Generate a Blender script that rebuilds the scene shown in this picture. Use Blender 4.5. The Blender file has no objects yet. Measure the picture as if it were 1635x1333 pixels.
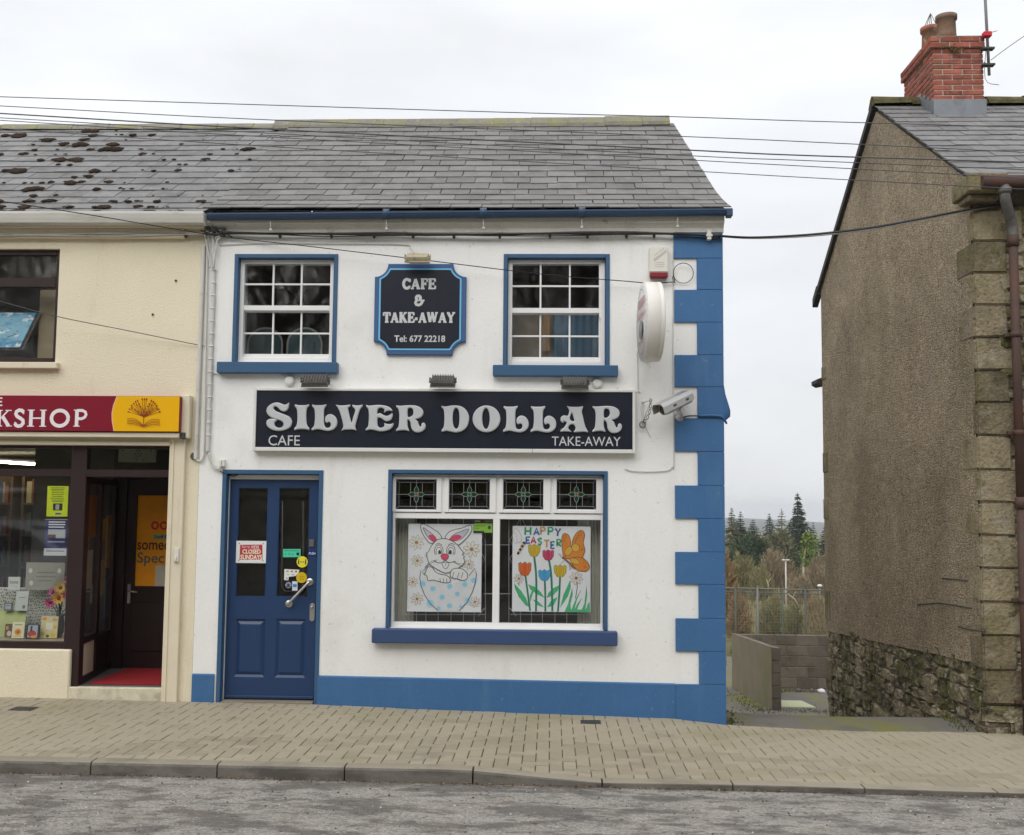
import bpy, bmesh, math, random
from math import sin, cos, pi, radians, sqrt, atan2
from mathutils import Matrix, Vector, noise
from mathutils.geometry import tessellate_polygon
random.seed(7)
S = bpy.context.scene
COL = S.collection
# ------------------------------------------------------------------ camera
FPX = 1750.0                                   # focal length in photo pixels (photo 1635 x 1333)
cam = bpy.data.cameras.new('camera')
cam.sensor_fit = 'HORIZONTAL'; cam.sensor_width = 36.0; cam.lens = FPX / 1635 * 36
cam.clip_start = 0.1; cam.clip_end = 6000
camo = bpy.data.objects.new('camera', cam); COL.objects.link(camo)
CAMR = Matrix.Rotation(radians(2.06), 4, 'Z') @ Matrix.Rotation(pi/2 + math.atan(148/FPX), 4, 'X') @ Matrix.Rotation(radians(.5), 4, 'Z')
CAMP = Vector((0, -10.17, 1.84))
camo.matrix_world = Matrix.Translation(CAMP) @ CAMR
S.camera = camo
# ------------------------------------------------------------------ overcast sky
SUN_EL, SUN_AZ = radians(40), radians(198)     # azimuth measured clockwise from +Y; the light comes from behind the camera
w = bpy.data.worlds.new('World'); S.world = w; w.use_nodes = True
nt = w.node_tree; nt.nodes.clear()
N = nt.nodes.new; L = nt.links.new
out = N('ShaderNodeOutputWorld'); bg = N('ShaderNodeBackground'); bg.inputs['Strength'].default_value = .1
sky = N('ShaderNodeTexSky'); sky.sky_type = 'NISHITA'; sky.sun_disc = False
sky.sun_elevation = SUN_EL; sky.sun_rotation = SUN_AZ
tc = N('ShaderNodeTexCoord'); sx = N('ShaderNodeSeparateXYZ'); L(tc.outputs['Generated'], sx.inputs[0])
mr = N('ShaderNodeMapRange'); mr.inputs[1].default_value = 0; mr.inputs[2].default_value = 1
mr.inputs[3].default_value = 5.65; mr.inputs[4].default_value = 8.6; L(sx.outputs['Z'], mr.inputs[0])
mp = N('ShaderNodeMapping'); mp.inputs['Scale'].default_value = (1.3, 1.3, 4.5); L(tc.outputs['Generated'], mp.inputs[0])
nz = N('ShaderNodeTexNoise'); nz.inputs['Scale'].default_value = 2.6; nz.inputs['Detail'].default_value = 5; L(mp.outputs[0], nz.inputs['Vector'])
mr2 = N('ShaderNodeMapRange'); mr2.inputs[1].default_value = .3; mr2.inputs[2].default_value = .7
mr2.inputs[3].default_value = .89; mr2.inputs[4].default_value = 1.06; L(nz.outputs['Fac'], mr2.inputs[0])
ml = N('ShaderNodeMath'); ml.operation = 'MULTIPLY'; L(mr.outputs[0], ml.inputs[0]); L(mr2.outputs[0], ml.inputs[1])
vm = N('ShaderNodeVectorMath'); vm.operation = 'SCALE'; vm.inputs[0].default_value = (.975, .992, 1.02); L(ml.outputs[0], vm.inputs['Scale'])
mx = N('ShaderNodeMixRGB'); mx.inputs[0].default_value = .965; L(sky.outputs[0], mx.inputs[1]); L(vm.outputs[0], mx.inputs[2])
L(mx.outputs[0], bg.inputs['Color']); L(bg.outputs[0], out.inputs['Surface'])
# ------------------------------------------------------------------ the sun behind the cloud
sun = bpy.data.lights.new('sun', 'SUN'); sun.energy = 1.5; sun.angle = radians(60); sun.color = (1, .97, .93)
suno = bpy.data.objects.new('sun', sun); COL.objects.link(suno)
sd = Vector((sin(SUN_AZ)*cos(SUN_EL), cos(SUN_AZ)*cos(SUN_EL), sin(SUN_EL)))
suno.rotation_euler = sd.to_track_quat('Z', 'Y').to_euler()
# ------------------------------------------------------------------ exposure
S.view_settings.view_transform = 'Standard'; S.view_settings.look = 'None'
S.view_settings.exposure = 0.62; S.view_settings.gamma = 1.0; S.view_settings.use_curve_mapping = False
S.render.engine = 'CYCLES'; S.cycles.use_denoising = True
S.cycles.max_bounces = 8; S.cycles.transparent_max_bounces = 16; S.cycles.caustics_reflective = False; S.cycles.caustics_refractive = False

# ================================================================== helpers
R3 = CAMR.to_3x3()
def P(px, py, Y=0.0):
    """photo pixel -> the point of the upright plane y = Y that stands there (used to measure the buildings)"""
    d = R3 @ Vector(((px-817.5)/FPX, -(py-666.5)/FPX, -1)); t = (Y-CAMP.y)/d.y
    return CAMP + d*t
def PX(px, py, X):
    d = R3 @ Vector(((px-817.5)/FPX, -(py-666.5)/FPX, -1)); t = (X-CAMP.x)/d.x
    return CAMP + d*t
def rect(px0, py0, px1, py1, Y=0.0):
    a, b, c, d = P(px0,py0,Y), P(px1,py0,Y), P(px0,py1,Y), P(px1,py1,Y)
    return ((a.x+c.x)/2, (c.z+d.z)/2, (b.x+d.x)/2, (a.z+b.z)/2)          # x0, z0, x1, z1
def lerp(a, b, t): return a+(b-a)*t
def table(pts):
    def f(x):
        if x <= pts[0][0]: (x0,y0),(x1,y1) = pts[0], pts[1]
        elif x >= pts[-1][0]: (x0,y0),(x1,y1) = pts[-2], pts[-1]
        else:
            for i in range(len(pts)-1):
                if x <= pts[i+1][0]: (x0,y0),(x1,y1) = pts[i], pts[i+1]; break
        return y0+(y1-y0)*(x-x0)/(x1-x0)
    return f
def smoothpts(pts, n=4, closed=True):
    """Catmull-Rom through the points"""
    m = len(pts); o = []
    for i in range(m if closed else m-1):
        p = [Vector(pts[(i+k) % m] if closed else pts[min(max(i+k,0),m-1)]) for k in (-1,0,1,2)]
        for k in range(n):
            t = k/n
            o.append(.5*((2*p[1])+(-p[0]+p[2])*t+(2*p[0]-5*p[1]+4*p[2]-p[3])*t*t+(-p[0]+3*p[1]-3*p[2]+p[3])*t**3))
    if not closed: o.append(Vector(pts[-1]))
    return o

class MB:
    def __init__(s): s.bm = bmesh.new()
    def face(s, vs, mi=0):
        f = s.bm.faces.new([s.bm.verts.new(v) for v in vs]); f.material_index = mi; return f
    def box(s, x0, y0, z0, x1, y1, z1, bev=0, mi=0, M=None, seg=1):
        b = bmesh.new()
        bmesh.ops.create_cube(b, size=1)
        for v in b.verts: v.co = Vector((x0+(v.co.x+.5)*(x1-x0), y0+(v.co.y+.5)*(y1-y0), z0+(v.co.z+.5)*(z1-z0)))
        if bev: bmesh.ops.bevel(b, geom=list(b.edges), offset=bev, segments=seg, affect='EDGES', clamp_overlap=True)
        s.add(b, mi, M); return s
    def add(s, b, mi=0, M=None):
        mp = {}
        for v in b.verts: mp[v] = s.bm.verts.new((M @ v.co) if M else v.co)
        for f in b.faces:
            try: g = s.bm.faces.new([mp[v] for v in f.verts]); g.material_index = mi; g.smooth = f.smooth
            except ValueError: pass
        b.free()
    def poly(s, verts, faces, mi=0, smooth=False):
        vs = [s.bm.verts.new(v) for v in verts]
        for f in faces:
            try: g = s.bm.faces.new([vs[i] for i in f]); g.material_index = mi; g.smooth = smooth
            except ValueError: pass
        return s
    def prism(s, pts, y0, y1, mi=0, holes=(), bev=0.0, M=None):
        """outline in x,z with optional holes, from y0 (front) back to y1; bev chamfers the front edge"""
        loops = [list(pts)] + [list(h) for h in holes]
        def area(l): return sum(l[i][0]*l[(i+1)%len(l)][1]-l[(i+1)%len(l)][0]*l[i][1] for i in range(len(l)))/2
        for k, l in enumerate(loops):
            if (area(l) < 0) == (k == 0): l.reverse()
        def inset(l, d):
            o = []; n = len(l)
            for i in range(n):
                a, b, c = Vector(l[i-1][:2]), Vector(l[i][:2]), Vector(l[(i+1)%n][:2])
                e1, e2 = (b-a), (c-b)
                if e1.length < 1e-9 or e2.length < 1e-9: o.append(b); continue
                n1 = Vector((-e1.y, e1.x)).normalized(); n2 = Vector((-e2.y, e2.x)).normalized()
                m = n1+n2
                if m.length < .3: o.append(b+n1*d); continue
                m.normalize(); o.append(b+m*(d/max(.5, m.dot(n1))))
            return o
        T = (lambda v: M @ Vector(v)) if M else (lambda v: Vector(v))
        fl = [inset(l, bev) for l in loops] if bev else loops
        tri = tessellate_polygon([[Vector((p[0], p[1], 0)) for p in l] for l in fl])
        flat = [p for l in fl for p in l]
        fv = [s.bm.verts.new(T((p[0], y0, p[1]))) for p in flat]
        for t in tri:
            a, b, c = (flat[i] for i in t)
            sg = (b[0]-a[0])*(c[1]-a[1])-(b[1]-a[1])*(c[0]-a[0])
            try: f = s.bm.faces.new([fv[i] for i in (t if sg > 0 else t[::-1])]); f.material_index = mi
            except ValueError: pass
        k = 0
        for l, g in zip(loops, fl):
            n = len(l); ring = fv[k:k+n]; k += n
            if bev:
                r2 = [s.bm.verts.new(T((p[0], y0+bev, p[1]))) for p in l]
                for i in range(n):
                    f = s.bm.faces.new([ring[(i+1)%n], ring[i], r2[i], r2[(i+1)%n]]); f.material_index = mi
                ring = r2
            if y1 is not None:
                r3 = [s.bm.verts.new(T((p[0], y1, p[1]))) for p in l]
                for i in range(n):
                    f = s.bm.faces.new([ring[(i+1)%n], ring[i], r3[i], r3[(i+1)%n]]); f.material_index = mi
        return s
    def tube(s, pts, r, n=6, mi=0, caps=True, smooth=True):
        pts = [Vector(p) for p in pts]; rs = r if isinstance(r, (list, tuple)) else [r]*len(pts)
        rings = []; up = None
        for i, p in enumerate(pts):
            d = (pts[min(i+1, len(pts)-1)]-pts[max(i-1, 0)])
            if d.length < 1e-9: d = Vector((0,0,1))
            d.normalize()
            if up is None: up = Vector((0,0,1)) if abs(d.z) < .9 else Vector((1,0,0))
            a = d.cross(up)
            if a.length < 1e-4: a = d.orthogonal()
            a.normalize(); b = a.cross(d).normalized(); up = b
            rings.append([s.bm.verts.new(p+(a*cos(2*pi*k/n)+b*sin(2*pi*k/n))*rs[i]) for k in range(n)])
        for i in range(len(rings)-1):
            for k in range(n):
                f = s.bm.faces.new([rings[i][k], rings[i][(k+1)%n], rings[i+1][(k+1)%n], rings[i+1][k]]); f.smooth = smooth; f.material_index = mi
        if caps:
            for rg in (rings[0][::-1], rings[-1]):
                f = s.bm.faces.new(rg); f.material_index = mi
        return s
    def lathe(s, prof, o, ax, n=16, mi=0, smooth=True):
        o = Vector(o); ax = Vector(ax).normalized(); a = ax.orthogonal().normalized(); b = ax.cross(a)
        rings = [[s.bm.verts.new(o+ax*h+(a*cos(2*pi*k/n)+b*sin(2*pi*k/n))*max(r, 1e-5)) for k in range(n)] for r, h in prof]
        for i in range(len(rings)-1):
            for k in range(n):
                f = s.bm.faces.new([rings[i][k], rings[i][(k+1)%n], rings[i+1][(k+1)%n], rings[i+1][k]]); f.smooth = smooth; f.material_index = mi
        for rg in (rings[0][::-1], rings[-1]):
            f = s.bm.faces.new(rg); f.material_index = mi
        return s
    def build(s, name, mat, parent=None, smooth=False, recalc=True, angle=None):
        if recalc: bmesh.ops.recalc_face_normals(s.bm, faces=list(s.bm.faces))
        me = bpy.data.meshes.new(name)
        if smooth:
            for f in s.bm.faces: f.smooth = True
        s.bm.to_mesh(me); s.bm.free()
        for m in (mat if isinstance(mat, (list, tuple)) else [mat]): me.materials.append(m)
        return link(name, me, parent)
def link(name, me, parent=None, M=None):
    o = bpy.data.objects.new(name, me); COL.objects.link(o)
    if M is not None: o.matrix_world = M
    if parent is not None:
        o.parent = parent
        if parent.type == 'EMPTY': o.matrix_parent_inverse = Matrix.Translation(-parent.location)
    return o
def tag(o, label=None, cat=None, group=None, kind=None):
    if label: o['label'] = label
    if cat: o['category'] = cat
    if group: o['group'] = group
    if kind: o['kind'] = kind
    return o
def thing(name, loc, label, cat, group=None):
    o = bpy.data.objects.new(name, None); COL.objects.link(o); o.location = loc; o.empty_display_size = .1
    return tag(o, label, cat, group)

# ================================================================== materials
MATS = {}
def pm(name, col, rough=.8, var=0., vs=3., fine=0., fs=60., bump=0., bs=80., rnd=0., stains=(), spec=.3, metal=0., stretch=(1,1,1), hue=None, coat=0., bd=.01, obj=False, vor=None):
    """procedural paint / stone / metal: colour, two scales of noise, per-object variation, stains, bump"""
    m = bpy.data.materials.new(name); m.use_nodes = True; MATS[name] = m
    nt = m.node_tree; N = nt.nodes.new; Lk = nt.links.new; b = nt.nodes['Principled BSDF']
    b.inputs['Roughness'].default_value = rough; b.inputs['Specular IOR Level'].default_value = spec; b.inputs['Metallic'].default_value = metal
    b.inputs['Coat Weight'].default_value = coat
    if obj: pos = N('ShaderNodeTexCoord').outputs['Object']
    else: pos = N('ShaderNodeNewGeometry').outputs['Position']
    def noi(scale, detail=4, st=(1,1,1), rough=.55, off=None):
        mp = N('ShaderNodeMapping'); mp.inputs['Scale'].default_value = st; Lk(pos, mp.inputs[0])
        if off: mp.inputs['Location'].default_value = off
        n = N('ShaderNodeTexNoise'); n.inputs['Scale'].default_value = scale; n.inputs['Detail'].default_value = detail; n.inputs['Roughness'].default_value = rough
        Lk(mp.outputs[0], n.inputs['Vector']); return n.outputs['Fac']
    def math_(op, a, c):
        n = N('ShaderNodeMath'); n.operation = op
        for i, v in enumerate((a, c)):
            if isinstance(v, (int, float)): n.inputs[i].default_value = v
            else: Lk(v, n.inputs[i])
        return n.outputs[0]
    fac = None
    def addf(v):
        nonlocal fac
        fac = v if fac is None else math_('ADD', fac, v)
    if var: addf(math_('MULTIPLY', math_('SUBTRACT', noi(vs, 5, stretch), .5), var*3.2))
    if fine: addf(math_('MULTIPLY', math_('SUBTRACT', noi(fs, 3), .5), fine*3.2))
    if vor:
        vo = N('ShaderNodeTexVoronoi'); vo.inputs['Scale'].default_value = vor[0]; Lk(pos, vo.inputs['Vector'])
        sv = N('ShaderNodeSeparateColor'); Lk(vo.outputs['Color'], sv.inputs[0]); addf(math_('MULTIPLY', math_('SUBTRACT', sv.outputs[0], .5), vor[1]*2))
    if rnd:
        oi = N('ShaderNodeObjectInfo'); addf(math_('MULTIPLY', math_('SUBTRACT', oi.outputs['Random'], .5), rnd*2))
    c = (col[0], col[1], col[2], 1)
    src = None
    if fac is not None:
        sc = N('ShaderNodeVectorMath'); sc.operation = 'SCALE'; sc.inputs[0].default_value = c[:3]
        Lk(math_('MAXIMUM', math_('ADD', fac, 1.0), .12), sc.inputs['Scale']); src = sc.outputs[0]
    for k, (scol, sscale, lo, hi, amt, sst) in enumerate(stains):
        mr = N('ShaderNodeMapRange'); mr.inputs[1].default_value = lo; mr.inputs[2].default_value = hi; mr.inputs[4].default_value = amt
        Lk(noi(sscale, 6, sst, .6, (k*3.1+1.7, k*1.3, k*2.2)), mr.inputs[0])
        mx = N('ShaderNodeMixRGB'); Lk(mr.outputs[0], mx.inputs[0]); mx.inputs[2].default_value = (*scol, 1)
        if src is None: mx.inputs[1].default_value = c
        else: Lk(src, mx.inputs[1])
        src = mx.outputs[0]
    if src is None: b.inputs['Base Color'].default_value = c
    else: Lk(src, b.inputs['Base Color'])
    if bump:
        bp = N('ShaderNodeBump'); bp.inputs['Strength'].default_value = bump; bp.inputs['Distance'].default_value = bd
        Lk(noi(bs, 3) if not vor else math_('SUBTRACT', noi(bs, 3), vo.outputs['Distance']), bp.inputs['Height']); Lk(bp.outputs[0], b.inputs['Normal'])
    return m
def glassmat(name, tint=(.985,.99,.985), rough=0.0, ior=1.5):
    m = bpy.data.materials.new(name); m.use_nodes = True; nt = m.node_tree; nt.nodes.clear()
    N = nt.nodes.new; o = N('ShaderNodeOutputMaterial'); mx = N('ShaderNodeMixShader'); lw = N('ShaderNodeLayerWeight'); lw.inputs[0].default_value = .5
    pw = N('ShaderNodeMath'); pw.operation = 'POWER'; pw.inputs[1].default_value = 5; nt.links.new(lw.outputs['Facing'], pw.inputs[0])
    f = N('ShaderNodeMath'); f.operation = 'MULTIPLY_ADD'; f.inputs[1].default_value = .935; f.inputs[2].default_value = .065; nt.links.new(pw.outputs[0], f.inputs[0])
    t = N('ShaderNodeBsdfTransparent'); t.inputs[0].default_value = (*tint, 1); g = N('ShaderNodeBsdfGlossy'); g.inputs['Roughness'].default_value = rough
    nt.links.new(f.outputs[0], mx.inputs[0]); nt.links.new(t.outputs[0], mx.inputs[1]); nt.links.new(g.outputs[0], mx.inputs[2]); nt.links.new(mx.outputs[0], o.inputs[0])
    return m
V1 = (1,1,1)
DIRT = (.33,.30,.25)
M = dict(
 white=pm('white render paint', (.83,.83,.81), .75, .045, 1.2, .03, 30, .5, 70, stains=[((.52,.49,.42), 2.0, .57, .76, .20, (2.2,2.2,.4)), ((.46,.45,.37), 1.3, .58, .78, .28, V1), ((.30,.29,.24), 26, .66, .70, .35, V1)], bd=.006),
 blue=pm('blue masonry paint', (.045,.138,.305), .6, .08, 2.0, .06, 40, .5, 80, stains=[((.11,.225,.38), 3, .55, .75, .35, (2,2,.4)), ((.20,.26,.33), 17, .66, .70, .4, V1)], spec=.4, bd=.004),
 sillblue=pm('indigo sill paint', (.038,.072,.172), .5, .05, 4, .03, 60, .2, 130, spec=.4, bd=.003),
 shadedtrim=pm('shaded blue trim paint', (.040,.104,.205), .5, .05, 4, .03, 60, .2, 130, spec=.4, bd=.003),  # masonry blue made darker: shade on window and door trim put into the colour
 door=pm('glossy blue door paint', (.015,.044,.122), .38, .05, 5, 0, 50, .05, 200, stains=[((.05,.075,.18), 7, .64, .75, .45, (3,3,.5))], spec=.5),
 upvc=pm('white window frame', (.80,.80,.79), .38, .03, 6, 0, 50, stains=[((.5,.48,.43), 9, .64, .8, .35, V1)], spec=.5),
 cream=pm('cream render paint', (.77,.70,.53), .8, .05, 1.3, .03, 40, .7, 60, stains=[((.42,.34,.22), 1.8, .58, .82, .45, (2,2,.4)), ((.30,.26,.18), 5, .66, .82, .35, V1)], bd=.008),
 creamtrim=pm('cream trim paint', (.71,.64,.49), .6, .05, 3, .02, 50, .15, 90, stains=[((.35,.29,.2), 4, .6, .8, .4, (2,2,.5))]),
 soffit=pm('weathered cream cornice', (.74,.72,.66), .8, .06, 2.5, .05, 40, .3, 70, stains=[((.40,.38,.32), 3, .53, .75, .5, (1,1,2)), ((.12,.11,.09), 9, .64, .72, .6, V1)]),
 gutter=pm('dark blue gutter', (.026,.058,.115), .35, .08, 3, spec=.5, stains=[((.09,.10,.11), 5, .6, .8, .5, V1)]),
 creamgutter=pm('stained white gutter', (.60,.59,.55), .5, .06, 3, stains=[((.22,.22,.17), 3, .5, .75, .55, (1,1,5))]),
 brown=pm('brown window frame', (.026,.013,.013), .42, .08, 6, spec=.4),
 slate=pm('grey roof slate', (.150,.146,.143), .62, .16, 6, .10, 60, .5, 35, rnd=.20, spec=.4, stains=[((.095,.082,.066), 2.6, .52, .70, .6, V1), ((.25,.24,.225), 9, .57, .70, .6, V1), ((.17,.09,.05), 11, .63, .70, .6, V1)]),
 slate2=pm('dull grey roof slate', (.165,.163,.163), .68, .22, 5, .14, 50, .7, 30, rnd=.17, spec=.45, stains=[((.26,.26,.25), 7, .56, .70, .6, V1), ((.085,.078,.07), 4, .54, .68, .6, V1)]),
 ridge=pm('lichened ridge tile', (.205,.195,.165), .9, .2, 5, .2, 40, .6, 50, stains=[((.25,.24,.09), 5, .46, .66, .75, V1), ((.45,.44,.38), 11, .62, .75, .7, V1), ((.06,.055,.045), 8, .62, .75, .7, V1)]),
 moss=pm('brown moss', (.034,.023,.016), .95, .3, 20, .3, 90, 1, 60, rnd=.35, spec=.1),
 ridgemoss=pm('dark olive ridge moss', (.085,.078,.036), .95, .3, 9, .3, 60, 1, 50, spec=.1, stains=[((.16,.14,.08), 7, .5, .65, .7, V1), ((.035,.03,.02), 11, .56, .66, .7, V1)]),
 oldpot=pm('weathered grey brown chimney pot', (.205,.135,.095), .92, .25, 6, .2, 50, .6, 60, stains=[((.35,.14,.085), 7, .55, .62, .8, V1), ((.10,.09,.07), 4, .52, .64, .7, V1)]),
 greenmoss=pm('green moss', (.10,.115,.035), .95, .3, 9, .3, 60, 1, 50, spec=.1, stains=[((.2,.17,.08), 6, .5, .7, .7, V1)]),
 navy=pm('navy sign board', (.012,.015,.028), .28, .12, 2, spec=.5, stains=[((.03,.031,.036), 2, .5, .8, .6, (1,1,.4))]),
 silver=pm('silver moulded letter', (.60,.62,.64), .32, .03, 8, spec=.6, metal=.25),
 ltgrey=pm('pale grey lettering', (.56,.57,.58), .5, .03, 20),
 alu=pm('white aluminium frame', (.70,.70,.67), .4, .05, 5, stains=[((.3,.29,.25), 7, .62, .8, .5, V1)]),
 skyblue=pm('light blue line paint', (.17,.50,.78), .5),
 signblue=pm('blue sign edge paint', (.055,.115,.25), .5, .06, 4),
 burg=pm('burgundy sign', (.21,.008,.024), .4, .05, 3, spec=.25),
 yellow=pm('yellow sign', (.80,.43,.004), .4, .03, 3, spec=.2),
 peach=pm('peach line', (.80,.45,.25), .5),
 logo=pm('brown red logo', (.25,.04,.012), .5),
 signtext=pm('white sign lettering', (.78,.74,.75), .5),
 paver=pm('buff concrete paver', (.325,.287,.212), .9, .07, 1.1, .10, 140, .3, 160, rnd=.10, stains=[((.25,.23,.12), .9, .52, .70, .5, V1), ((.17,.15,.12), 2.2, .57, .72, .45, V1), ((.40,.365,.29), 4, .58, .72, .4, V1), ((.10,.09,.075), 19, .67, .70, .5, V1)], spec=.2),
 bed=pm('dark joint sand', (.045,.040,.028), .95, .2, 8),
 kerbface=pm('grimy kerb face', (.185,.172,.150), .9, .2, 3, .15, 110, .4, 120, stains=[((.085,.080,.072), 2.5, .45, .62, .7, (1,1,3)), ((.26,.24,.20), 5, .56, .70, .6, (1,1,2))], spec=.2),
 kerb=pm('concrete kerb', (.30,.268,.208), .9, .12, 3, .12, 120, .4, 120, rnd=.08, stains=[((.15,.135,.11), 2.5, .52, .7, .6, V1)], spec=.2),
 iron=pm('worn iron cover', (.075,.075,.072), .55, .2, 12, .1, 60, .3, 40, metal=.4),
 farstone=pm('pale lichened wall stone', (.36,.34,.29), .95, .4, 5, .4, 20, 1, 20, stains=[((.10,.11,.05), 2, .5, .65, .7, V1), ((.55,.53,.47), 6, .56, .66, .7, V1), ((.05,.045,.04), 4, .56, .64, .8, V1)], bd=.05),
 asphalt=pm('worn asphalt', (.325,.306,.277), .92, .22, 3.0, .22, 45, .9, 150, vor=(75,.26), spec=.2, stretch=(.8,1.2,1), stains=[((.125,.118,.108), 2.6, .50, .58, .75, (.6,1.3,1)), ((.13,.123,.114), 8, .54, .60, .65, (.65,1.25,1)), ((.40,.38,.345), 6, .57, .63, .5, (.65,1.25,1)), ((.20,.165,.135), 5.5, .57, .65, .6, (.6,1.3,1)), ((.42,.405,.375), 24, .62, .67, .65, V1), ((.05,.048,.045), 21, .61, .66, .7, V1)], bd=.008),
 lane=pm('mossy lane asphalt', (.175,.162,.142), .92, .15, 1.2, .28, 120, .8, 140, spec=.2, stains=[((.19,.19,.05), 1.1, .50, .62, .8, (1.1,.6,1)), ((.085,.08,.074), 2.2, .55, .70, .5, V1), ((.2,.19,.17), 5, .64, .8, .5, V1)]),
 roughcast=pm('brown pebble dash', (.37,.300,.212), .95, .30, .8, .26, 16, 1, 50, vor=(58,.40), spec=.15, stains=[((.15,.128,.085), .55, .48, .68, .5, V1), ((.34,.30,.24), 1.3, .56, .75, .5, V1), ((.20,.185,.09), .9, .56, .72, .4, (1,1,.6)), ((.50,.46,.40), 26, .64, .69, .5, V1), ((.09,.075,.055), 22, .60, .67, .6, V1)], bd=.02),
 stone=pm('rough rubble stone', (.25,.21,.145), .95, .36, 7, .40, 26, 1, 24, rnd=.45, spec=.15, stains=[((.085,.092,.026), 1.6, .45, .60, .75, V1), ((.42,.385,.31), 9, .55, .64, .75, V1), ((.04,.034,.028), 7, .54, .62, .8, V1)], bd=.04),
 mortar=pm('eroded mortar', (.19,.165,.125), .95, .3, 6, .3, 50, 1, 40, stains=[((.06,.065,.02), 2, .5, .7, .6, V1)], bd=.02),
 quoin=pm('weathered sandstone', (.235,.198,.130), .95, .3, 3, .28, 30, 1, 34, rnd=.30, spec=.15, stains=[((.14,.125,.045), 1.8, .48, .66, .7, V1), ((.34,.31,.25), 5, .56, .68, .6, V1), ((.07,.06,.045), 3.2, .54, .68, .7, V1), ((.05,.045,.035), 24, .60, .66, .6, V1)], bd=.02),
 brick=pm('red chimney brick', (.33,.105,.075), .92, .2, 9, .2, 60, .7, 70, rnd=.32, spec=.15, stains=[((.13,.055,.042), 6, .52, .66, .65, V1), ((.10,.095,.05), 3.2, .56, .68, .6, V1), ((.42,.30,.25), 20, .60, .68, .5, V1)]),
 brickmortar=pm('pale brick mortar', (.42,.36,.31), .95, .2, 15, .2, 70, stains=[((.12,.1,.08), 7, .55, .72, .6, V1)]),
 terra=pm('terracotta chimney pot', (.33,.125,.080), .9, .2, 6, .2, 50, .6, 60, stains=[((.12,.095,.06), 4, .48, .60, .8, V1), ((.40,.33,.25), 9, .58, .66, .6, V1)]),
 lead=pm('lead flashing', (.21,.225,.245), .5, .14, 6, metal=.3, stains=[((.10,.1,.11), 6, .55, .75, .5, V1)]),
 pipe=pm('rusty brown downpipe', (.085,.050,.040), .7, .15, 6, .1, 60, .3, 60, stains=[((.14,.055,.03), 5, .55, .75, .6, (1,1,.4)), ((.08,.075,.065), 4, .6, .75, .6, V1)]),
 darkwood=pm('dark barge board', (.045,.042,.042), .8, .2, 6),
 black=pm('black cable', (.016,.016,.017), .5),
 wire=pm('grey overhead wire', (.085,.085,.095), .5),
 palecable=pm('painted white cable', (.60,.59,.56), .6, .08, 8, stains=[((.25,.24,.21), 6, .56, .74, .6, V1)]),
 grime=pm('grimy grey fitting', (.10,.095,.088), .8, .3, 20),
 flood=pm('weathered grey floodlight', (.150,.145,.137), .55, .18, 20, metal=.3, stains=[((.06,.055,.05), 16, .55, .7, .6, V1)]),
 oldflood=pm('weathered beige floodlight', (.44,.38,.27), .7, .12, 14, stains=[((.16,.125,.07), 16, .56, .7, .75, V1)]),
 lens=pm('dark lamp glass', (.05,.05,.05), .1, spec=.6),
 plastic=pm('off white plastic', (.70,.68,.62), .5, .05, 8, stains=[((.40,.36,.28), 8, .6, .8, .5, V1)]),
 drum=pm('white sign drum', (.76,.74,.69), .38, .05, 4, stains=[((.48,.42,.34), 3, .56, .8, .5, V1)]),
 redplastic=pm('dark red plastic', (.22,.022,.03), .4),
 greyprint=pm('grey print', (.30,.30,.31), .6),
 steel=pm('brushed steel', (.60,.59,.57), .28, .06, 20, metal=.9),
 camgrey=pm('silver camera housing', (.50,.50,.49), .35, .06, 8, metal=.5),
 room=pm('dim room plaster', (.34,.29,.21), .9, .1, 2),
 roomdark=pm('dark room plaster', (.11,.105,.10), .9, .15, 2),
 floorwood=pm('dark wooden floor', (.07,.045,.03), .6, .2, 5),
 redmat=pm('red door mat', (.30,.018,.022), .95, .15, 8, .2, 120),
 step=pm('worn cream step', (.64,.585,.45), .85, .15, 6, .1, 50, stains=[((.2,.18,.14), 5, .52, .74, .6, V1)]),
 doorstep=pm('stone doorstep', (.22,.19,.155), .9, .15, 6, .1, 60),
 curtain=pm('grey green curtain', (.42,.42,.36), .9, .12, 9, stretch=(4,4,.1)),
 bluecurtain=pm('blue curtain', (.09,.16,.23), .9, .1, 9, stretch=(4,4,.2)),
 beige=pm('beige panel', (.30,.26,.20), .8, .1, 4),
 grille=pm('white painted bar', (.46,.47,.49), .5),
 poster=pm('white poster board', (.80,.82,.86), .6, .02, 5, bump=.1, bs=30),
 paper=pm('white paper', (.74,.74,.73), .6),
 field=pm('rough winter grass', (.115,.105,.045), .95, .3, .35, .3, 4, spec=.1, stains=[((.175,.135,.075), .25, .48, .66, .7, V1), ((.065,.09,.03), .18, .5, .65, .7, V1)]),
 hill=pm('distant moorland', (.085,.10,.085), .95, .25, .004, .2, .03, spec=.05, stains=[((.13,.12,.085), .006, .5, .65, .6, V1)]),
 block=pm('grey concrete block', (.150,.130,.105), .95, .2, 5, .2, 60, .7, 60, rnd=.18, spec=.15, stains=[((.055,.05,.042), 3, .5, .7, .65, V1), ((.40,.39,.36), 12, .66, .74, .8, V1)]),
 concrete=pm('weathered concrete render', (.215,.185,.132), .92, .14, 2, .14, 50, .4, 50, spec=.15, stains=[((.16,.165,.06), 1.2, .5, .7, .6, (1,1,.6)), ((.10,.095,.075), 3, .55, .75, .5, (3,3,.4))]),
 bark=pm('grey brown bark', (.085,.070,.052), .95, .3, 6),
 conifer=pm('dark conifer needles', (.048,.070,.038), .9, .35, .8, .3, 6, spec=.15),
 conifer2=pm('blue green conifer needles', (.062,.080,.056), .9, .35, .8, .3, 6, spec=.15),
 larch=pm('thin brown green larch twigs', (.135,.135,.075), .9, .3, .8),
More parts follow.
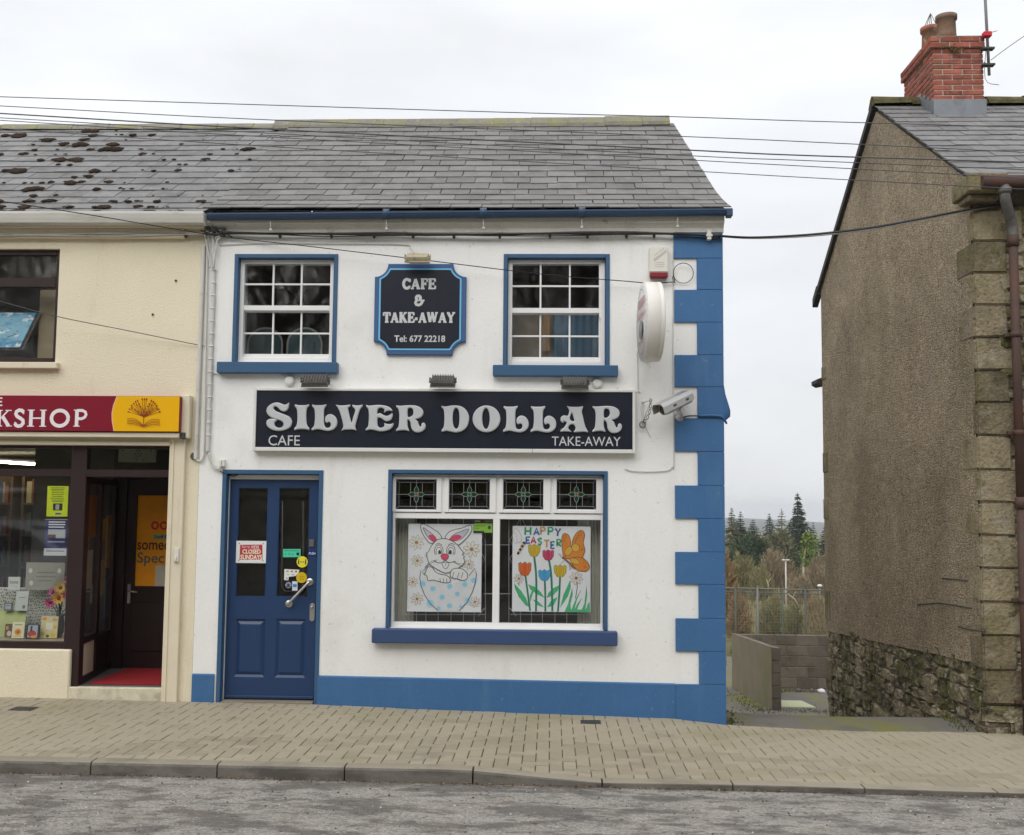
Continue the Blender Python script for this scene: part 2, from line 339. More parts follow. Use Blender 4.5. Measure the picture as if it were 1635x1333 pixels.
 willow=pm('bare brown willow twigs', (.225,.180,.120), .95, .3, .5, .3, 4, spec=.1),
 olive=pm('olive bare scrub twigs', (.180,.165,.085), .95, .3, .5, .3, 4, spec=.1),
 rust=pm('rusty dead bracken', (.235,.165,.085), .95, .3, .6, .3, 4, spec=.1),
 ivy=pm('bright ivy leaves', (.105,.155,.028), .7, .3, 1.5, .3, 8),
 evergreen=pm('dark evergreen leaves', (.060,.090,.035), .7, .35, 1, .3, 8),
 dryreed=pm('dry straw reeds', (.27,.215,.125), .95, .3, 2, spec=.1),
 galv=pm('galvanised steel', (.17,.18,.17), .6, .1, 5, metal=.2),
 postgreen=pm('dull green fence post', (.085,.098,.085), .7, .15, 5),
 mesh=pm('fence wire', (.22,.225,.22), .6),
 teal=pm('teal chair fabric', (.055,.105,.115), .85, .12, 12),
 chairrim=pm('pale chair frame', (.36,.38,.37), .4),
)
M['glass'] = glassmat('clear window glass', rough=.035)
M['dglass'] = glassmat('smoky glass', (.62,.66,.66))
lamp = bpy.data.materials.new('lit fluorescent tube'); lamp.use_nodes = True
lb = lamp.node_tree.nodes['Principled BSDF']; lb.inputs['Emission Color'].default_value = (1,.95,.82,1); lb.inputs['Emission Strength'].default_value = 14; M['lamp'] = lamp
PAL = {}
def pc(col, rough=.6):
    k = tuple(round(c, 3) for c in col)
    if k not in PAL: PAL[k] = pm('print colour %d' % (len(PAL)+1), k, rough, .06, 14)
    return PAL[k]
def hexc(h):
    v = [int(h[i:i+2], 16)/255 for i in (0,2,4)]
    return tuple((c/12.92 if c < .04045 else ((c+.055)/1.055)**2.4) for c in v)

# ================================================================== lettering and flat print
def text_bm(s, off=0.0):
    cu = bpy.data.curves.new('t', 'FONT'); cu.body = s; cu.size = 1; cu.offset = off; cu.fill_mode = 'FRONT'; cu.resolution_u = 3
    o = bpy.data.objects.new('t', cu); COL.objects.link(o)
    me = bpy.data.meshes.new_from_object(o.evaluated_get(bpy.context.evaluated_depsgraph_get()))
    bpy.data.objects.remove(o); bpy.data.curves.remove(cu)
    return me
def text(s, name, box, y, mat, parent, off=0.0, shear=0.0, tf=None):
    """flat lettering that fills the x0,z0,x1,z1 box on the plane y"""
    me = text_bm(s, off); x0, z0, x1, z1 = box
    xs = [v.co.x for v in me.vertices]; ys = [v.co.y for v in me.vertices]
    a, b, c, d = min(xs), max(xs), min(ys), max(ys)
    for v in me.vertices:
        u = (v.co.x-a)/max(1e-6, b-a); t = (v.co.y-c)/max(1e-6, d-c)
        q = Vector((lerp(x0, x1, u)+shear*t, y, lerp(z0, z1, t))); v.co = tf(q) if tf else q
    me.name = name; me.materials.clear(); me.materials.append(mat)
    return link(name, me, parent)
class Paint:
    """flat print: filled shapes and brush strokes, each a hair in front of the last"""
    def __init__(s, uv, n, step=.00006): s.uv = uv; s.n = Vector(n); s.k = 1; s.step = step; s.mb = MB(); s.mats = []
    def mi(s, m):
        if m not in s.mats: s.mats.append(m)
        return s.mats.index(m)
    def pt(s, p): return s.uv(p[0], p[1])+s.n*(s.k*s.step)
    def fill(s, pts, m, sm=0):
        if sm: pts = [(p.x, p.y) for p in smoothpts(pts, sm)]
        t = tessellate_polygon([[Vector((p[0], p[1], 0)) for p in pts]])
        s.mb.poly([s.pt(p) for p in pts], t, s.mi(m)); s.k += 1
    def stroke(s, pts, w, m, closed=False, sm=0, taper=False):
        if sm: pts = [(p.x, p.y) for p in smoothpts(pts, sm, closed)]
        n = len(pts); vs = []
        for i in range(n):
            a = pts[i-1] if (closed or i) else pts[i]; b = pts[(i+1) % n] if (closed or i < n-1) else pts[i]
            dx, dy = b[0]-a[0], b[1]-a[1]; l = max(1e-9, sqrt(dx*dx+dy*dy))
            ww = w/2*(1-.8*i/(n-1) if taper else 1)
            vs += [s.pt((pts[i][0]-dy/l*ww, pts[i][1]+dx/l*ww)), s.pt((pts[i][0]+dy/l*ww, pts[i][1]-dx/l*ww))]
        fs = [(2*i, 2*i+1, 2*((i+1) % n)+1, 2*((i+1) % n)) for i in range(n if closed else n-1)]
        s.mb.poly(vs, fs, s.mi(m)); s.k += 1
    def ell(s, cx, cy, rx, ry, m=None, line=None, w=0, rot=0, n=18):
        p = [(cx+rx*cos(a)*cos(rot)-ry*sin(a)*sin(rot), cy+rx*cos(a)*sin(rot)+ry*sin(a)*cos(rot)) for a in (2*pi*i/n for i in range(n))]
        if m: s.fill(p, m)
        if line: s.stroke(p, w, line, True)
    def build(s, name, parent): return s.mb.build(name, s.mats, parent, recalc=False)
# slab serif alphabet drawn as strokes: (points, 'h' heavy / 'l' light)
def arc(cx, cy, rx, ry, a0, a1, n=12): return [(cx+rx*cos(radians(lerp(a0,a1,i/n))), cy+ry*sin(radians(lerp(a0,a1,i/n)))) for i in range(n+1)]
SER = {
 'A': (1.0, [([(.16,.04),(.47,.97)],'l'), ([(.47,.97),(.80,.04)],'h'), ([(.25,.32),(.70,.32)],'l'), ([(0,.045),(.32,.045)],'s'), ([(.62,.045),(1,.045)],'s')]),
 'C': (.85, [(arc(.45,.5,.36,.44,40,320),'h'), ([(.78,.98),(.78,.66)],'l'), ([(.72,.22),(.80,.30)],'l')]),
 'E': (.82, [([(.22,.04),(.22,.96)],'h'), ([(.03,.955),(.74,.955)],'s'), ([(.03,.045),(.78,.045)],'s'), ([(.22,.5),(.58,.5)],'l'), ([(.73,.98),(.73,.70)],'l'), ([(.77,.02),(.77,.32)],'l'), ([(.57,.36),(.57,.64)],'l')]),
 'F': (.78, [([(.22,.04),(.22,.96)],'h'), ([(.03,.955),(.72,.955)],'s'), ([(.03,.045),(.45,.045)],'s'), ([(.22,.5),(.55,.5)],'l'), ([(.71,.98),(.71,.68)],'l'), ([(.54,.36),(.54,.64)],'l')]),
 'T': (.85, [([(.42,.04),(.42,.96)],'h'), ([(.03,.955),(.82,.955)],'s'), ([(.20,.045),(.64,.045)],'s'), ([(.05,.98),(.05,.66)],'l'), ([(.80,.98),(.80,.66)],'l')]),
 'K': (1.0, [([(.22,.04),(.22,.96)],'h'), ([(.25,.42),(.74,.95)],'l'), ([(.42,.60),(.80,.05)],'h'), ([(.03,.955),(.42,.955)],'s'), ([(.03,.045),(.42,.045)],'s'), ([(.58,.955),(.94,.955)],'s'), ([(.64,.045),(1,.045)],'s')]),
 'W': (1.35, [([(.18,.95),(.40,.05)],'h'), ([(.40,.05),(.66,.92)],'l'), ([(.66,.92),(.92,.05)],'h'), ([(.92,.05),(1.15,.95)],'l'), ([(0,.955),(.36,.955)],'s'), ([(.50,.955),(.80,.955)],'s'), ([(1.0,.955),(1.33,.955)],'s')]),
 'Y': (1.0, [([(.16,.95),(.48,.46)],'h'), ([(.48,.46),(.84,.95)],'l'), ([(.48,.48),(.48,.04)],'h'), ([(0,.955),(.34,.955)],'s'), ([(.64,.955),(1,.955)],'s'), ([(.28,.045),(.70,.045)],'s')]),
 '-': (.42, [([(.04,.36),(.36,.36)],'h')]),
 '&': (1.0, [(arc(.40,.74,.20,.20,-60,250,14),'h'), ([(.30,.55),(.20,.42),(.14,.28),(.22,.10),(.42,.05),(.62,.12),(.74,.30),(.78,.48)],'h'), ([(.62,.5),(.98,.5)],'s'), ([(.38,.50),(.58,.52)],'s')]),
 'S': (.70, [([(.60,.86),(.48,.955),(.30,.97),(.14,.88),(.10,.74),(.20,.60),(.40,.50),(.58,.38),(.60,.20),(.48,.07),(.30,.03),(.14,.08),(.08,.20)],'h'), ([(.60,.97),(.60,.74)],'l'), ([(.08,.03),(.08,.28)],'l')]),
 'H': (1.0, [([(.20,.04),(.20,.96)],'h'), ([(.80,.04),(.80,.96)],'h'), ([(.20,.5),(.80,.5)],'l'), ([(.03,.97),(.37,.97)],'s'), ([(.03,.03),(.37,.03)],'s'), ([(.63,.97),(.97,.97)],'s'), ([(.63,.03),(.97,.03)],'s')]),
 'O': (1.05, [(arc(.52,.5,.42,.45,0,360,28),'h')]),
 'P': (.78, [([(.20,.04),(.20,.96)],'h'), ([(.20,.95),(.48,.95),(.64,.86),(.68,.72),(.62,.56),(.46,.47),(.22,.47)],'h2'), ([(.03,.97),(.25,.97)],'s'), ([(.03,.03),(.37,.03)],'s')]),
}
def serif(s, name, box, y, mat, parent, heavy=.2, light=.12, ser=.09, gap=.06, thick=.004):
    x0, z0, x1, z1 = box
    tot = sum(SER[c][0] if c != ' ' else .5 for c in s)+gap*(len(s)-1); k = (x1-x0)/tot; h = z1-z0
    pa = Paint(lambda u, v: Vector((u, y, v)), (0,-1,0), .00012); x = x0
    for c in s:
        if c != ' ':
            for pts, kind in SER[c][1]:
                wd = {'h': heavy, 'h2': heavy*.8, 'l': light, 's': ser}[kind]*h
                pa.stroke([(x+p[0]*k, z0+p[1]*h) for p in pts], wd, mat)
            x += (SER[c][0]+gap)*k
        else: x += .5*k
    return pa.build(name, parent)

# ================================================================== ground levels
wz = table([(-9,.09),(-5.09,.078),(-3.33,.058),(-2.14,.052),(-1.30,.026),(1.14,-.027),(1.6,-.075),(2.1,-.095),(2.4,-.106),(2.8,-.114),(3.4,-.108),(3.91,-.106),(9,-.19)])   # along the house fronts
kz = table([(-9,.06),(-5,.052),(-2.3,.042),(-.6,.040),(.36,-.036),(1.4,-.032),(2.67,-.049),(9,-.15)])                     # top of the kerb
rz_ = table([(-12,-.01),(-3.88,-.034),(-.53,-.054),(.36,-.062),(3.2,-.080),(12,-.17)])                                    # road channel
YK = -2.37
def pav_z(x, y): return lerp(wz(x), kz(x), min(1, max(0, y/(YK+.125))))
def road_z(x, y): return rz_(x) + .10*min(1, (YK-y)/4.2)
tz = table([(-.05,-.015),(.3,-.006),(.66,-.016),(1.2,-.16),(3,-.56),(5.7,-1.06),(8,-1.45),(9.8,-1.66),(13.9,-1.93),(23,-2.42),(35,-2.9),(60,-3.6),(150,-6.2),(400,-11),(3000,-45)])
def terr_z(x, y): return wz(max(-6, min(6, x)))*max(0, 1-max(0,y)/3) + tz(y)

# road
mb = MB(); xs = [-60,-25,-12]+[-9+.6*i for i in range(31)]+[12,25,60]; ys = [YK+.02,-3.2,-4.2,-5.4,-6.6,-9,-14]
mb.poly([(x, y, road_z(x, y)-(.01 if j == 0 else 0)) for j, y in enumerate(ys) for x in xs], [(j*len(xs)+i, j*len(xs)+i+1, (j+1)*len(xs)+i+1, (j+1)*len(xs)+i) for j in range(len(ys)-1) for i in range(len(xs)-1)])
tag(mb.build('road', M['asphalt']), 'worn patchy grey asphalt road along the kerb', kind='structure')
# ground sheet: lane, field, land out to the horizon
mb = MB(); ys = [-.06,.1,.3,.5,.7,.9,1.2,2,3.5,5.7,8,9.8,12,13.9,18,23]; xs = [-30,-12,-6,1.2,1.5]+[1.6+.25*i for i in range(12)]+[6,12,30]
def sheet(mb, xs, ys, f): mb.poly([(x, y, f(x, y)) for y in ys for x in xs], [(j*len(xs)+i, j*len(xs)+i+1, (j+1)*len(xs)+i+1, (j+1)*len(xs)+i) for j in range(len(ys)-1) for i in range(len(xs)-1)], smooth=True)
sheet(mb, xs, ys, terr_z)
tag(mb.build('lane', M['lane']), 'mossy asphalt lane dropping away between the blue cornered cafe and the brown gable', kind='structure')
mb = MB(); sheet(mb, [-3000,-800,-200,-60,-30,-12,0,3,6,12,30,60,200,800,3000], [23,28,35,45,60,80,110,150,220,400,900,3000], lambda x, y: terr_z(x, y)-.02+(noise.noise((x*.05, y*.05, 0))*.4 if y < 500 and y > 26 else 0))
mb.poly([(-3000,23,terr_z(0,23)-.03),(-30,23,terr_z(0,23)-.03),(-30,-14,-.5),(-3000,-14,-.5)], [(0,1,2,3)])
mb.poly([(3000,23,terr_z(0,23)-.03),(30,23,terr_z(0,23)-.03),(30,-14,-.5),(3000,-14,-.5)], [(3,2,1,0)])
mb.poly([(-3000,-13.9,-.02),(3000,-13.9,-.02),(3000,-3000,4),(-3000,-3000,4)], [(0,1,2,3)])
tag(mb.build('field', M['field']), 'rough olive winter grassland below the lane', kind='structure')
# distant hill
mb = MB(); n = 60; vs = []
for j, (y, k) in enumerate([(1400,0),(1700,.55),(2100,.9),(2500,1),(2900,.8)]):
    for i in range(n+1):
        x = -1900+i*4200/n; h = (-16-.021*(x-420)) + 8*noise.noise((x*.002, 3.3, .2)) + 3*noise.noise((x*.009, 1, j*.4))
        vs.append((x, y, lerp(-60, h, k)))
mb.poly(vs, [(j*(n+1)+i, j*(n+1)+i+1, (j+1)*(n+1)+i+1, (j+1)*(n+1)+i) for j in range(4) for i in range(n)], smooth=True)
tag(mb.build('hill', M['hill']), 'distant low blue hill on the horizon beyond the trees', kind='structure')

# pavement: bed, kerb stones, pavers
mb = MB(); xs = [-9+.3*i for i in range(61)]
sheet(mb, xs, [YK+.1,-1.6,-.8,0.02], lambda x, y: pav_z(x, y)-.010)
nb = len(xs); mb.poly([(x, YK+.025, z) for z in (-.6, None) for x in xs for z in [(-.6 if z is not None else kz(x)-.016)]]+[(x, YK+.13, kz(x)-.016) for x in xs], [(i, i+1, nb+i+1, nb+i) for i in range(nb-1)]+[(nb+i, nb+i+1, 2*nb+i+1, 2*nb+i) for i in range(nb-1)])
pavement = tag(mb.build('pavement', M['bed']), 'buff block paved footpath in front of the cafe', kind='structure')
X = -.532-.9*9
while X < 8.9:
    mb = MB(); g = .006; x0, x1 = X+g, X+.9-g
    n = 4; pts = []
    for i in range(n+1):
        x = lerp(x0, x1, i/n); zt = kz(x)+.001; zb = road_z(x, YK)-.12; up = zt-road_z(x, YK); c = min(.022, max(.004, up*.3))
        pts += [(x, YK, zb), (x, YK, zt-c), (x, YK+c*.35, zt-c*.35), (x, YK+c, zt), (x, YK+.122, zt+.001), (x, YK+.122, zb)]
    q = lambda k: [(i*6+k, i*6+(k+1) % 6, i*6+6+(k+1) % 6, i*6+6+k) for i in range(n)]
    mb.poly(pts, sum((q(k) for k in (2,3,4,5)), [])+[tuple(range(6)), tuple(range(n*6, n*6+6))[::-1]]); mb.poly(pts, q(0)+q(1), 1); bmesh.ops.remove_doubles(mb.bm, verts=list(mb.bm.verts), dist=1e-5); mb.build('kerb_stone', [M['kerb'], M['kerbface']], pavement); X += .9
def paver_mesh(w, d):
    mb = MB(); c = .004; h = .05; a, b = w/2-.0025, d/2-.0025
    v = [(-a,-b,-h),(a,-b,-h),(a,b,-h),(-a,b,-h),(-a,-b,-c),(a,-b,-c),(a,b,-c),(-a,b,-c),(-a+c,-b+c,0),(a-c,-b+c,0),(a-c,b-c,0),(-a+c,b-c,0)]
    return v, [(0,1,5,4),(1,2,6,5),(2,3,7,6),(3,0,4,7),(4,5,9,8),(5,6,10,9),(6,7,11,10),(7,4,8,11),(8,9,10,11)]
U = .1; X0, Y0 = -9.0, 0.0; J0 = -23; cells = []
YB, YT = YK+.128, -.004
for i in range(0, 178):
    for j in range(J0, 1):
        k = (i-j) % 4
        if k == 0: x0, y0, x1, y1 = i, j, i+2, j+1
        elif k == 3: x0, y0, x1, y1 = i, j, i+1, j+2
        else: continue
        x0, x1 = X0+x0*U, X0+x1*U; y0, y1 = Y0+y0*U-.03, Y0+y1*U-.03
        c0, c1 = max(y0, YB), min(y1, YT)
        if c1-c0 < .02: continue
        cells.append((x0, c0, x1, c1, c0 > y0+1e-6 or c1 < y1-1e-6))
def sight(c):
    x, y = (c[0]+c[2])/2, (c[1]+c[3])/2; d = Vector((x, y, 0))-CAMP
    inside = -5.0*(10.1+y)/10.1 < x < 4.2*(10.1+y)/10.1
    return (0 if inside and not c[4] else 1, d.length)
cells.sort(key=sight)
pm_h = bpy.data.meshes.new('paver_a'); v, f = paver_mesh(.2,.1); pm_h.from_pydata(v, [], f); pm_h.materials.append(M['paver'])
pm_v = bpy.data.meshes.new('paver_b'); v, f = paver_mesh(.1,.2); pm_v.from_pydata(v, [], f); pm_v.materials.append(M['paver'])
rest = MB()
for q, c in enumerate(cells):
    x, y = (c[0]+c[2])/2, (c[1]+c[3])/2; z = pav_z(x, y)+random.gauss(0, .0012)
    ex = Vector((1,0,(pav_z(x+.1,y)-pav_z(x-.1,y))/.2+random.gauss(0,.006))); ey = Vector((0,1,(pav_z(x,y+.05)-pav_z(x,y-.05))/.1+random.gauss(0,.006)))
    Mx = Matrix(((1,0,0,x),(0,1,0,y),(ex.z,ey.z,1,z),(0,0,0,1)))
    if q < 300: link('paver', pm_h if c[2]-c[0] > .15 else pm_v, pavement, Mx)
    else:
        v, f = paver_mesh(c[2]-c[0], c[3]-c[1]); rest.poly([Mx @ Vector(p) for p in v], f)
tag(rest.build('paver', M['paver'], pavement), kind='stuff')
for (a, b, c, d, lab) in ((18,1135,56,1142,'small grey iron cover in the paving near the bookshop step'), (926,1139,960,1151,'small grey iron cover in the paving below the cafe plinth')):
    p = P((a+c)/2, (b+d)/2, 0); dr = (p-CAMP); t = (.03-CAMP.z)/dr.z; q = CAMP+dr*t
    w_, d_ = (c-a)/190*.5, .085
    e = thing('utility_cover', (q.x, q.y, pav_z(q.x, q.y)), lab, 'cover', 'iron covers in the paving')
    zz = pav_z(q.x, q.y)+.002
    mb = MB(); mb.box(q.x-w_, q.y-d_, zz-.03, q.x+w_, q.y+d_, zz+.002, .001); mb.build('frame', M['iron'], e)
    mb = MB(); mb.box(q.x-w_+.012, q.y-d_+.012, zz-.02, q.x+w_-.012, q.y+d_-.012, zz+.0045, .001)
    for i in range(5): mb.box(q.x-w_+.02, q.y-d_+.022+i*.027, zz, q.x+w_-.02, q.y-d_+.034+i*.027, zz+.007, .001)
    mb.build('lid', M['iron'], e)
# leaf and grit litter in the channel
mb = MB()
for i in range(800):
    x = random.uniform(-5, 3.4); y = YK-.012-abs(random.gauss(0, .035)); z = road_z(x, y)+.002; r = random.uniform(.003, .011); a = random.uniform(0, 6.3)
    q = [Vector((x+r*cos(a+k*1.57+random.uniform(-.3,.3)), y+r*.7*sin(a+k*1.57), z+random.uniform(0,.006))) for k in range(4)]
    mb.poly(q+[Vector((x, y, z-.003))], [(0,1,2,3),(0,1,4),(1,2,4),(2,3,4),(3,0,4)], random.choice((0,0,1,2)))
tag(mb.build('leaf_litter', [pc(hexc('6b4a32')), pc(hexc('a08a66')), pc(hexc('4a3526'))]), 'brown leaf litter and grit lying in the road channel under the kerb', 'litter', kind='stuff')
mb = MB()
for i in range(1100):
    x, y = random.uniform(-4.2, 3.5), random.uniform(-4.2, -2.5); z = road_z(x, y); r = .002+.009*random.random()**4; a = random.uniform(0, 6)
    mb.poly([Vector((x+r*cos(a+k*2.1), y+r*sin(a+k*2.1), z-.001)) for k in range(3)]+[Vector((x, y, z+r*.9))], [(0,1,3),(1,2,3),(2,0,3)], random.choice((0,1,1)))
tag(mb.build('grit', [pc(hexc('c8c4bc')), pc(hexc('4d4944'))]), 'loose light and dark grit scattered over the road', 'grit', kind='stuff')

# ================================================================== building helpers
def wall(mb, x0, x1, z0, z1, holes, y0, y1, mi=0):
    """a wall slab with real openings: front at y0, back at y1; z0 may be a function of x"""
    xs = sorted({x0, x1, *[h[0] for h in holes], *[h[2] for h in holes]}); zs = sorted({z0, z1, *[h[1] for h in holes], *[h[3] for h in holes]})
    xs = [x for x in xs if x0 <= x <= x1]; zs = [z for z in zs if z0 <= z <= z1]
    def hole(i, j):
        if i < 0 or j < 0 or i >= len(xs)-1 or j >= len(zs)-1: return None
        cx, cz = (xs[i]+xs[i+1])/2, (zs[j]+zs[j+1])/2
        return any(h[0] < cx < h[2] and h[1] < cz < h[3] for h in holes)
    for i in range(len(xs)-1):
        for j in range(len(zs)-1):
            if hole(i, j): continue
            a, b, c, d = xs[i], xs[i+1], zs[j], zs[j+1]
            mb.face([(a,y0,c),(b,y0,c),(b,y0,d),(a,y0,d)], mi); mb.face([(a,y1,c),(a,y1,d),(b,y1,d),(b,y1,c)], mi)
            for (di, dj, e) in ((-1,0,[(a,y0,c),(a,y0,d),(a,y1,d),(a,y1,c)]), (1,0,[(b,y0,d),(b,y0,c),(b,y1,c),(b,y1,d)]), (0,-1,[(b,y0,c),(a,y0,c),(a,y1,c),(b,y1,c)]), (0,1,[(a,y0,d),(b,y0,d),(b,y1,d),(a,y1,d)])):
                if hole(i+di, j+dj) is not False: mb.face(e, mi)
def ring(mb, r, w, y0, y1, bev=.004, bottom=True, wb=None):
    x0, z0, x1, z1 = r; wb = wb or w
    mb.box(x0, y0, z0, x0+w, y1, z1, bev); mb.box(x1-w, y0, z0, x1, y1, z1, bev)
    mb.box(x0+w, y0+.001, z1-w, x1-w, y1, z1, bev)
    if bottom: mb.box(x0+w, y0+.001, z0, x1-w, y1, z0+wb, bev)
def pane(r, y, parent, mat=None, name='pane'):
    mb = MB(); mb.box(r[0], y, r[1], r[2], y+.005, r[3]); return mb.build(name, mat or M['glass'], parent)
def slate_roof(parent, roof, prof, xa, xb, width, gauge, mat, skip=None, jit=.006, thick=.010):
    """slates in half-lapped courses up a (y,z) profile; xa/xb give the verges at height fraction t"""
    cum = [0]
    for i in range(len(prof)-1): cum.append(cum[-1]+(Vector(prof[i+1])-Vector(prof[i])).length)
    Ls = cum[-1]
    def at(s):
        for i in range(len(prof)-1):
            if s <= cum[i+1] or i == len(prof)-2:
                t = (s-cum[i])/(cum[i+1]-cum[i]); a, b = Vector(prof[i]), Vector(prof[i+1]); return a+(b-a)*t, (b-a).normalized()
    base = {}
    n = int(Ls/gauge+.5)
    for r in range(n):
        s = r*gauge; p, d = at(s); q, _ = at(min(Ls, s+gauge*1.35)); dd = (q-p); ln = dd.length; dd.normalize()
        t = s/Ls; x0, x1 = xa(t), xb(t); x = x0-(width*.5 if r % 2 else 0)-random.uniform(0, .02); first = True
        while x < x1-.02:
            w_ = width+random.gauss(0, .006); a, b = max(x, x0), min(x+w_, x1)
            if b-a > .03 and not (skip and skip(r, (a+b)/2)):
                key = (round(b-a, 2), round(ln, 2))
                if key not in base:
                    k = MB(); w2 = key[0]/2-.002
                    k.poly([(-w2,0,-thick),(w2,0,-thick),(w2,ln,-thick),(-w2,ln,-thick),(-w2,0,0),(w2,0,0),(w2,ln,0),(-w2,ln,0)], [(0,3,2,1),(4,5,6,7),(0,1,5,4),(1,2,6,5),(2,3,7,6),(3,0,4,7)])
                    me = bpy.data.meshes.new('slate'); k.bm.to_mesh(me); k.bm.free(); me.materials.append(mat); base[key] = me
                nrm = Vector((0, -dd.y, dd.x)); tl = random.gauss(0, .004)
                ey = Vector((0, dd.x, dd.y)); ez = Vector((0, -dd.y, dd.x))
                sl = random.gauss(0, jit); lift = .016+random.uniform(0, .004)
                ez2 = (ez+ey*.0).normalized(); ey2 = (ey-ez*(.011/gauge*.9)).normalized(); ez2 = Vector((1,0,0)).cross(ey2)
                ey2 = (ey2+Vector((tl,0,0))).normalized()
                o = Vector(((a+b)/2, p.x, p.y))+ey*sl+ez*lift
                Mx = Matrix(((1, ey2.x, ez2.x, o.x), (0, ey2.y, ez2.y, o.y), (0, ey2.z, ez2.z, o.z), (0,0,0,1)))
                link('slate', base[key], roof, Mx)
            x += w_+.003
def rubble(parent, org, ux, uz, un, inside, w, h, cw=(.14,.42), chh=(.07,.17), mat=None, proud=.04, name='stone'):
    """irregular stones laid in rough courses on a plane: org + ux*u + uz*v, pushed out along un"""
    org, ux, uz, un = Vector(org), Vector(ux), Vector(uz), Vector(un); v = 0
    while v < h:
        hh = random.uniform(*chh); u = random.uniform(-.1, 0)
        while u < w:
            ww = random.uniform(*cw)*(.7+.6*hh/chh[1]); cu, cv = u+ww/2, v+hh/2+.02*sin(u*2.3+v*5)
            if inside(cu, cv):
                n = 10; pts = []; pr = proud*random.uniform(.4, 1.3); g = .003
                for i in range(n):
                    a = 2*pi*i/n+random.uniform(-.15, .15); c, s_ = cos(a), sin(a); k = (abs(c)**6+abs(s_)**6)**(-1/6)*random.uniform(.90, 1.06)
                    pts.append((cu+c*k*(ww/2-g), cv+s_*k*(hh/2-g)+.03*(cu-w/2)*random.uniform(-.1,.1)))
                mb = MB()
                vs = [org+ux*a+uz*b-un*.03 for a, b in pts]+[org+ux*lerp(cu,a,.96)+uz*lerp(cv,b,.96)+un*(pr*.55+random.uniform(-.008,.008)) for a, b in pts]+[org+ux*lerp(cu,a,.80)+uz*lerp(cv,b,.78)+un*(pr+random.uniform(-.014,.014)) for a, b in pts]
                fs = [(i, (i+1) % n, n+(i+1) % n, n+i) for i in range(n)]+[(n+i, n+(i+1) % n, 2*n+(i+1) % n, 2*n+i) for i in range(n)]+[tuple(range(2*n, 3*n))]
                mb.poly(vs, fs); mb.build(name, mat or M['stone'], parent)
            u += ww
        v += hh

# ================================================================== the cafe
XL, XR = -3.297, 1.583
cafe = tag(thing('cafe_building', (-.86, 0, .03), 'white two storey cafe with blue corner quoins, blue door and slate roof', 'building'))
ZE = 4.56                                                        # wall head
WA, WB, WC, DO = rect(379,412,532,578), rect(810,412,967,585), rect(624,757,964,1004), rect(357,757,505.5,1118)
DO = (DO[0], -.05, DO[2], DO[3])
mb = MB(); wall(mb, XL, XR, -.4, ZE, [WA, WB, WC, DO], 0, .32)
mb.face([(XR,0,-.4),(XR-.25,6.4,-1.6),(XR-.25,6.4,ZE),(XR-.12,3.2,6.62),(XR,0,ZE)])                     # gable end
mb.face([(XL,0,-.4),(XL,0,ZE),(XL,3.2,6.6),(XL,6.4,ZE),(XL,6.4,-.4)]); mb.face([(XL,6.4,-.4),(XR-.25,6.4,-1.6),(XR-.25,6.4,ZE),(XL,6.4,ZE)])
mb.build('wall', M['white'], cafe, recalc=False)
# rooms behind the windows
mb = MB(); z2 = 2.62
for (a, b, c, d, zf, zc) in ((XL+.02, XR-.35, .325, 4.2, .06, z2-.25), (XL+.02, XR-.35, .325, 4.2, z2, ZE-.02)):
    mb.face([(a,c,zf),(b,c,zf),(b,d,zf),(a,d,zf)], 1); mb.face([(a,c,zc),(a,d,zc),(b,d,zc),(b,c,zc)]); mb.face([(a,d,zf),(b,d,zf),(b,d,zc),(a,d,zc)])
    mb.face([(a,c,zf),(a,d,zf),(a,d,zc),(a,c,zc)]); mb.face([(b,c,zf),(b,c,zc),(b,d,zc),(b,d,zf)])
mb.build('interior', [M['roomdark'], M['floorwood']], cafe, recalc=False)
# plinth, quoins, window bands
q0 = P(1078,900).x
mb = MB()
for a, b in ((XL+.002, P(342,1100).x), (P(507,1100).x, q0-.002)):
    zt = lambda x: P(1075,1093).z+(.0 if x > -2.3 else .012)
    mb.poly([(a,-.018,-.35),(b,-.018,-.35),(b,-.018,P(505,1080).z if b < -2 else P(1078,1093).z),(a,-.018,P(505,1080).z),
             (a,.01,-.35),(b,.01,-.35),(b,.001,(P(505,1080).z if b < -2 else P(1078,1093).z)+.012),(a,.001,P(505,1080).z+.012)],
            [(0,1,2,3),(3,2,6,7),(1,5,6,2),(0,3,7,4)])
mb.build('plinth', M['blue'], cafe)
ql = [362,413,463,515,567,618,668,721,775,828,881,933,987,1040,1092,1160]
for i in range(15):
    longq = i % 2 == 0
    za, zb = P(1115, ql[i]).z-.0012, P(1115, ql[i+1]).z+.0012
    if i == 14: zb = -.4
    if i == 0: za = ZE-.03
    mb = MB(); x0 = q0 if longq else P(1114,760).x
    if i == 0: x0 = P(1075,400).x
    mb.box(x0, -.022, zb, XR+.012, .06, za, .003); mb.build('quoin', M['blue'], cafe)
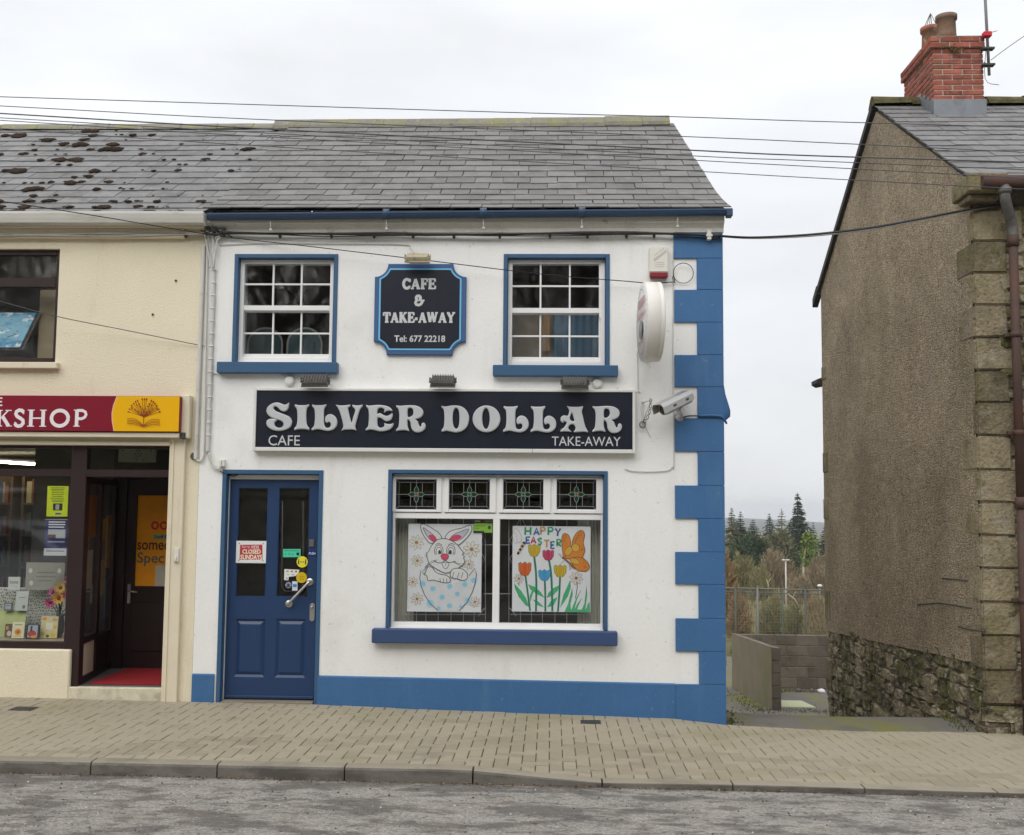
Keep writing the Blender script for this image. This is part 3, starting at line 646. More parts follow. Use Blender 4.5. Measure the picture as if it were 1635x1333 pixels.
# lump of render swelling out of the corner
mb = MB()
zz = [P(1157,y).z for y in (615,630,645,656,665,673)]; ww = [.004,.018,.045,.062,.060,.008]
vs = []
for z, w_ in zip(zz, ww): vs += [(XR+.008, -.015, z), (XR+.012+w_, .0, z), (XR+.012+w_, .10, z), (XR+.0, .16, z)]
mb.poly(vs, [(i*4+k, i*4+k+1, i*4+k+5, i*4+k+4) for i in range(5) for k in range(3)], smooth=True); mb.build('render_swelling', M['blue'], cafe)
def band(r, w, parent, name='surround', bottom=False, m='shadedtrim'):
    mb = MB(); x0, z0, x1, z1 = r
    # a flat raised band on the wall and the painted reveal inside it
    mb.box(x0-w, -.012, z0, x0-.0005, .004, z1+w, .003); mb.box(x1+.0005, -.012, z0, x1+w, .004, z1+w, .003); mb.box(x0, -.012, z1+.0005, x1, .004, z1+w, .003)
    mb.face([(x0+.002,-.010,z0),(x0+.002,-.010,z1),(x0+.002,.30,z1),(x0+.002,.30,z0)]); mb.face([(x1-.002,-.010,z0),(x1-.002,.30,z0),(x1-.002,.30,z1),(x1-.002,-.010,z1)])
    mb.face([(x0,-.010,z1-.002),(x1,-.010,z1-.002),(x1,.30,z1-.002),(x0,.30,z1-.002)])
    return mb.build(name, M[m], parent)
def sash(r, lab, sillpx, colpx, rowpx, yr):
    w_ = None
    x0, z0, x1, z1 = r; Y = yr
    mb = MB(); ring(mb, (x0+.003, z0, x1-.003, z1-.003), .04, Y, Y+.09, .004, wb=.05)
    win = mb.build('window', M['upvc'], cafe); tag(win, lab)
    band(r, .038, win)
    sx0, sz0, sx1, sz1 = rect(*sillpx)
    mb = MB(); mb.box(sx0, -.085, sz0, sx1, .30, sz1, .006); mb.build('sill', M['shadedtrim'], win)
    xm = [P((a+b)/2, (rowpx[0][0]+rowpx[3][1])/2, Y).x for a, b in zip([c[1] for c in colpx[:-1]], [c[0] for c in colpx[1:]])]
    gx0, gx1 = P(colpx[0][0], 480, Y).x, P(colpx[-1][1], 480, Y).x
    for (ra, rb, yy, nm) in ((rowpx[0], rowpx[1], Y+.012, 'upper_sash'), (rowpx[2], rowpx[3], Y+.045, 'lower_sash')):
        zt, zb = P(colpx[1][0], ra[0], yy).z, P(colpx[1][0], rb[1], yy).z; zm = P(colpx[1][0], (ra[1]+rb[0])/2, yy).z
        up = nm == 'upper_sash'
        mb = MB(); t = .028
        ring(mb, (gx0-t, zb-(.05 if up else .045), gx1+t, zt+t), t, yy, yy+.04, .004, wb=.05 if up else .045)
        if up:
            for xx in (gx0-t, gx1): mb.prism([(xx,zb-.05),(xx+t,zb-.05),(xx+t-.004,zb-.085),(xx+t/2,zb-.10),(xx+.004,zb-.085)], yy, yy+.035)
        mb.build(nm, M['upvc'], win)
        mb = MB()
        for xx in xm: mb.box(xx-.0085, yy+.006, zb, xx+.0085, yy+.03, zt, .002)
        mb.build('glazing_bar', M['upvc'], win)
        mb = MB(); mb.box(gx0, yy+.0075, zm-.0085, gx1, yy+.0285, zm+.0085, .002); mb.build('glazing_bar', M['upvc'], win)
        ex = [gx0]+xm+[gx1]
        for i in range(3):
            for (c, d) in ((zm, zt), (zb, zm)):
                pn = pane((ex[i], c, ex[i+1], d), yy+.018, win)
                for v in pn.data.vertices: v.co.y += .0  # flat pane
    return win
winA = sash(WA, 'sash window over the blue cafe door', (350,579.5,541,597), [(388.4,433),(436,478),(481.4,526)], [(418,452),(455,487.5),(498.5,530),(534,565)], .05)
winB = sash(WB, 'sash window next to the round projecting sign', (787.5,584.5,986,602), [(816.5,861),(864.6,908),(911.4,956.4)], [(421,455),(458,491.5),(502,535),(538,570)], .05)
# shop window with four leaded top lights
Y = .06; x0, z0, x1, z1 = WC
mb = MB(); ring(mb, (x0+.003, z0, x1-.003, z1-.003), .022, Y, Y+.09, .004, wb=.045)
zt0, zt1 = P(800,829,Y).z, P(800,820,Y).z
mb.box(x0+.025, Y+.002, zt0, x1-.025, Y+.088, zt1, .004)
xm0, xm1 = P(786.5,910,Y).x, P(797.5,910,Y).x
mb.box(xm0, Y+.003, z0+.044, xm1, Y+.086, zt0+.002, .004)
for a, b in ((706,709),(793,796),(880,883)): mb.box(P(a,790,Y).x-.012, Y+.004, zt1, P(b,790,Y).x+.012, Y+.08, z1-.022, .003)
mb.box(x0+.024, Y+.005, z1-.04, x1-.024, Y+.08, z1-.021, .002)
shopw = mb.build('window', M['upvc'], cafe); tag(shopw, 'wide white framed shop window with leaded top lights and two painted posters')
band(WC, .036, shopw)
sx0, sz0, sx1, sz1 = rect(596,1004.5,985,1027)
mb = MB(); mb.box(sx0, -.10, sz0, sx1, .30, sz1, .008); mb.build('sill', M['sillblue'], shopw)
pane((x0+.024, z0+.043, xm0, zt0), Y+.045, shopw); pane((xm1, z0+.043, x1-.024, zt0), Y+.045, shopw)
cas = [(624.5,706,632,697), (709,793,717,782), (796,880,803.5,867.5), (883,964,889,952)]
for k, (a, b, c, d) in enumerate(cas):
    xa, xb, ga, gb = P(a,790,Y).x, P(b,790,Y).x, P(c,790,Y).x, P(d,790,Y).x
    za, zb, g0, g1 = zt1+.006, z1-.022, P(c,813,Y).z, P(c,765,Y).z
    mb = MB(); mb.box(xa+.003, Y-.012, za, ga, Y+.05, zb, .006); mb.box(gb, Y-.012, za, xb-.003, Y+.05, zb, .006)
    mb.box(ga, Y-.011, za, gb, Y+.05, g0, .006); mb.box(ga, Y-.011, g1, gb, Y+.05, zb, .006)
    cz = mb.build('top_light', M['upvc'], shopw)
    pane((ga, g0, gb, g1), Y+.02, shopw, M['dglass'])
    # lead came, dark border and green petals
    cx, cz_, hw, hh = (ga+gb)/2, (g0+g1)/2, (gb-ga)/2, (g1-g0)/2
    pa = Paint(lambda u, v: Vector((u, Y+.0185, v)), (0,-1,0), .0001)
    dk, lead_ = pc((.012,.012,.014), .3), pc((.30,.31,.32), .5)
    b_ = .028
    for q in ([(ga,g0),(gb,g0),(gb-b_,g0+b_),(ga+b_,g0+b_)], [(ga,g1),(gb,g1),(gb-b_,g1-b_),(ga+b_,g1-b_)], [(ga,g0),(ga+b_,g0+b_),(ga+b_,g1-b_),(ga,g1)], [(gb,g0),(gb-b_,g0+b_),(gb-b_,g1-b_),(gb,g1)]): pa.fill(q, dk)
    pa.stroke([(ga+b_,g0+b_),(gb-b_,g0+b_),(gb-b_,g1-b_),(ga+b_,g1-b_)], .004, lead_, True)
    for q in ([(ga,cz_),(gb,cz_)], [(cx,g0),(cx,g1)], [(ga,g0),(ga+b_,g0+b_)], [(gb,g0),(gb-b_,g0+b_)], [(ga,g1),(ga+b_,g1-b_)], [(gb,g1),(gb-b_,g1-b_)], [(cx-.055,g0+b_),(cx-.055,g1-b_)], [(cx+.055,g0+b_),(cx+.055,g1-b_)]): pa.stroke(q, .0035, lead_)
    gr = pc((.012,.055,.022), .2)
    for a_ in range(4):
        an = a_*pi/2; ca, sa = cos(an), sin(an)
        pts = [(.012,0),(.028,.019),(.048,.019),(.076,0),(.048,-.019),(.028,-.019)]
        p2 = [(cx+p[0]*ca-p[1]*sa, cz_+p[0]*sa+p[1]*ca) for p in pts]
        pa.fill(p2, gr, 3); pa.stroke(p2, .0035, lead_, True, 3)
    pa.ell(cx, cz_, .015, .015, pc((.22,.035,.02) if k in (0,3) else (.03,.03,.03), .3), lead_, .0035)
    pa.build('leaded_flower', shopw)
# the door
Yd = .085
dx0, dz0, dx1, dz1 = rect(363,766,506,1115.5,Yd); dz0 = P(435,1116,Yd).z
band((DO[0], DO[1], DO[2], DO[3]), .04, cafe, 'door_surround')
mb = MB(); fz0 = dz0-.10
mb.box(DO[0]+.003, Yd-.02, fz0, dx0-.003, Yd+.08, DO[3]-.003, .004); mb.box(dx1+.003, Yd-.02, fz0, DO[2]-.003, Yd+.08, DO[3]-.003, .004); mb.box(dx0-.003, Yd-.019, dz1+.003, dx1+.003, Yd+.08, DO[3]-.003, .004)
mb.build('door_frame', M['upvc'], cafe)
mb = MB(); mb.box(DO[0]+.01, -.015, -.3, DO[2]-.01, .32, dz0-.008, .006); mb.build('doorstep', M['doorstep'], cafe)
gl = rect(378.5,779,426,953,Yd); gr_ = rect(443.5,779,493,953,Yd); pl = rect(374,988,423,1081,Yd); pr_ = rect(439.5,988,488,1082,Yd)
mb = MB(); wall(mb, dx0, dx1, dz0, dz1, [gl, gr_, pl, pr_], Yd, Yd+.045)
mb.box(dx0+.01, Yd-.012, dz0+.004, dx1-.01, Yd, dz0+.03, .004)
door = tag(mb.build('door', M['door'], cafe, recalc=False), 'blue panelled cafe door with two tall glass panes')
for r in (pl, pr_):
    mb = MB(); a, b, c, d = r; i1, i2 = .022, .05
    v = [(a,Yd,b),(c,Yd,b),(c,Yd,d),(a,Yd,d)]+[(a+i1,Yd+.018,b+i1),(c-i1,Yd+.018,b+i1),(c-i1,Yd+.018,d-i1),(a+i1,Yd+.018,d-i1)]+[(a+i2,Yd+.004,b+i2),(c-i2,Yd+.004,b+i2),(c-i2,Yd+.004,d-i2),(a+i2,Yd+.004,d-i2)]
    mb.poly(v, [(i, (i+1) % 4, 4+(i+1) % 4, 4+i) for i in range(4)]+[(4+i, 4+(i+1) % 4, 8+(i+1) % 4, 8+i) for i in range(4)]+[(8,9,10,11)]); mb.build('door_panel', M['door'], door)
for r in (gl, gr_):
    pane(r, Yd+.022, door)
    mb = MB(); ring(mb, r, .007, Yd+.004, Yd+.02, .002); mb.build('bead', M['door'], door)
mb = MB(); dq = lambda a, b: tuple(P(a, b, Yd+.03))
mb.tube([dq(484,800), dq(484,936), dq(480,943), dq(455,944), dq(450,937), dq(451,800)], .0022, 4); mb.build('lead_line', pc((.22,.22,.21)), door)
hA, hB = P(495,929,Yd), P(461.5,964,Yd)
mb = MB(); o1, o2 = Vector((hA.x,Yd-.055,hA.z)), Vector((hB.x,Yd-.055,hB.z))
mb.tube(smoothpts([(hA.x,Yd,hA.z),(hA.x,Yd-.04,hA.z),tuple(lerp(o1,o2,.08)),tuple(lerp(o1,o2,.92)),(hB.x,Yd-.04,hB.z),(hB.x,Yd,hB.z)], 4, False), .0125, 10)
for h in (hA, hB): mb.lathe([(.036,0),(.036,.006),(.028,.012),(.014,.014)], (h.x,Yd,h.z), (0,-1,0), 20)
mb.build('pull_handle', M['steel'], door)
r = rect(494.5,963,502.5,992,Yd); mb = MB(); cx = (r[0]+r[2])/2; hw = (r[2]-r[0])/2
pts = [(cx+hw*cos(a), r[3]-hw+hw*sin(a)) for a in [pi*i/8 for i in range(9)]]+[(cx+hw*cos(a), r[1]+hw+hw*sin(a)) for a in [pi+pi*i/8 for i in range(9)]]
mb.prism(pts, Yd-.012, Yd, bev=.003); mb.lathe([(.012,0),(.012,.012),(.006,.014)], (cx,Yd-.012,r[3]-.035), (0,-1,0), 12); mb.build('lock_plate', M['steel'], door)
r = rect(494,861,502,873,Yd); mb = MB(); mb.box(r[0],Yd-.014,r[1],r[2],Yd,r[3],.003); mb.build('bell_push', M['flood'], door)
r = rect(492,879.5,505,887.5,Yd); mb = MB(); mb.box(r[0],Yd-.003,r[1],r[2],Yd,r[3],.0005); ps = mb.build('push_plate', pc(hexc('1c2a80'), .4), door)
text('PUSH', 'push_lettering', (r[0]+.008,r[1]+.012,r[2]-.008,r[3]-.012), Yd-.0034, M['paper'], ps, .012)
# cornice, gutter, brackets, roof
mb = MB(); prof = [(0,ZE-.11),(-.03,ZE-.11),(-.03,ZE-.07),(-.06,ZE-.035),(-.085,ZE-.03),(-.085,ZE+.04),(0,ZE+.04)]
mb.poly([(x, y, z) for x in (XL+.01, XR+.02) for y, z in prof], [(i, (i+1) % 7, 7+(i+1) % 7, 7+i) for i in range(7)]+[tuple(range(7)), tuple(range(7,14))[::-1]]); mb.build('cornice', M['soffit'], cafe)
def gutter(x0, x1, yc, zc0, zc1, r, mat, parent, boxy=False):
    mb = MB(); n = 8; pr = []
    if boxy: pr = [(-r*1.1,.05),(-r*1.1,.03),(-r*.95,-.01),(-r*.75,-.05),(-r*.6,-.055),(r*.9,-.055),(r*.9,.05)]
    else: pr = [(-r*1.08, .012), (-r*1.08, -.002)]+[(r*cos(pi+pi*i/n), r*sin(pi+pi*i/n)) for i in range(n+1)]+[(r,.012)]
    m = len(pr); t = .004
    vs = [(x, yc+a, z+b) for x, z in ((x0,zc0),(x1,zc1)) for a, b in pr]+[(x, yc+a*.93, z+b+t) for x, z in ((x0,zc0),(x1,zc1)) for a, b in pr]
    fs = [(i, i+1, m+i+1, m+i) for i in range(m-1)]+[(2*m+i, 2*m+i+1, 3*m+i+1, 3*m+i) for i in range(m-1)]+[tuple(range(m)), tuple(range(m,2*m))[::-1]]
    mb.poly(vs, fs, smooth=False); return mb.build('gutter', mat, parent)
gz0, gz1 = P(332,344.5,-.14).z, P(1165,337,-.14).z
gut = gutter(P(332,345,-.14).x, P(1168,338,-.14).x, -.14, gz0, gz1, .046, M['gutter'], cafe)
mb = MB(); xe = P(1168,338,-.14).x; mb.box(xe-.05,-.195,gz1-.056,xe+.004,-.09,gz1+.014,.004); mb.build('gutter_end', M['gutter'], cafe)
for bx in (432,617,772,929,1082):
    xx = P(bx,355,-.12).x; zg = lerp(gz0, gz1, (xx+3.3)/4.95)
    mb = MB(); mb.tube([(xx,-.135,zg-.05),(xx,-.11,zg-.12),(xx,-.10,zg-.125),(xx,-.085,zg-.125)], .006, 5); mb.box(xx-.012,-.115,zg-.14,xx+.012,-.085,zg-.118,.002); mb.build('gutter_bracket', M['palecable'], cafe)
for bx in (617,772,929):
    xx = P(bx,345,-.14).x; zg = lerp(gz0, gz1, (xx+3.3)/4.95)
    mb = MB(); mb.lathe([(.050,-.03),(.050,.03)], (xx,-.14,zg), (1,0,0), 16); mb.build('gutter_union', M['gutter'], cafe)
prof = [(-.12,4.652),(.12,4.755),(.40,4.895),(.80,5.13),(1.3,5.45),(3.2,6.655)]
def xr_(t): return 1.665-.17*t
mb = MB(); mb.poly([(x, y, z-.02) for y, z in prof for x in (XL+.02, 1.63-.17*(y+.12)/3.3)]+[(XL+.02,6.5,4.6),(1.42,6.5,4.6)], [(2*i, 2*i+1, 2*i+3, 2*i+2) for i in range(len(prof))]); roof = mb.build('roof', M['darkwood'], cafe)
slate_roof(cafe, roof, prof, lambda t: XL-.005, xr_, .292, .232, M['slate'])
# ridge tiles
m2 = MB(); m2.poly([(x, 3.2+y, 6.655+z) for x in (P(443,190,3.2).x, P(1066,182,3.2).x) for y, z in ((-.11,-.06),(-.03,.03),(.03,.03),(.11,-.06))], [(i,i+1,5+i,4+i) for i in range(3)]+[(0,1,2,3),(7,6,5,4)]); m2.build('ridge_mortar', M['mortar'], roof)
rx = [P(441,190,3.2).x]; rend = P(1068,182,3.2).x; k = 0
while rx[-1] < rend-.3: rx.append(rx[-1]+random.choice((.46,.46,.46)))
rx[-1] = rend
for a, b in zip(rx[:-1], rx[1:]):
    dz = .035*((a+3.5)/5)**2+random.gauss(0,.004); m2 = MB()
    m2.poly([(x, 3.2+y, 6.665+z+dz) for x in (a+.0012, b-.0012) for y, z in ((-.14,-.095),(-.13,-.045),(-.05,.052),(0,.066),(.05,.052),(.13,-.04))], [(i, i+1, 7+i, 6+i) for i in range(5)]+[tuple(range(6)), tuple(range(6,12))[::-1]])
    m2.build('ridge_tile', M['ridge'], roof)

# ================================================================== the bookshop
shop = thing('bookshop_building', (-5.6, 0, .07), 'cream two storey bookshop with mossy slate roof and brown shopfront', 'building')
XS = -9.2; ZS = 4.53
UW = rect(-190,397,92,578); SW = rect(-330,700,271,1100); SW = (SW[0], -.05, SW[2], SW[3])
mb = MB(); wall(mb, XS, XL-.002, -.4, ZS, [UW, SW], 0, .30)
mb.face([(XS,0,-.4),(XS,0,ZS),(XS,6.4,ZS),(XS,6.4,-.4)]); mb.face([(XS,6.4,-.4),(XL,6.4,-.4),(XL,6.4,ZS),(XS,6.4,ZS)])
mb.build('wall', M['cream'], shop, recalc=False)
mb = MB()
for (a, b, c, d, zf, zc) in ((XS+.02, XL-.05, 1.25, 4.6, .09, 2.42), (XS+.02, XL-.05, .305, 4.6, 2.72, ZS-.05)):
    mb.face([(a,c,zf),(b,c,zf),(b,d,zf),(a,d,zf)], 1); mb.face([(a,c,zc),(a,d,zc),(b,d,zc),(b,c,zc)]); mb.face([(a,d,zf),(b,d,zf),(b,d,zc),(a,d,zc)])
    mb.face([(a,c,zf),(a,d,zf),(a,d,zc),(a,c,zc)]); mb.face([(b,c,zf),(b,c,zc),(b,d,zc),(b,d,zf)])
mb.build('interior', [M['room'], M['floorwood']], shop, recalc=False)
# upstairs window
Y = .05; x0, z0, x1, z1 = UW
mb = MB(); ring(mb, (x0, z0, x1, z1), .05, Y, Y+.07, .005)
zt = rect(0,443,80,458,Y); mb.box(x0+.05, Y+.002, zt[1], x1-.05, Y+.068, zt[3], .004)
uw = tag(mb.build('window', M['brown'], shop), 'brown framed upstairs window with a blue picture behind it')
pane((x0+.05, z0+.05, x1-.05, zt[1]), Y+.03, uw); pane((x0+.05, zt[3], x1-.05, z1-.05), Y+.03, uw)
sr = rect(-200,579,96,589); mb = MB(); mb.box(sr[0], -.07, sr[1], sr[2], .05, sr[3], .006); mb.build('sill', M['creamtrim'], uw)
# cornice and gutter
mb = MB(); mb.box(XS, -.06, ZS-.14, XL-.2, .0, ZS-.05, .006); mb.box(XS, -.10, ZS-.05, XL-.003, .0, ZS+.04, .006); mb.build('cornice', M['creamtrim'], shop)
gutter(XS, P(328,350,-.15).x, -.15, P(160,348,-.15).z, P(328,349,-.15).z, .07, M['creamgutter'], shop, True)
prof2 = [(-.13,4.60),(.15,4.735),(.5,4.93),(1.2,5.37),(3.2,6.62)]
mb = MB(); mb.poly([(x, y, z-.02) for y, z in prof2 for x in (XS, XL+.02)]+[(XS,6.5,4.5),(XL+.02,6.5,4.5)], [(2*i, 2*i+1, 2*i+3, 2*i+2) for i in range(len(prof2))]); roof2 = mb.build('roof', M['darkwood'], shop)
slate_roof(shop, roof2, prof2, lambda t: -7.6+.0*t, lambda t: XL-.012, .33, .245, M['slate2'])
a = -7.9
while a < P(438,190,3.2).x-.1:
    b = min(a+.46, P(441,190,3.2).x-.004); m2 = MB()
    m2.poly([(x, 3.2+y, 6.62+z+random.gauss(0,.003)) for x in (a+.004, b-.002) for y, z in ((-.13,-.045),(-.12,-.02),(-.04,.05),(0,.06),(.04,.05),(.13,-.04))], [(i, i+1, 7+i, 6+i) for i in range(5)]+[tuple(range(6)), tuple(range(6,12))[::-1]])
    m2.build('ridge_tile', M['ridge'], roof2); a += .46
# moss cushions, thickest low down and to the left
mm = []
for k in range(10):
    b = MB(); n = 13
    vs = [(.0,.0,.38)]
    rg = [random.uniform(.55,1.35) for i in range(n)]
    for rr, zz in ((.45,.36),(.8,.2),(1.0,0),(1.0,-.3)):
        for i in range(n): vs.append((rr*cos(2*pi*i/n)*rg[i]*random.uniform(.9,1.1), rr*sin(2*pi*i/n)*rg[i]*random.uniform(.85,1.15), zz*random.uniform(.6,1.3)))
    b.poly(vs, [(0,1+i,1+(i+1)%n) for i in range(n)]+[(1+r*n+i, 1+(r+1)*n+i, 1+(r+1)*n+(i+1)%n, 1+r*n+(i+1)%n) for r in range(3) for i in range(n)], smooth=True)
    me = bpy.data.meshes.new('moss_clump'); b.bm.to_mesh(me); b.bm.free(); me.materials.append(M['moss']); mm.append(me)
Ls = 3.9; cum2 = table([(0,-.13)]+[(sum((Vector(prof2[i+1])-Vector(prof2[i])).length for i in range(k+1)), prof2[k+1][0]) for k in range(4)])
yz2 = table(prof2)
for k in range(298):
    s = 3.7*random.random()**1.55; x = -7.4+4.05*random.random()**1.5
    course = max(0, round(s/.245))*.245 + abs(random.gauss(0,.022))-.005        # moss gathers at the slate tails
    y = cum2(course); z = yz2(y)+.03; ang = atan2(yz2(y+.05)-yz2(y-.05), .1)
    size = random.choice((.013,.017,.022,.027,.033,.042,.052,.062))*random.uniform(.8,1.25)*(1.15 if x < -4.8 else .75)
    link('moss_clump', random.choice(mm), roof2, Matrix.Translation((x,y,z)) @ Matrix.Rotation(ang,4,'X') @ Matrix.Rotation(random.gauss(0,.25)+random.choice((0,pi)),4,'Z') @ Matrix.Diagonal((size*random.uniform(.95,1.35),size,size*.6,1)))
# ---- shopfront: cream pilaster, shutter box, brown frames
px0, px1 = P(265,900,-.03).x, P(290,900,-.03).x
mb = MB(); mb.box(px0, -.045, wz(-3.5)-.05, px1, .10, P(275,698,-.03).z, .005); mb.box(px0+.03,-.055,wz(-3.5)-.05,px0+.045,-.04,P(275,702,-.03).z); mb.build('pilaster', M['creamtrim'], shop)
r1, r2, r3 = rect(-330,689,287,697,-.10), rect(-330,697,271,703,-.04), rect(-330,703,271,709.5,-.05)
mb = MB(); mb.box(r1[0],-.13,r1[1],r1[2],.05,r1[3],.004); mb.box(r2[0],-.03,r2[1]-.004,r2[2]-.0,.06,r2[3]+.004); mb.box(r3[0],-.055,r3[1],r3[2]+.002,.06,r3[3],.004); mb.build('shutter_box', M['creamtrim'], shop)
ret = rect(289,631,304,700,-.06); mb = MB(); mb.box(ret[0],-.09,ret[1],ret[2],.0,ret[3],.008); mb.build('fascia_return', M['creamtrim'], shop)
# the stall riser under the shop window and the step
Yf = .03
sr = rect(-330,1034,112,1115,Yf-.03); mb = MB(); mb.box(sr[0], -.02, -.2, sr[2], .28, sr[3], .012); mb.build('stall_riser', M['cream'], shop)
stp = rect(108,1098,270,1115,-.01); mb = MB(); mb.box(stp[0]+.004, -.012, -.2, px0-.002, .30, stp[3], .008); mb.build('step', M['step'], shop)
ZF = stp[3]                                                         # lobby floor
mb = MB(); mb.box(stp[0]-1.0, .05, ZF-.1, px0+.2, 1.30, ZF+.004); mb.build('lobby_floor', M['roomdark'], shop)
# window frame: mullion at the corner of the lobby, transom, bottom rail
mx0, mx1 = P(108,880,Yf).x, P(133,880,Yf).x; tr = rect(-330,748,271,760,Yf); bt = rect(-330,1022,113,1034,Yf); zh = rect(0,709,271,716,Yf)
mb = MB(); XF = r1[0]
mb.box(XF, Yf, bt[1], mx0+.02, Yf+.07, bt[3], .004); mb.box(mx0, Yf-.006, ZF-.02, mx1, Yf+.09, zh[3], .006)
mb.box(XF, Yf+.001, tr[1], px0+.03, Yf+.07, tr[3], .004); mb.box(XF, Yf+.002, zh[1], px0+.03, Yf+.07, zh[3]+.01, .004)
mb.box(px0-.015, Yf+.0, ZF, px0+.03, Yf+.07, tr[1]+.002, .004)
mb.box(-6.25, Yf+.003, bt[1], -6.18, Yf+.07, zh[1], .004)
fr = mb.build('shop_frame', M['brown'], shop)
pane((XF, bt[3], mx0, tr[1]), Yf+.03, fr); pane((XF, tr[3], mx0, zh[1]), Yf+.03, fr); pane((mx1, tr[3], px0, zh[1]), Yf+.03, fr)
# splayed lobby side: a glazed screen running back from the mullion
A, B = Vector((mx1-.03, Yf+.06, 0)), Vector((P(178,900,1.15).x, 1.15, 0))
def on(u, z, off=0): p = A.lerp(B, u); nrm = (B-A).cross(Vector((0,0,1))).normalized(); return Vector((p.x, p.y, z))+nrm*off
def slab(mb, u0, u1, z0, z1, t0, t1):
    v = [on(u, z, o) for o in (t0, t1) for (u, z) in ((u0,z0),(u1,z0),(u1,z1),(u0,z1))]
    mb.poly(v, [(0,1,2,3),(7,6,5,4),(0,4,5,1),(1,5,6,2),(2,6,7,3),(3,7,4,0)])
mb = MB(); zb, zt_ = P(140,1022,.2).z, tr[1]
for (u0, u1, za, zc) in ((.0,.05,ZF,zt_),(.44,.52,ZF,zt_),(.95,1,ZF,zt_),(.05,.44,zt_-.06,zt_),(.52,.95,zt_-.06,zt_),(.05,.44,zb-.03,zb+.03),(.52,.95,zb-.06,zb),(.05,.95,ZF,ZF+.07)): slab(mb, u0, u1, za, zc, -.03, .03)
slab(mb, .52, .95, ZF+.07, zb-.06, -.01, .012)
ls = mb.build('lobby_screen', M['brown'], shop)
mb = MB(); slab(mb, .05,.44,zb+.03,zt_-.06,0,.005); mb.build('pane', M['glass'], ls)
mb = MB(); slab(mb, .52,.95,zb,zt_-.06,0,.005); mb.build('pane', M['glass'], ls)
mb = MB(); slab(mb, .05,.44,ZF+.07,zb-.03,-.008,.012); mb.build('lower_panel', M['creamtrim'], ls)
for (u0, u1, za_, zc_2, col, lab) in ((.10,.36,1.55,1.95,'7a4a2a','brown poster high on the near lobby pane'), (.12,.30,1.05,1.42,'8a8274','pale leaflet low on the near lobby pane'), (.58,.72,1.50,1.72,'b09a70','tan leaflet high on the far lobby pane'), (.76,.90,1.22,1.75,'a08c60','tall tan leaflet on the far lobby pane'), (.60,.74,.95,1.30,'9c9484','grey leaflet in the middle of the far lobby pane'), (.78,.92,.72,1.12,'5c6478','blue grey leaflet low on the far lobby pane')):
    mb = MB(); slab(mb, u0, u1, za_, zc_2, .007, .010); tag(mb.build('leaflet', pc(hexc(col))), lab, 'leaflet', 'leaflets on the lobby glass')
# lobby side walls, ceiling and the recessed shop door
Yr = 1.18; rw = px0+.02
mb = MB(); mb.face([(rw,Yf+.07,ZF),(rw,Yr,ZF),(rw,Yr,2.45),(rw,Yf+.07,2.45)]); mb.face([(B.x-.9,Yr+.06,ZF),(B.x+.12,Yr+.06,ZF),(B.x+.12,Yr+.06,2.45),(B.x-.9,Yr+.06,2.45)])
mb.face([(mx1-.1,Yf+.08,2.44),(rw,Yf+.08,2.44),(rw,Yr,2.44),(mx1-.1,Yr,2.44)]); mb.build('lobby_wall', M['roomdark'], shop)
dx0_, dx1_ = P(200,900,Yr).x, P(282,900,Yr).x; dzt = P(230,765,Yr).z
mb = MB(); mb.box(B.x-.02, Yr-.02, ZF, dx0_, Yr+.06, 2.44, .004); mb.box(dx0_, Yr-.019, dzt, rw, Yr+.06, 2.44, .004); mb.build('door_frame', M['brown'], shop)
og = rect(217,791,284,936,Yr); dp = rect(209,962,262,1040,Yr)
mb = MB(); wall(mb, dx0_+.004, rw, ZF+.008, dzt-.004, [(og[0],og[1],rw-.12,og[3])], Yr, Yr+.045); mb.box(dp[0],Yr-.012,dp[1],rw-.1,Yr,dp[3],.008)
sdoor = tag(mb.build('door', M['brown'], shop, recalc=False), 'dark brown recessed shop door with orange poster pane')
mb = MB(); mb.box(og[0]-.01, Yr+.018, og[1]-.01, rw-.11, Yr+.024, og[3]+.01); op = mb.build('orange_panel', pc((.95,.36,.012), .5), sdoor)
tw = lambda a,b,c,d: rect(a,b,c,d,Yr+.015)
text('oo', 'lettering', tw(241,832,268,846), Yr+.0165, pc(hexc('d8332a')), op, .02)
text('someo', 'lettering', tw(219,866,272,878), Yr+.0165, pc(hexc('3c2c1c')), op, .01)
text('Spec', 'lettering', tw(219,882,262,904), Yr+.0165, pc(hexc('4f6e66')), op, .01)
q = tw(245,853,270,861); mb = MB(); mb.box(q[0],Yr+.014,q[1],q[2],Yr+.0175,q[3]); mb.build('sticker', pc(hexc('9fb48c')), op); text('Staff O', 'lettering', (q[0]+.01,q[1]+.01,q[2]-.005,q[3]-.008), Yr+.0132, pc((.03,.05,.03)), op, .01)
q = tw(248,903,272,936); mb = MB(); mb.box(q[0],Yr+.014,q[1],q[2],Yr+.0175,q[3]); mb.build('sticker', pc(hexc('cfcabb')), op)
mb = MB(); hh = P(205,948,Yr-.02); mb.box(hh.x-.018,Yr-.01,hh.z-.10,hh.x+.018,Yr,hh.z+.10,.004); mb.tube([(hh.x,Yr-.01,hh.z+.03),(hh.x,Yr-.045,hh.z+.03),(hh.x+.10,Yr-.045,hh.z+.02)], .009, 8); mb.build('handle', M['steel'], sdoor)
mat_ = MB(); mat_.box(mx1+.06, .13, ZF+.004, px0-.02, 1.12, ZF+.018, .003); tag(mat_.build('door_mat', M['redmat']), 'red mat in the bookshop lobby in front of the dark door', 'mat')
mb = MB(); k = P(282,892,-.05); mb.box(k.x-.022,-.062,k.z-.03,k.x+.022,-.044,k.z+.10,.003); mb.tube([(k.x,-.06,k.z+.02),(k.x,-.085,k.z+.01),(k.x+.005,-.085,k.z-.03)], .006, 6); mb.build('shutter_lock', M['plastic'], shop)
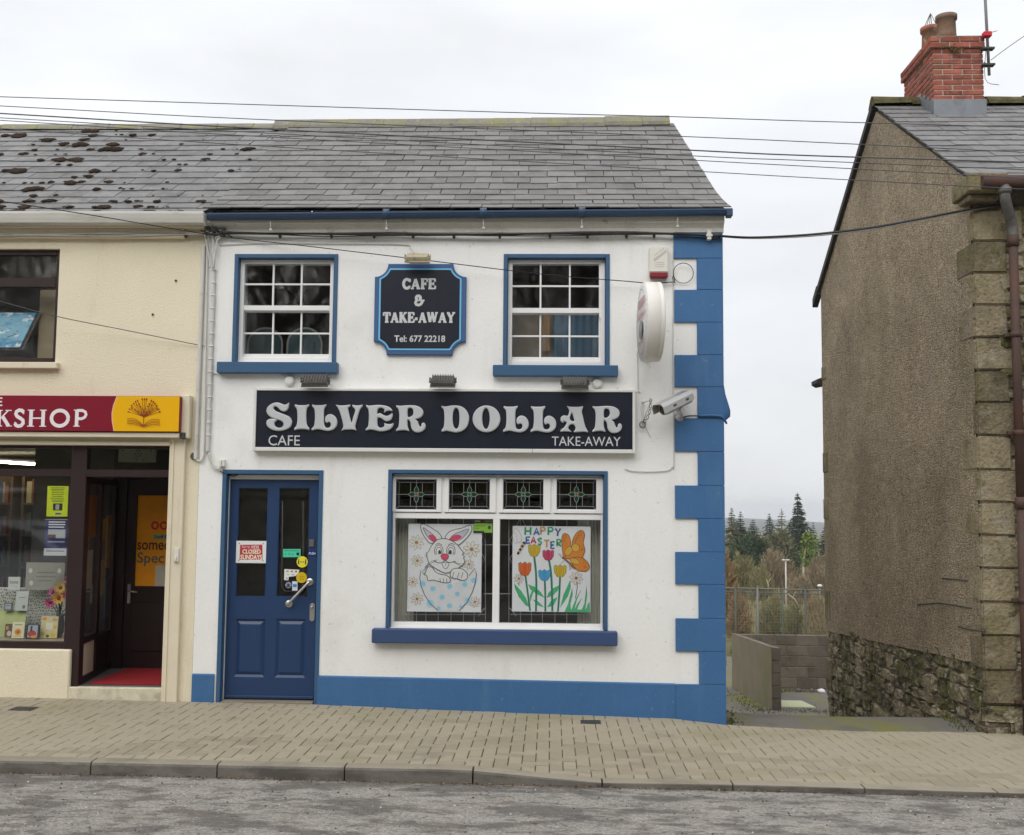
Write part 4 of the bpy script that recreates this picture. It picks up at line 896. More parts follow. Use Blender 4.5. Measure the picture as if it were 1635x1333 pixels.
mb = MB(); k = P(293,694,-.09); mb.box(k.x-.025,-.11,k.z-.04,k.x+.02,-.05,k.z+.02,.004); mb.build('shutter_bracket', M['iron'], shop)
# ---- fascia sign
fs = rect(-330,631,287,687.5,-.15); Yg = -.155
sign = thing('shop_fascia_sign', ((fs[0]+fs[2])/2, -.08, fs[1]), 'burgundy and yellow bookshop fascia sign with a tree and open book logo', 'sign')
mb = MB(); mb.box(fs[0],Yg,fs[1],fs[2],0,fs[3],.004); mb.build('board', M['burg'], sign)
def sp(px, py): p = P(px, py, Yg); return (p.x, p.z)
bx = [(181.5,687.5),(178.6,672),(178.3,660),(180.5,648),(186.5,631)]
e0, e1 = fs[1]+.003, fs[3]-.003
pts = [(sp(*b)[0], min(max(sp(*b)[1], e0), e1)) for b in bx]; pts[0] = (pts[0][0], e0); pts[-1] = (pts[-1][0], e1)
pa = Paint(lambda u, v: Vector((u, Yg-.001, v)), (0,-1,0), .0002)
pa.fill(pts+[(fs[2]-.004, e1), (fs[2]-.004, e0)], M['yellow']); pa.stroke([(p[0]+.004, p[1]) for p in pts], .010, M['peach'])
lg = M['logo']
def cp(x, y): return sp(160+x*.105, 620+y*.105)                     # logo coordinates measured on the enlarged photograph
hub = (665, 432)
for tx, ty in [(430,358),(447,318),(480,262),(512,232),(540,205),(570,188),(640,165),(675,165),(708,165),(780,188),(810,205),(835,232),(862,262),(890,318),(908,358),(483,300),(862,302)]:
    mx_, my_ = lerp(hub[0],tx,.55), lerp(hub[1],ty,.45)-8
    pa.stroke([cp(*hub), cp(lerp(hub[0],tx,.25), lerp(hub[1],ty,.22)), cp(mx_, my_), cp(tx, ty)], .0040, lg, sm=3); p = cp(tx, ty); pa.ell(p[0], p[1], .0095, .0075, lg, rot=atan2(-(ty-hub[1]), tx-hub[0]), n=10)
for tx, ty in [(562,255),(600,240),(620,280),(640,318),(695,312),(728,275),(748,240),(785,258),(540,320),(800,320),(580,352),(635,362),(703,362),(758,352),(668,345)]:
    p = cp(tx, ty); pa.ell(p[0], p[1], .0095, .006, lg, rot=atan2(-(ty-hub[1]), tx-hub[0]), n=10)
pa.stroke([cp(665,430), cp(665,575)], .006, lg)
for sgn in (-1, 1):
    for dy in (0, 28, 52, 78):
        b0 = 462+dy
        pa.stroke([cp(665+sgn*250, b0+(20 if sgn > 0 else 0)-dy*.0), cp(665+sgn*150, b0+(8 if sgn > 0 else 0)), cp(665+sgn*70, b0+40-dy*.2), cp(665, min(578, b0+105-dy*.3))], .0045, lg, sm=3)
pa.build('logo_print', sign)
for ch, a, b in (('K',-8,20.5),('S',22,40.5),('H',42.5,76),('O',78.5,113),('P',116,141)):
    q0_, q1_ = sp(a, 681.2), sp(b, 654); serif(ch, 'letter', (q0_[0], q0_[1], q1_[0], q1_[1]), Yg-.002, M['signtext'], sign, heavy=.21, light=.085, ser=.055)
q0_, q1_ = sp(-12, 648), sp(4.5, 634.5); text('E', 'letter', (q0_[0], q0_[1], q1_[0], q1_[1]), Yg-.0022, M['signtext'], sign, .01)
# ---- things in the shop window
tube_ = MB(); a, b = P(-70,733,1.9), P(74,742,1.6); tube_.tube([tuple(a), tuple(b)], .014, 8); lt = thing('fluorescent_light', tuple((a+b)/2+Vector((0,0,.1))), 'lit white fluorescent tube under the bookshop ceiling', 'lamp'); tube_.build('tube', M['lamp'], lt)
mb = MB(); mb.tube([tuple(a+Vector((0,0,.04))), tuple(b+Vector((0,0,.04)))], .018, 6); mb.build('housing', M['grime'], lt)
def sheetpaper(name, px, lab, cat, col, y=None, prints=()):
    y = Yf+.045 if y is None else y
    r = rect(*px, y); e = thing(name, ((r[0]+r[2])/2, y, r[1]), lab, cat)
    mb = MB(); mb.box(r[0], y, r[1], r[2], y+.002, r[3]); mb.build('sheet', pc(col), e)
    pa = Paint(lambda u, v: Vector((lerp(r[0], r[2], u), y-.0004, lerp(r[3], r[1], v))), (0,-1,0))
    for (u0, v0, u1, v1, c) in prints: pa.fill([(u0,v0),(u1,v0),(u1,v1),(u0,v1)], pc(c))
    if prints: pa.build('print', e)
    return e, r, y
lines = lambda c, vs, a=.15, b=.85: [(a+random.uniform(0,.1), v, b-random.uniform(0,.1), v+.018, c) for v in vs]
sheetpaper('notice', (75,776,108.5,824.5), 'bright yellow green notice taped inside the bookshop window', 'notice', hexc('c8d820'), prints=lines((.05,.07,.01), [.05,.10,.15,.21,.27,.33,.39,.45,.50])+[(.3,.57,.75,.8,(.03,.03,.03)),(.42,.6,.6,.78,(.35,.35,.35)),(.42,.88,.7,.94,(.1,.12,.3))])
sheetpaper('notice', (71,829,107,887), 'dark blue poster with a photo print under the yellow notice', 'notice', hexc('30315c'), prints=[(.16,.06,.9,.09,hexc('d8d8e0')),(.16,.13,.9,.16,hexc('d8d8e0')),(.16,.20,.86,.23,hexc('d8d8e0')),(.15,.28,.92,.52,hexc('a8aeb4')),(.15,.42,.5,.52,hexc('5a3c38')),(.15,.6,.9,.64,hexc('8890a8')),(0,.80,1,1,hexc('c0c4c8')),(.1,.86,.9,.89,hexc('707880')),(.0,0,1,.012,hexc('c0c4c8'))])
# display plinth with spotted cloth, cards, books, flowers
dw = P(60,1020,.35); zt2 = bt[3]
mb = MB(); a, b = XF, mx0-.01
mb.box(a, Yf+.10, ZF-.05, b, .75, zt2-.005, .004); tag(mb.build('display_shelf', pc(hexc('b8ad90'))), 'low wooden display shelf inside the bookshop window', 'shelf')
r = rect(-140,938,104,1020,.62); mb = MB()
n = 12; mb.poly([(lerp(r[0],r[2],i/n), .64, z) for z in (zt2-.003, r[3]) for i in range(n+1)]+[(lerp(r[0],r[2],i/n), .69, z) for z in (zt2-.003, r[3]) for i in range(n+1)], [(i,i+1,n+2+i,n+1+i) for i in range(n)]+[(2*n+2+i,2*n+3+i,3*n+4+i,3*n+3+i) for i in range(n)]+[(n+1+i,n+2+i,3*n+4+i,3*n+3+i) for i in range(n)])
bc = thing('backdrop_cloth', ((r[0]+r[2])/2, .66, zt2), 'white cloth with dark spots behind the bookshop window display', 'cloth'); mb.build('cloth', pc(hexc('d0d3cc')), bc)
pa = Paint(lambda u, v: Vector((lerp(r[0],r[2],u), .632, lerp(zt2,r[3],v))), (0,-1,0), .00001); dk = pc((.03,.03,.03))
for i in range(62):
    for j in range(15): pa.ell((i+.5*(j%2)+random.uniform(-.25,.25)+.3)/62.8, (j+.5+random.uniform(-.25,.25))/15, .0042*random.uniform(.7,1.3), .017*random.uniform(.7,1.2), dk, n=6)
pa.build('spot_print', bc)
def card(px, lab, cols, y, cat='card', tilt=.12, name='greeting_card'):
    r = rect(*px, y); e = thing(name, ((r[0]+r[2])/2, y, r[1]), lab, cat)
    T = Matrix.Translation((0,y,r[1])) @ Matrix.Rotation(-tilt,4,'X') @ Matrix.Translation((0,-y,-r[1]))
    mb = MB(); mb.box(r[0], y, r[1], r[2], y+.012, r[3], .001, M=T); mb.build('cover', pc(cols[0]), e)
    pa = Paint(lambda u, v: T @ Vector((lerp(r[0], r[2], u), y-.0004, lerp(r[3], r[1], v))), (0,-1,0))
    for (sh, *q) in cols[1:]:
        if sh == 'e': pa.ell(q[0], q[1], q[2], q[3], pc(q[4]), n=14)
        else: pa.fill([(q[0],q[1]),(q[2],q[1]),(q[2],q[3]),(q[0],q[3])], pc(q[4]))
    pa.build('print', e)
    mb = MB(); mb.box((r[0]+r[2])/2-.02, y+.012, r[1]+.0, (r[0]+r[2])/2+.02, y+.07, r[1]+.012, .002); mb.build('stand', M['roomdark'], e)
OR, GR = hexc('d88a2a'), hexc('6f8a48')
card((18.5,993,38,1019), 'cream greeting card with an orange flower at the front of the window', [hexc('dcd6b4'), ('e',.5,.62,.28,.2,OR), ('e',.5,.62,.1,.08,hexc('7a5020')), ('r',.2,.15,.8,.2,GR), ('r',.15,.86,.85,.89,GR)], .20)
card((7,996,19,1018), 'small dark flowered card left of the orange flower card', [hexc('5c5048'), ('e',.3,.3,.2,.15,hexc('c88838')), ('e',.6,.7,.3,.2,hexc('c8c0b0'))], .22)
card((41,997,62.5,1020), 'dark book with a robin red cover picture in the window', [hexc('23232a'), ('r',.12,.06,.85,.9,hexc('9fa8b8')), ('e',.45,.65,.32,.25,hexc('a83c28')), ('e',.6,.85,.25,.1,hexc('d08a50')), ('r',.3,.1,.45,.5,hexc('38302c'))], .20, 'book', name='book')
card((64,984,91,1019), 'tall cream card covered in sunflowers in the window', [hexc('cfc89a'), ('e',.2,.12,.12,.08,OR), ('e',.8,.15,.15,.09,hexc('c8a070')), ('e',.15,.8,.14,.1,hexc('d8b030')), ('e',.75,.86,.18,.1,hexc('d8b030')), ('e',.45,.9,.1,.07,hexc('5a4420')), ('e',.85,.5,.1,.08,hexc('d8b030')), ('r',.3,.3,.7,.6,hexc('e2dcc4'))], .26)
card((24,944,44,975), 'pale folded card standing on the green cloth', [hexc('bfc6c2'), ('r',.25,.3,.75,.34,hexc('8a9490')), ('e',.7,.8,.12,.1,hexc('707c78'))], .36)
card((6,962,19,975), 'small grey framed card on the green cloth', [hexc('6e7478'), ('r',.15,.15,.85,.8,hexc('aab0b2')), ('r',.25,.35,.75,.42,hexc('50585a'))], .36)
card((13,921,32,942), 'white home card hanging over the display', [hexc('c9cec8'), ('r',.2,.7,.8,.72,hexc('9aa49c'))], .50, tilt=0, name='greeting_card')
r = rect(16,926,29,932,.50); hm = text('home', 'lettering', (r[0], r[1], r[2], r[3]), .4985, pc((.03,.05,.05)), [o for o in COL.objects if o.get('label') == 'white home card hanging over the display'][0])
card((41,898,103,942), 'grey printed plaque with silver hearts hung in the window', [hexc('98978c'), ('e',.12,.3,.05,.09,hexc('d0d0cc')), ('e',.86,.3,.05,.09,hexc('d0d0cc')), ('e',.15,.75,.05,.09,hexc('d0d0cc')), ('r',.3,.35,.75,.38,hexc('6c6a62')), ('r',.28,.5,.78,.53,hexc('6c6a62')), ('r',.32,.65,.7,.68,hexc('6c6a62'))], .52, 'plaque', 0, 'plaque')
r = rect(-40,975,42,1018,.40); mb = MB()
n = 14; mb.poly([(lerp(r[0],r[2],i/n)+(.0 if k else .0), .40-.05*k+.02*sin(i*2.1)*k, lerp(r[3],zt2,k)) for k in (0,.5,1) for i in range(n+1)]+[(lerp(r[0],r[2],i/n), .52, r[3]) for i in range(n+1)], [(k*(n+1)+i, k*(n+1)+i+1, (k+1)*(n+1)+i+1, (k+1)*(n+1)+i) for k in range(2) for i in range(n)]+[(3*(n+1)+i, 3*(n+1)+i+1, i+1, i) for i in range(n)], smooth=True)
tag(mb.build('table_cloth', pc(hexc('a9b478'))), 'pale green cloth draped over a stand in the window', 'cloth')
fl = P(90,1015,.42); vs_ = thing('flower_vase', (fl.x, .42, zt2), 'dark vase of pink and yellow artificial flowers in the window corner', 'flowers')
mb = MB(); mb.lathe([(.045,0),(.06,.05),(.05,.14),(.035,.2),(.045,.22)], (fl.x,.42,zt2), (.15,0,1), 14); mb.build('vase', pc(hexc('2c3038'), .3), vs_)
for (qx, qy, rr, col, core) in ((97,938,.062,'d8a838','6a4420'),(94,955,.068,'d89a30','6a4018'),(80,962,.055,'b82878','701848'),(84,945,.045,'c86898','80385c'),(101,949,.04,'c03068','702040'),(126,946,.05,'b85890','803060'),(130,968,.055,'c82020','701010'),(106,925,.04,'c88a90','805060')):
    c = P(qx, qy, .36); mb = MB()
    for k in range(11):
        an = 2*pi*k/11+random.uniform(-.1,.1); d = Vector((cos(an), -.35, sin(an))); s_ = Vector((-sin(an), 0, cos(an)))
        mb.poly([c+d*.015, c+d*rr*.6+s_*rr*.17, c+d*rr, c+d*rr*.6-s_*rr*.17], [(0,1,2,3)], 0)
    mb.lathe([(.018,-.006),(.018,.008),(.008,.014)], c, (0,-1,0), 9, 1)
    mb.tube([tuple(c+Vector((0,.02,0))), (lerp(c.x,fl.x,.6),.42,lerp(c.z,zt2+.2,.6)), (fl.x+.03,.42,zt2+.2)], .004, 4, 2)
    mb.build('flower', [pc(hexc(col)), pc(hexc(core)), pc(hexc('2f4424'))], vs_)
# bookshelves at the back of the shop
for k, (xa, xb, lab) in enumerate(((-7.4,-6.05,'tall dark bookshelf at the far left of the shop interior'), (-5.95,-4.75,'tall bookshelf of colourful spines behind the shop window'))):
    sh = thing('bookshelf', ((xa+xb)/2, 2.2, .09), lab, 'bookshelf', 'bookshelves inside the bookshop')
    mb = MB(); mb.box(xa,2.25,.09,xb,2.5,2.2,.004)
    for z in (.45,.8,1.15,1.5,1.85): mb.box(xa,1.98,z,xb,2.25,z+.025,.002)
    for x in (xa, xb-.03): mb.box(x,1.985,.09,x+.03,2.25,2.2)
    mb.build('case', pc(hexc('5a4630')), sh)
    mb = MB()
    for z in (.475,.825,1.175,1.525,1.875):
        x = xa+.05
        while x < xb-.08:
            w2 = random.uniform(.018,.06); h2 = random.uniform(.17,.29); mb.box(x,2.0+random.uniform(0,.02),z,x+w2-.002,2.2,z+h2,0,random.randrange(6)); x += w2+random.choice((0,0,0,.05))
    mb.build('book_row', [pc(hexc(h)) for h in ('4c5a44','7a4a36','8f8468','36465c','6c3038','a89a72')], sh)
r = rect(189,712,249,738,.75); bd = thing('hanging_board', ((r[0]+r[2])/2,.75,r[1]), 'pale grey board with a small diamond logo in the fanlight', 'board'); mb = MB(); mb.box(r[0],.75,r[1],r[2],.765,r[3],.002); mb.build('panel', pc(hexc('a3a89c')), bd)
pa = Paint(lambda u, v: Vector((lerp(r[0],r[2],u), .7495, lerp(r[3],r[1],v))), (0,-1,0)); dk = pc((.05,.05,.05))
for (u, v) in ((.48,.28),(.56,.28),(.44,.5),(.6,.5),(.48,.62),(.56,.62),(.52,.45),(.12,.3),(.88,.3),(.5,.85),(.68,.85)): pa.ell(u, v, .02, .045, dk, n=8)
pa.build('print', bd)
# picture in the upstairs window
r = rect(-60,498,52,556,.22); pf = thing('picture', ((r[0]+r[2])/2,.2,r[1]), 'blue seascape picture leaning inside the upstairs bookshop window', 'picture')
T = Matrix.Translation((0,.14,r[1])) @ Matrix.Shear('XZ',4,(.30,0)) @ Matrix.Rotation(-.25,4,'X') @ Matrix.Translation((0,-.14,-r[1]))
T = Matrix(((1,0,.30,-.30*r[1]),(0,1,.25,.16-.25*r[1]-.16),(0,0,1,0),(0,0,0,1)))
mb = MB(); mb.box(r[0],.16,r[1],r[2]-.09,.18,r[3],.002,M=T)
pic = pm('seascape print', hexc('7fb4cc'), .6, .1, 3, stains=[(hexc('2f7fae'), 3, .45, .6, .9, (1,1,3)), (hexc('dfe6e4'), 7, .55, .62, .95, (1,1,2)), (hexc('48606a'), 12, .62, .66, .8, (1,1,3))]); mb.build('canvas', pic, pf)
mb = MB(); mb.box(r[0],.185,r[1]-.02,r[2]-.06,.2,r[3],.002,M=T); mb.build('frame', M['grime'], pf)
r = rect(60,470,86,566,.28); mb = MB(); mb.box(r[0],.30,r[1]-.1,r[2]+.15,.33,r[3]+.05,.004); tag(mb.build('blind', pc(hexc('8e8168'))), 'beige blind edge inside the upstairs bookshop window', 'blind')

# ================================================================== the old house on the right
XG = 3.905; DH = 5.7
house = thing('stone_house', (5.5, 0, -.1), 'brown pebble dashed house with sandstone corner, rubble base and red brick chimney', 'building')
za, zf = 4.965, 5.07; AP = (2.9, 6.72)
mb = MB()
mb.poly([(XG+.03,0.02,-.6),(XG+.03,DH,-1.6),(XG+.03,DH,zf),(XG+.03,AP[0],AP[1]),(XG+.03,0.02,za),
         (9.5,0.02,-.6),(9.5,DH,-1.6),(9.5,DH,zf),(9.5,AP[0],AP[1]),(9.5,.02,za)], [(0,1,2,3,4),(0,4,9,5),(1,6,7,2),(5,9,8,7,6)])
mb.build('wall', M['mortar'], house)
rl = table([(0,P(1570,1061,0).z),(DH,PX(1330,1012,XG).z)])          # lower edge of the pebble dash
n = 26; ys = [.03+(DH-.03)*i/n for i in range(n+1)]
bot = [(y, rl(y)+.012*noise.noise((y*3,0,0))) for y in ys]
def top(y): return lerp(za, AP[1], (y)/AP[0]) if y < AP[0] else lerp(AP[1], zf, (y-AP[0])/(DH-AP[0]))
mb = MB(); vs = []
for y, z in bot: vs += [(XG, y, z), (XG, y, top(y)-.02), (XG+.032, y, z-.004)]
mb.poly(vs, [(3*i, 3*i+3, 3*i+4, 3*i+1) for i in range(n)]+[(3*i, 3*i+2, 3*i+5, 3*i+3) for i in range(n)]); mb.build('pebble_dash', M['roughcast'], house)
# a few eroded cracks ruled into the pebble dash by the corner
mb = MB()
for pts in ([(1505,923),(1530,925),(1545,927)], [(1465,965),(1500,962),(1525,966),(1552,971)], [(1530,1000),(1550,1005),(1570,1007)]):
    mb.tube([tuple(PX(a,b,XG-.002)) for a,b in pts], .008, 4)
mb.build('crack', M['grime'], house)
# corner quoins
qy = [334,385,436,487,539,591,643,696,750,802,855,908,961,1015,1070,1124]
lf = [.10,.40,.34,.38,.10,.30,.09,.37,.08,.36,.07,.31,.05,.30,.05]; fr_ = [.46,.31,.36,.30,.42,.30,.36,.30,.38,.32,.36,.30,.40,.30,.44]
for i in range(15):
    z1_, z0_ = P(1568, qy[i]).z, P(1568, qy[i+1]).z; j = random.uniform(-.006,.006)
    mb = MB(); mb.box(XG-.004+j, -.016+j, z0_+.003, XG+fr_[i], lf[i], z1_-.003, .014, seg=2)
    for v in mb.bm.verts: v.co += Vector((noise.noise(v.co*5), noise.noise(v.co*5+Vector((9,0,0))), noise.noise(v.co*5+Vector((0,9,0)))))*.010
    mb.build('quoin', M['quoin'], house)
# foot stones under the corner
for (a, b, c, d, e_, f_) in ((XG-.03,-.05,-.30,XG+.22,.16,-.02), (XG+.22,-.06,-.28,XG+.55,.05,.02), (XG-.02,-.03,-.04,XG+.5,.1,P(1568,1126).z)):
    mb = MB(); mb.box(a,b,c,d,e_,f_,.03,seg=2)
    for v in mb.bm.verts: v.co += Vector((noise.noise(v.co*7), noise.noise(v.co*7+Vector((9,0,0))), noise.noise(v.co*7+Vector((0,9,0)))))*.035
    mb.build('stone', M['stone'], house)
rubble(house, (XG+.028,.02,-1.5), (0,1,0), (0,0,1), (-1,0,0), lambda u, v: (-1.5+v < rl(u)+.05) and (-1.5+v > terr_z(3.9,u)-.25) and (u > .12 or -1.5+v < .12) and u < DH-.1, DH, 2.2, (.16,.40), (.10,.20), proud=.028)
rubble(house, (XG+.30,.02,-.25), (1,0,0), (0,0,1), (0,-1,0), lambda u, v: u < .75 and v < 5.0, .9, 5.0, (.14,.34), (.09,.19), proud=.03)
# far corner stones showing through at the edge of the gable
for (y0, y1) in ((580,604),(720,755),(795,830),(940,990),(1050,1085)):
    z1_, z0_ = PX(1322,y0,XG).z, PX(1322,y1,XG).z
    mb = MB(); mb.box(XG-.012, DH-.28, z0_, XG+.2, DH+.01, z1_, .02); mb.build('quoin', M['quoin'], house)
# roof
profh = [(-.20,4.905),(.1,5.055),(AP[0],AP[1]+.055)]
mb = MB(); XV = XG-.03
mb.poly([(XV+.02,-.18,4.87),(9.5,-.18,4.87),(XV+.02,AP[0],AP[1]+.03),(9.5,AP[0],AP[1]+.03),(XV+.02,DH+.18,zf-.09),(9.5,DH+.18,zf-.09)], [(0,1,3,2),(2,3,5,4)]); roofh = mb.build('roof', M['darkwood'], house)
slate_roof(house, roofh, profh, lambda t: XV, lambda t: 6.2, .27, .235, M['slate2'], jit=.009, thick=.011)
mb = MB()
for (p, q, w_) in (((XV,AP[0],AP[1]+.05),(XV,DH+.22,zf-.09),.06), ((XV-.012,DH+.02,zf+.03),(XV-.012,DH+.26,zf-.12),.09)):
    p, q = Vector(p), Vector(q); mb.poly([p+Vector((-.02,0,.03)), q+Vector((-.02,0,.03)), q+Vector((-.02,0,-w_)), p+Vector((-.02,0,-w_)), p+Vector((.06,0,.03)), q+Vector((.06,0,.03)), q+Vector((.06,0,-w_)), p+Vector((.06,0,-w_))], [(0,1,2,3),(4,7,6,5),(0,4,5,1),(3,2,6,7),(1,5,6,2),(0,3,7,4)])
mb.build('barge_board', M['darkwood'], house)
a = XV-.02
while a < 7.5:
    m2 = MB(); dz = random.gauss(0,.006)
    m2.poly([(x, AP[0]+y, AP[1]+.085+z+dz+random.gauss(0,.006)) for x in (a+.004, a+.446) for y, z in ((-.15,-.075),(-.12,-.01),(-.05,.045),(.0,.06),(.05,.045),(.14,-.06))], [(i, i+1, 7+i, 6+i) for i in range(5)]+[tuple(range(6)), tuple(range(6,12))[::-1]])
    m2.build('ridge_tile', M['ridgemoss'], roofh); a += .45
# chimney
YC = 2.36; cxa, cxb = P(1490,120,YC).x, P(1570.5,120,YC).x; YD = 3.40
zb_, zc_, zt_c = P(1530,160,YC).z, P(1530,77,YC).z, P(1530,59,YC).z
mb = MB(); mb.box(cxa+.008, YC+.008, AP[1]-.4, cxb-.008, YD-.008, zc_-.002); mb.box(cxa-.02,YC-.02,zc_+.002,cxb+.006,YD+.02,zt_c-.012); chim = mb.build('chimney', M['brickmortar'], roofh)
brk = {}
def brick(x0, y0, z0, x1, y1, z1):
    k = (round(x1-x0,3), round(y1-y0,3), round(z1-z0,3))
    if k not in brk:
        b = MB(); b.box(-k[0]/2,-k[1]/2,-k[2]/2,k[0]/2,k[1]/2,k[2]/2,.003); me = bpy.data.meshes.new('brick'); b.bm.to_mesh(me); b.bm.free(); me.materials.append(M['brick']); brk[k] = me
    o = link('brick', brk[k], roofh, Matrix.Translation(((x0+x1)/2+random.gauss(0,.0015), (y0+y1)/2+random.gauss(0,.0015), (z0+z1)/2)))
def course(z, h, xa, ya, xb, yb, odd):
    t = .10; g = .013
    x = xa; first = .102 if odd else .215
    while x < xb-.012:                                        # front
        e = min(x+first, xb); 
        if xb-e < .05: e = xb
        brick(x, ya, z, e, ya+t, z+h); x = e+g; first = .215
    y = ya+t+g; first = .215 if odd else .102
    while y < yb-.012:                                        # left side
        e = min(y+first, yb)
        if yb-e < .05: e = yb
        brick(xa, y, z, xa+t, e, z+h); y = e+g; first = .215
nc = 10; ch = (zc_-zb_)/nc
for i in range(-6, nc): course(zb_+i*ch+.006, ch-.013, cxa, YC, cxb, YD, i % 2)
chc = (zt_c-zc_)/2
for i in range(2): course(zc_+i*chc+.005, chc-.011, cxa-.03, YC-.03, cxb+.012, YD+.03, i % 2)
mb = MB(); mb.box(cxa-.02,YC-.02,zt_c-.014,cxb,YD+.02,zt_c+.012,.01); mb.build('flaunching', M['mortar'], roofh)
mb = MB(); zs0 = P(1530,181,YC-.02).z
mb.box(cxa-.008, YC-.016, zs0-.03, cxb+.02, YC-.001, zb_+.01, .002)
for i in range(4):                                            # stepped flashing up the side
    ya = YC+.01+i*.135; mb.box(cxa-.010, ya, zs0-.15, cxa-.001, ya+.133, zb_+.03+i*.075, .001)
mb.build('flashing', M['lead'], roofh)
def pot(px, pyb, pyt, y, r, lab):
    p = P(px, pyb, y); z1_ = P(px, pyt, y).z; mb = MB()
    mb.lathe([(r*1.02,-.05),(r*.98,.02),(r*.93,z1_-p.z-.06),(r*1.1,z1_-p.z-.05),(r*1.12,z1_-p.z),(r*.95,z1_-p.z),(r*.85,z1_-p.z-.12),(.01,z1_-p.z-.13)], p, (0,0,1), 20); mb.build('chimney_pot', M[lab], roofh); return Vector((p.x, y, z1_))
pot(1511.5, 59, 26, 2.62, .112, 'oldpot')
tp = pot(1487, 73, 45, 3.05, .115, 'terra')
mb = MB()
for k in range(6): a = k*pi/3; mb.tube([tp+Vector((.10*cos(a),.10*sin(a),-.03)), tp+Vector((.02*cos(a),.02*sin(a),.15)), tp+Vector((0,0,.19))], .004, 4)
mb.build('bird_guard', M['grime'], roofh)
# weeds and moss on the stack
mb = MB()
for (qx, qy_, n_, s_) in ((1524,78,60,.05),(1550,85,26,.03),(1484,85,22,.035),(1515,73,18,.03)):
    c = P(qx, qy_, YC-.03)
    for k in range(n_):
        o = c+Vector((random.gauss(0,.06), random.uniform(-.02,.02), random.gauss(0,.012))); d = Vector((random.gauss(0,.5), -.5, random.gauss(-.1,.6))).normalized()*random.uniform(.3,1)*s_*1.5; s2 = d.orthogonal().normalized()*.006
        mb.poly([o-s2, o+s2, o+d], [(0,1,2)])
tag(mb.build('chimney_weed', M['greenmoss']), 'tuft of weeds and moss growing from the chimney cap', 'weeds', kind='stuff')
# gutter, kneeler, hopper bend and downpipe
g = MB(); g.tube([(XG+.0,-.26,4.86),(9.4,-.26,4.84)], .06, 10); g.build('gutter', M['pipe'], house)
kn = MB(); kp = [(0,0),(-.28,-.0),(-.28,.10),(-.16,.13),(0,.13)]
z_k = P(1550,316).z
kn.box(XG-.10,-.24,z_k,XG+.25,.22,z_k+.17,.01); kn.box(XG-.07,-.14,z_k-.06,XG+.2,.12,z_k-.001,.01); kn.build('kneeler', M['quoin'], house)
dx_ = P(1604,296,-.26).x; px_ = P(1618,400,-.10).x
mb = MB(); mb.tube(smoothpts([(dx_,-.26,4.85),(dx_,-.26,4.76),(dx_+.015,-.24,4.68),(px_-.02,-.12,4.52),(px_,-.10,4.44),(px_,-.10,4.36)], 4, False), .048, 12); mb.tube([(dx_,-.26,4.80),(dx_,-.26,4.75)], .06, 12); mb.build('swan_neck', M['flood'], house)
for (a, b) in ((4.40,2.0),(1.995,-.16)):
    mb = MB(); mb.tube([(px_,-.10,a),(px_,-.10,b)], .040, 12); mb.tube([(px_,-.10,a-.10),(px_,-.10,a)], .052, 12)
    for z in [a-.02-.9*k for k in range(1, int((a-b)/.9)+1)]: mb.box(px_-.085,-.075,z-.018,px_+.085,-.03,z+.018,.004); mb.tube([(px_,-.10,z-.025),(px_,-.10,z+.025)], .048, 12)
    mb.build('downpipe', M['pipe'], house)
# rear lean-to eave just showing past the gable
p = P(1310,606,DH+.1); mb = MB()
mb.poly([(p.x-.06,DH+.05,p.z-.055),(p.x+.0,DH+.05,p.z-.09),(p.x+.16,DH+.05,p.z-.06),(p.x+.16,DH+.05,p.z+.22),(p.x+.10,DH+.05,p.z+.06),(p.x-.06,DH+.05,p.z-.0)]+[(p.x-.06,DH+.4,p.z-.055),(p.x+.0,DH+.4,p.z-.09),(p.x+.16,DH+.4,p.z-.06),(p.x+.16,DH+.4,p.z+.22),(p.x+.10,DH+.4,p.z+.06),(p.x-.06,DH+.4,p.z)], [(0,1,2,3,4,5)]+[(i,(i+1)%6,6+(i+1)%6,6+i) for i in range(6)]); mb.build('rear_eave', M['darkwood'], house)
# television aerial mast on the stack
mp_ = P(1573.5,60,YC-.06); mast = thing('aerial_mast', (mp_.x, YC-.06, P(1573,120,YC-.06).z), 'grey aerial mast strapped to the side of the red brick chimney', 'aerial')
zlo, zhi = P(1573,120,YC-.06).z, P(1571,-60,YC-.06).z
mb = MB(); mb.tube([(mp_.x+.03,YC-.06,zlo),(mp_.x,YC-.06,zhi)], .018, 8); mb.build('pole', M['galv'], mast)
mb = MB(); zr = P(1573,56,YC-.06).z; mb.box(mp_.x-.035,YC-.11,zr-.03,mp_.x+.06,YC-.03,zr+.03,.008); mb.tube([(mp_.x+.05,YC-.08,zr+.02),(mp_.x+.12,YC-.10,zr+.035)], .004, 4); mb.build('red_box', pc(hexc('c42c3c')), mast)
for py in (78,104):
    z = P(1573,py,YC-.06).z; mb = MB(); mb.box(mp_.x-.05,YC-.10,z-.012,mp_.x+.09,YC-.02,z+.012,.003); mb.tube([(cxb-.01,YC+.02,z),(mp_.x-.02,YC-.07,z+.03)], .01, 5); mb.build('bracket', M['iron'], mast)
mb = MB(); mb.tube(smoothpts([(mp_.x+.01,YC-.08,zr-.05),(mp_.x-.03,YC-.09,P(1568,130,YC).z),(mp_.x+.08,YC-.2,P(1580,146,YC).z)], 4, False), .004, 4); mb.build('lead_cable', M['wire'], mast)

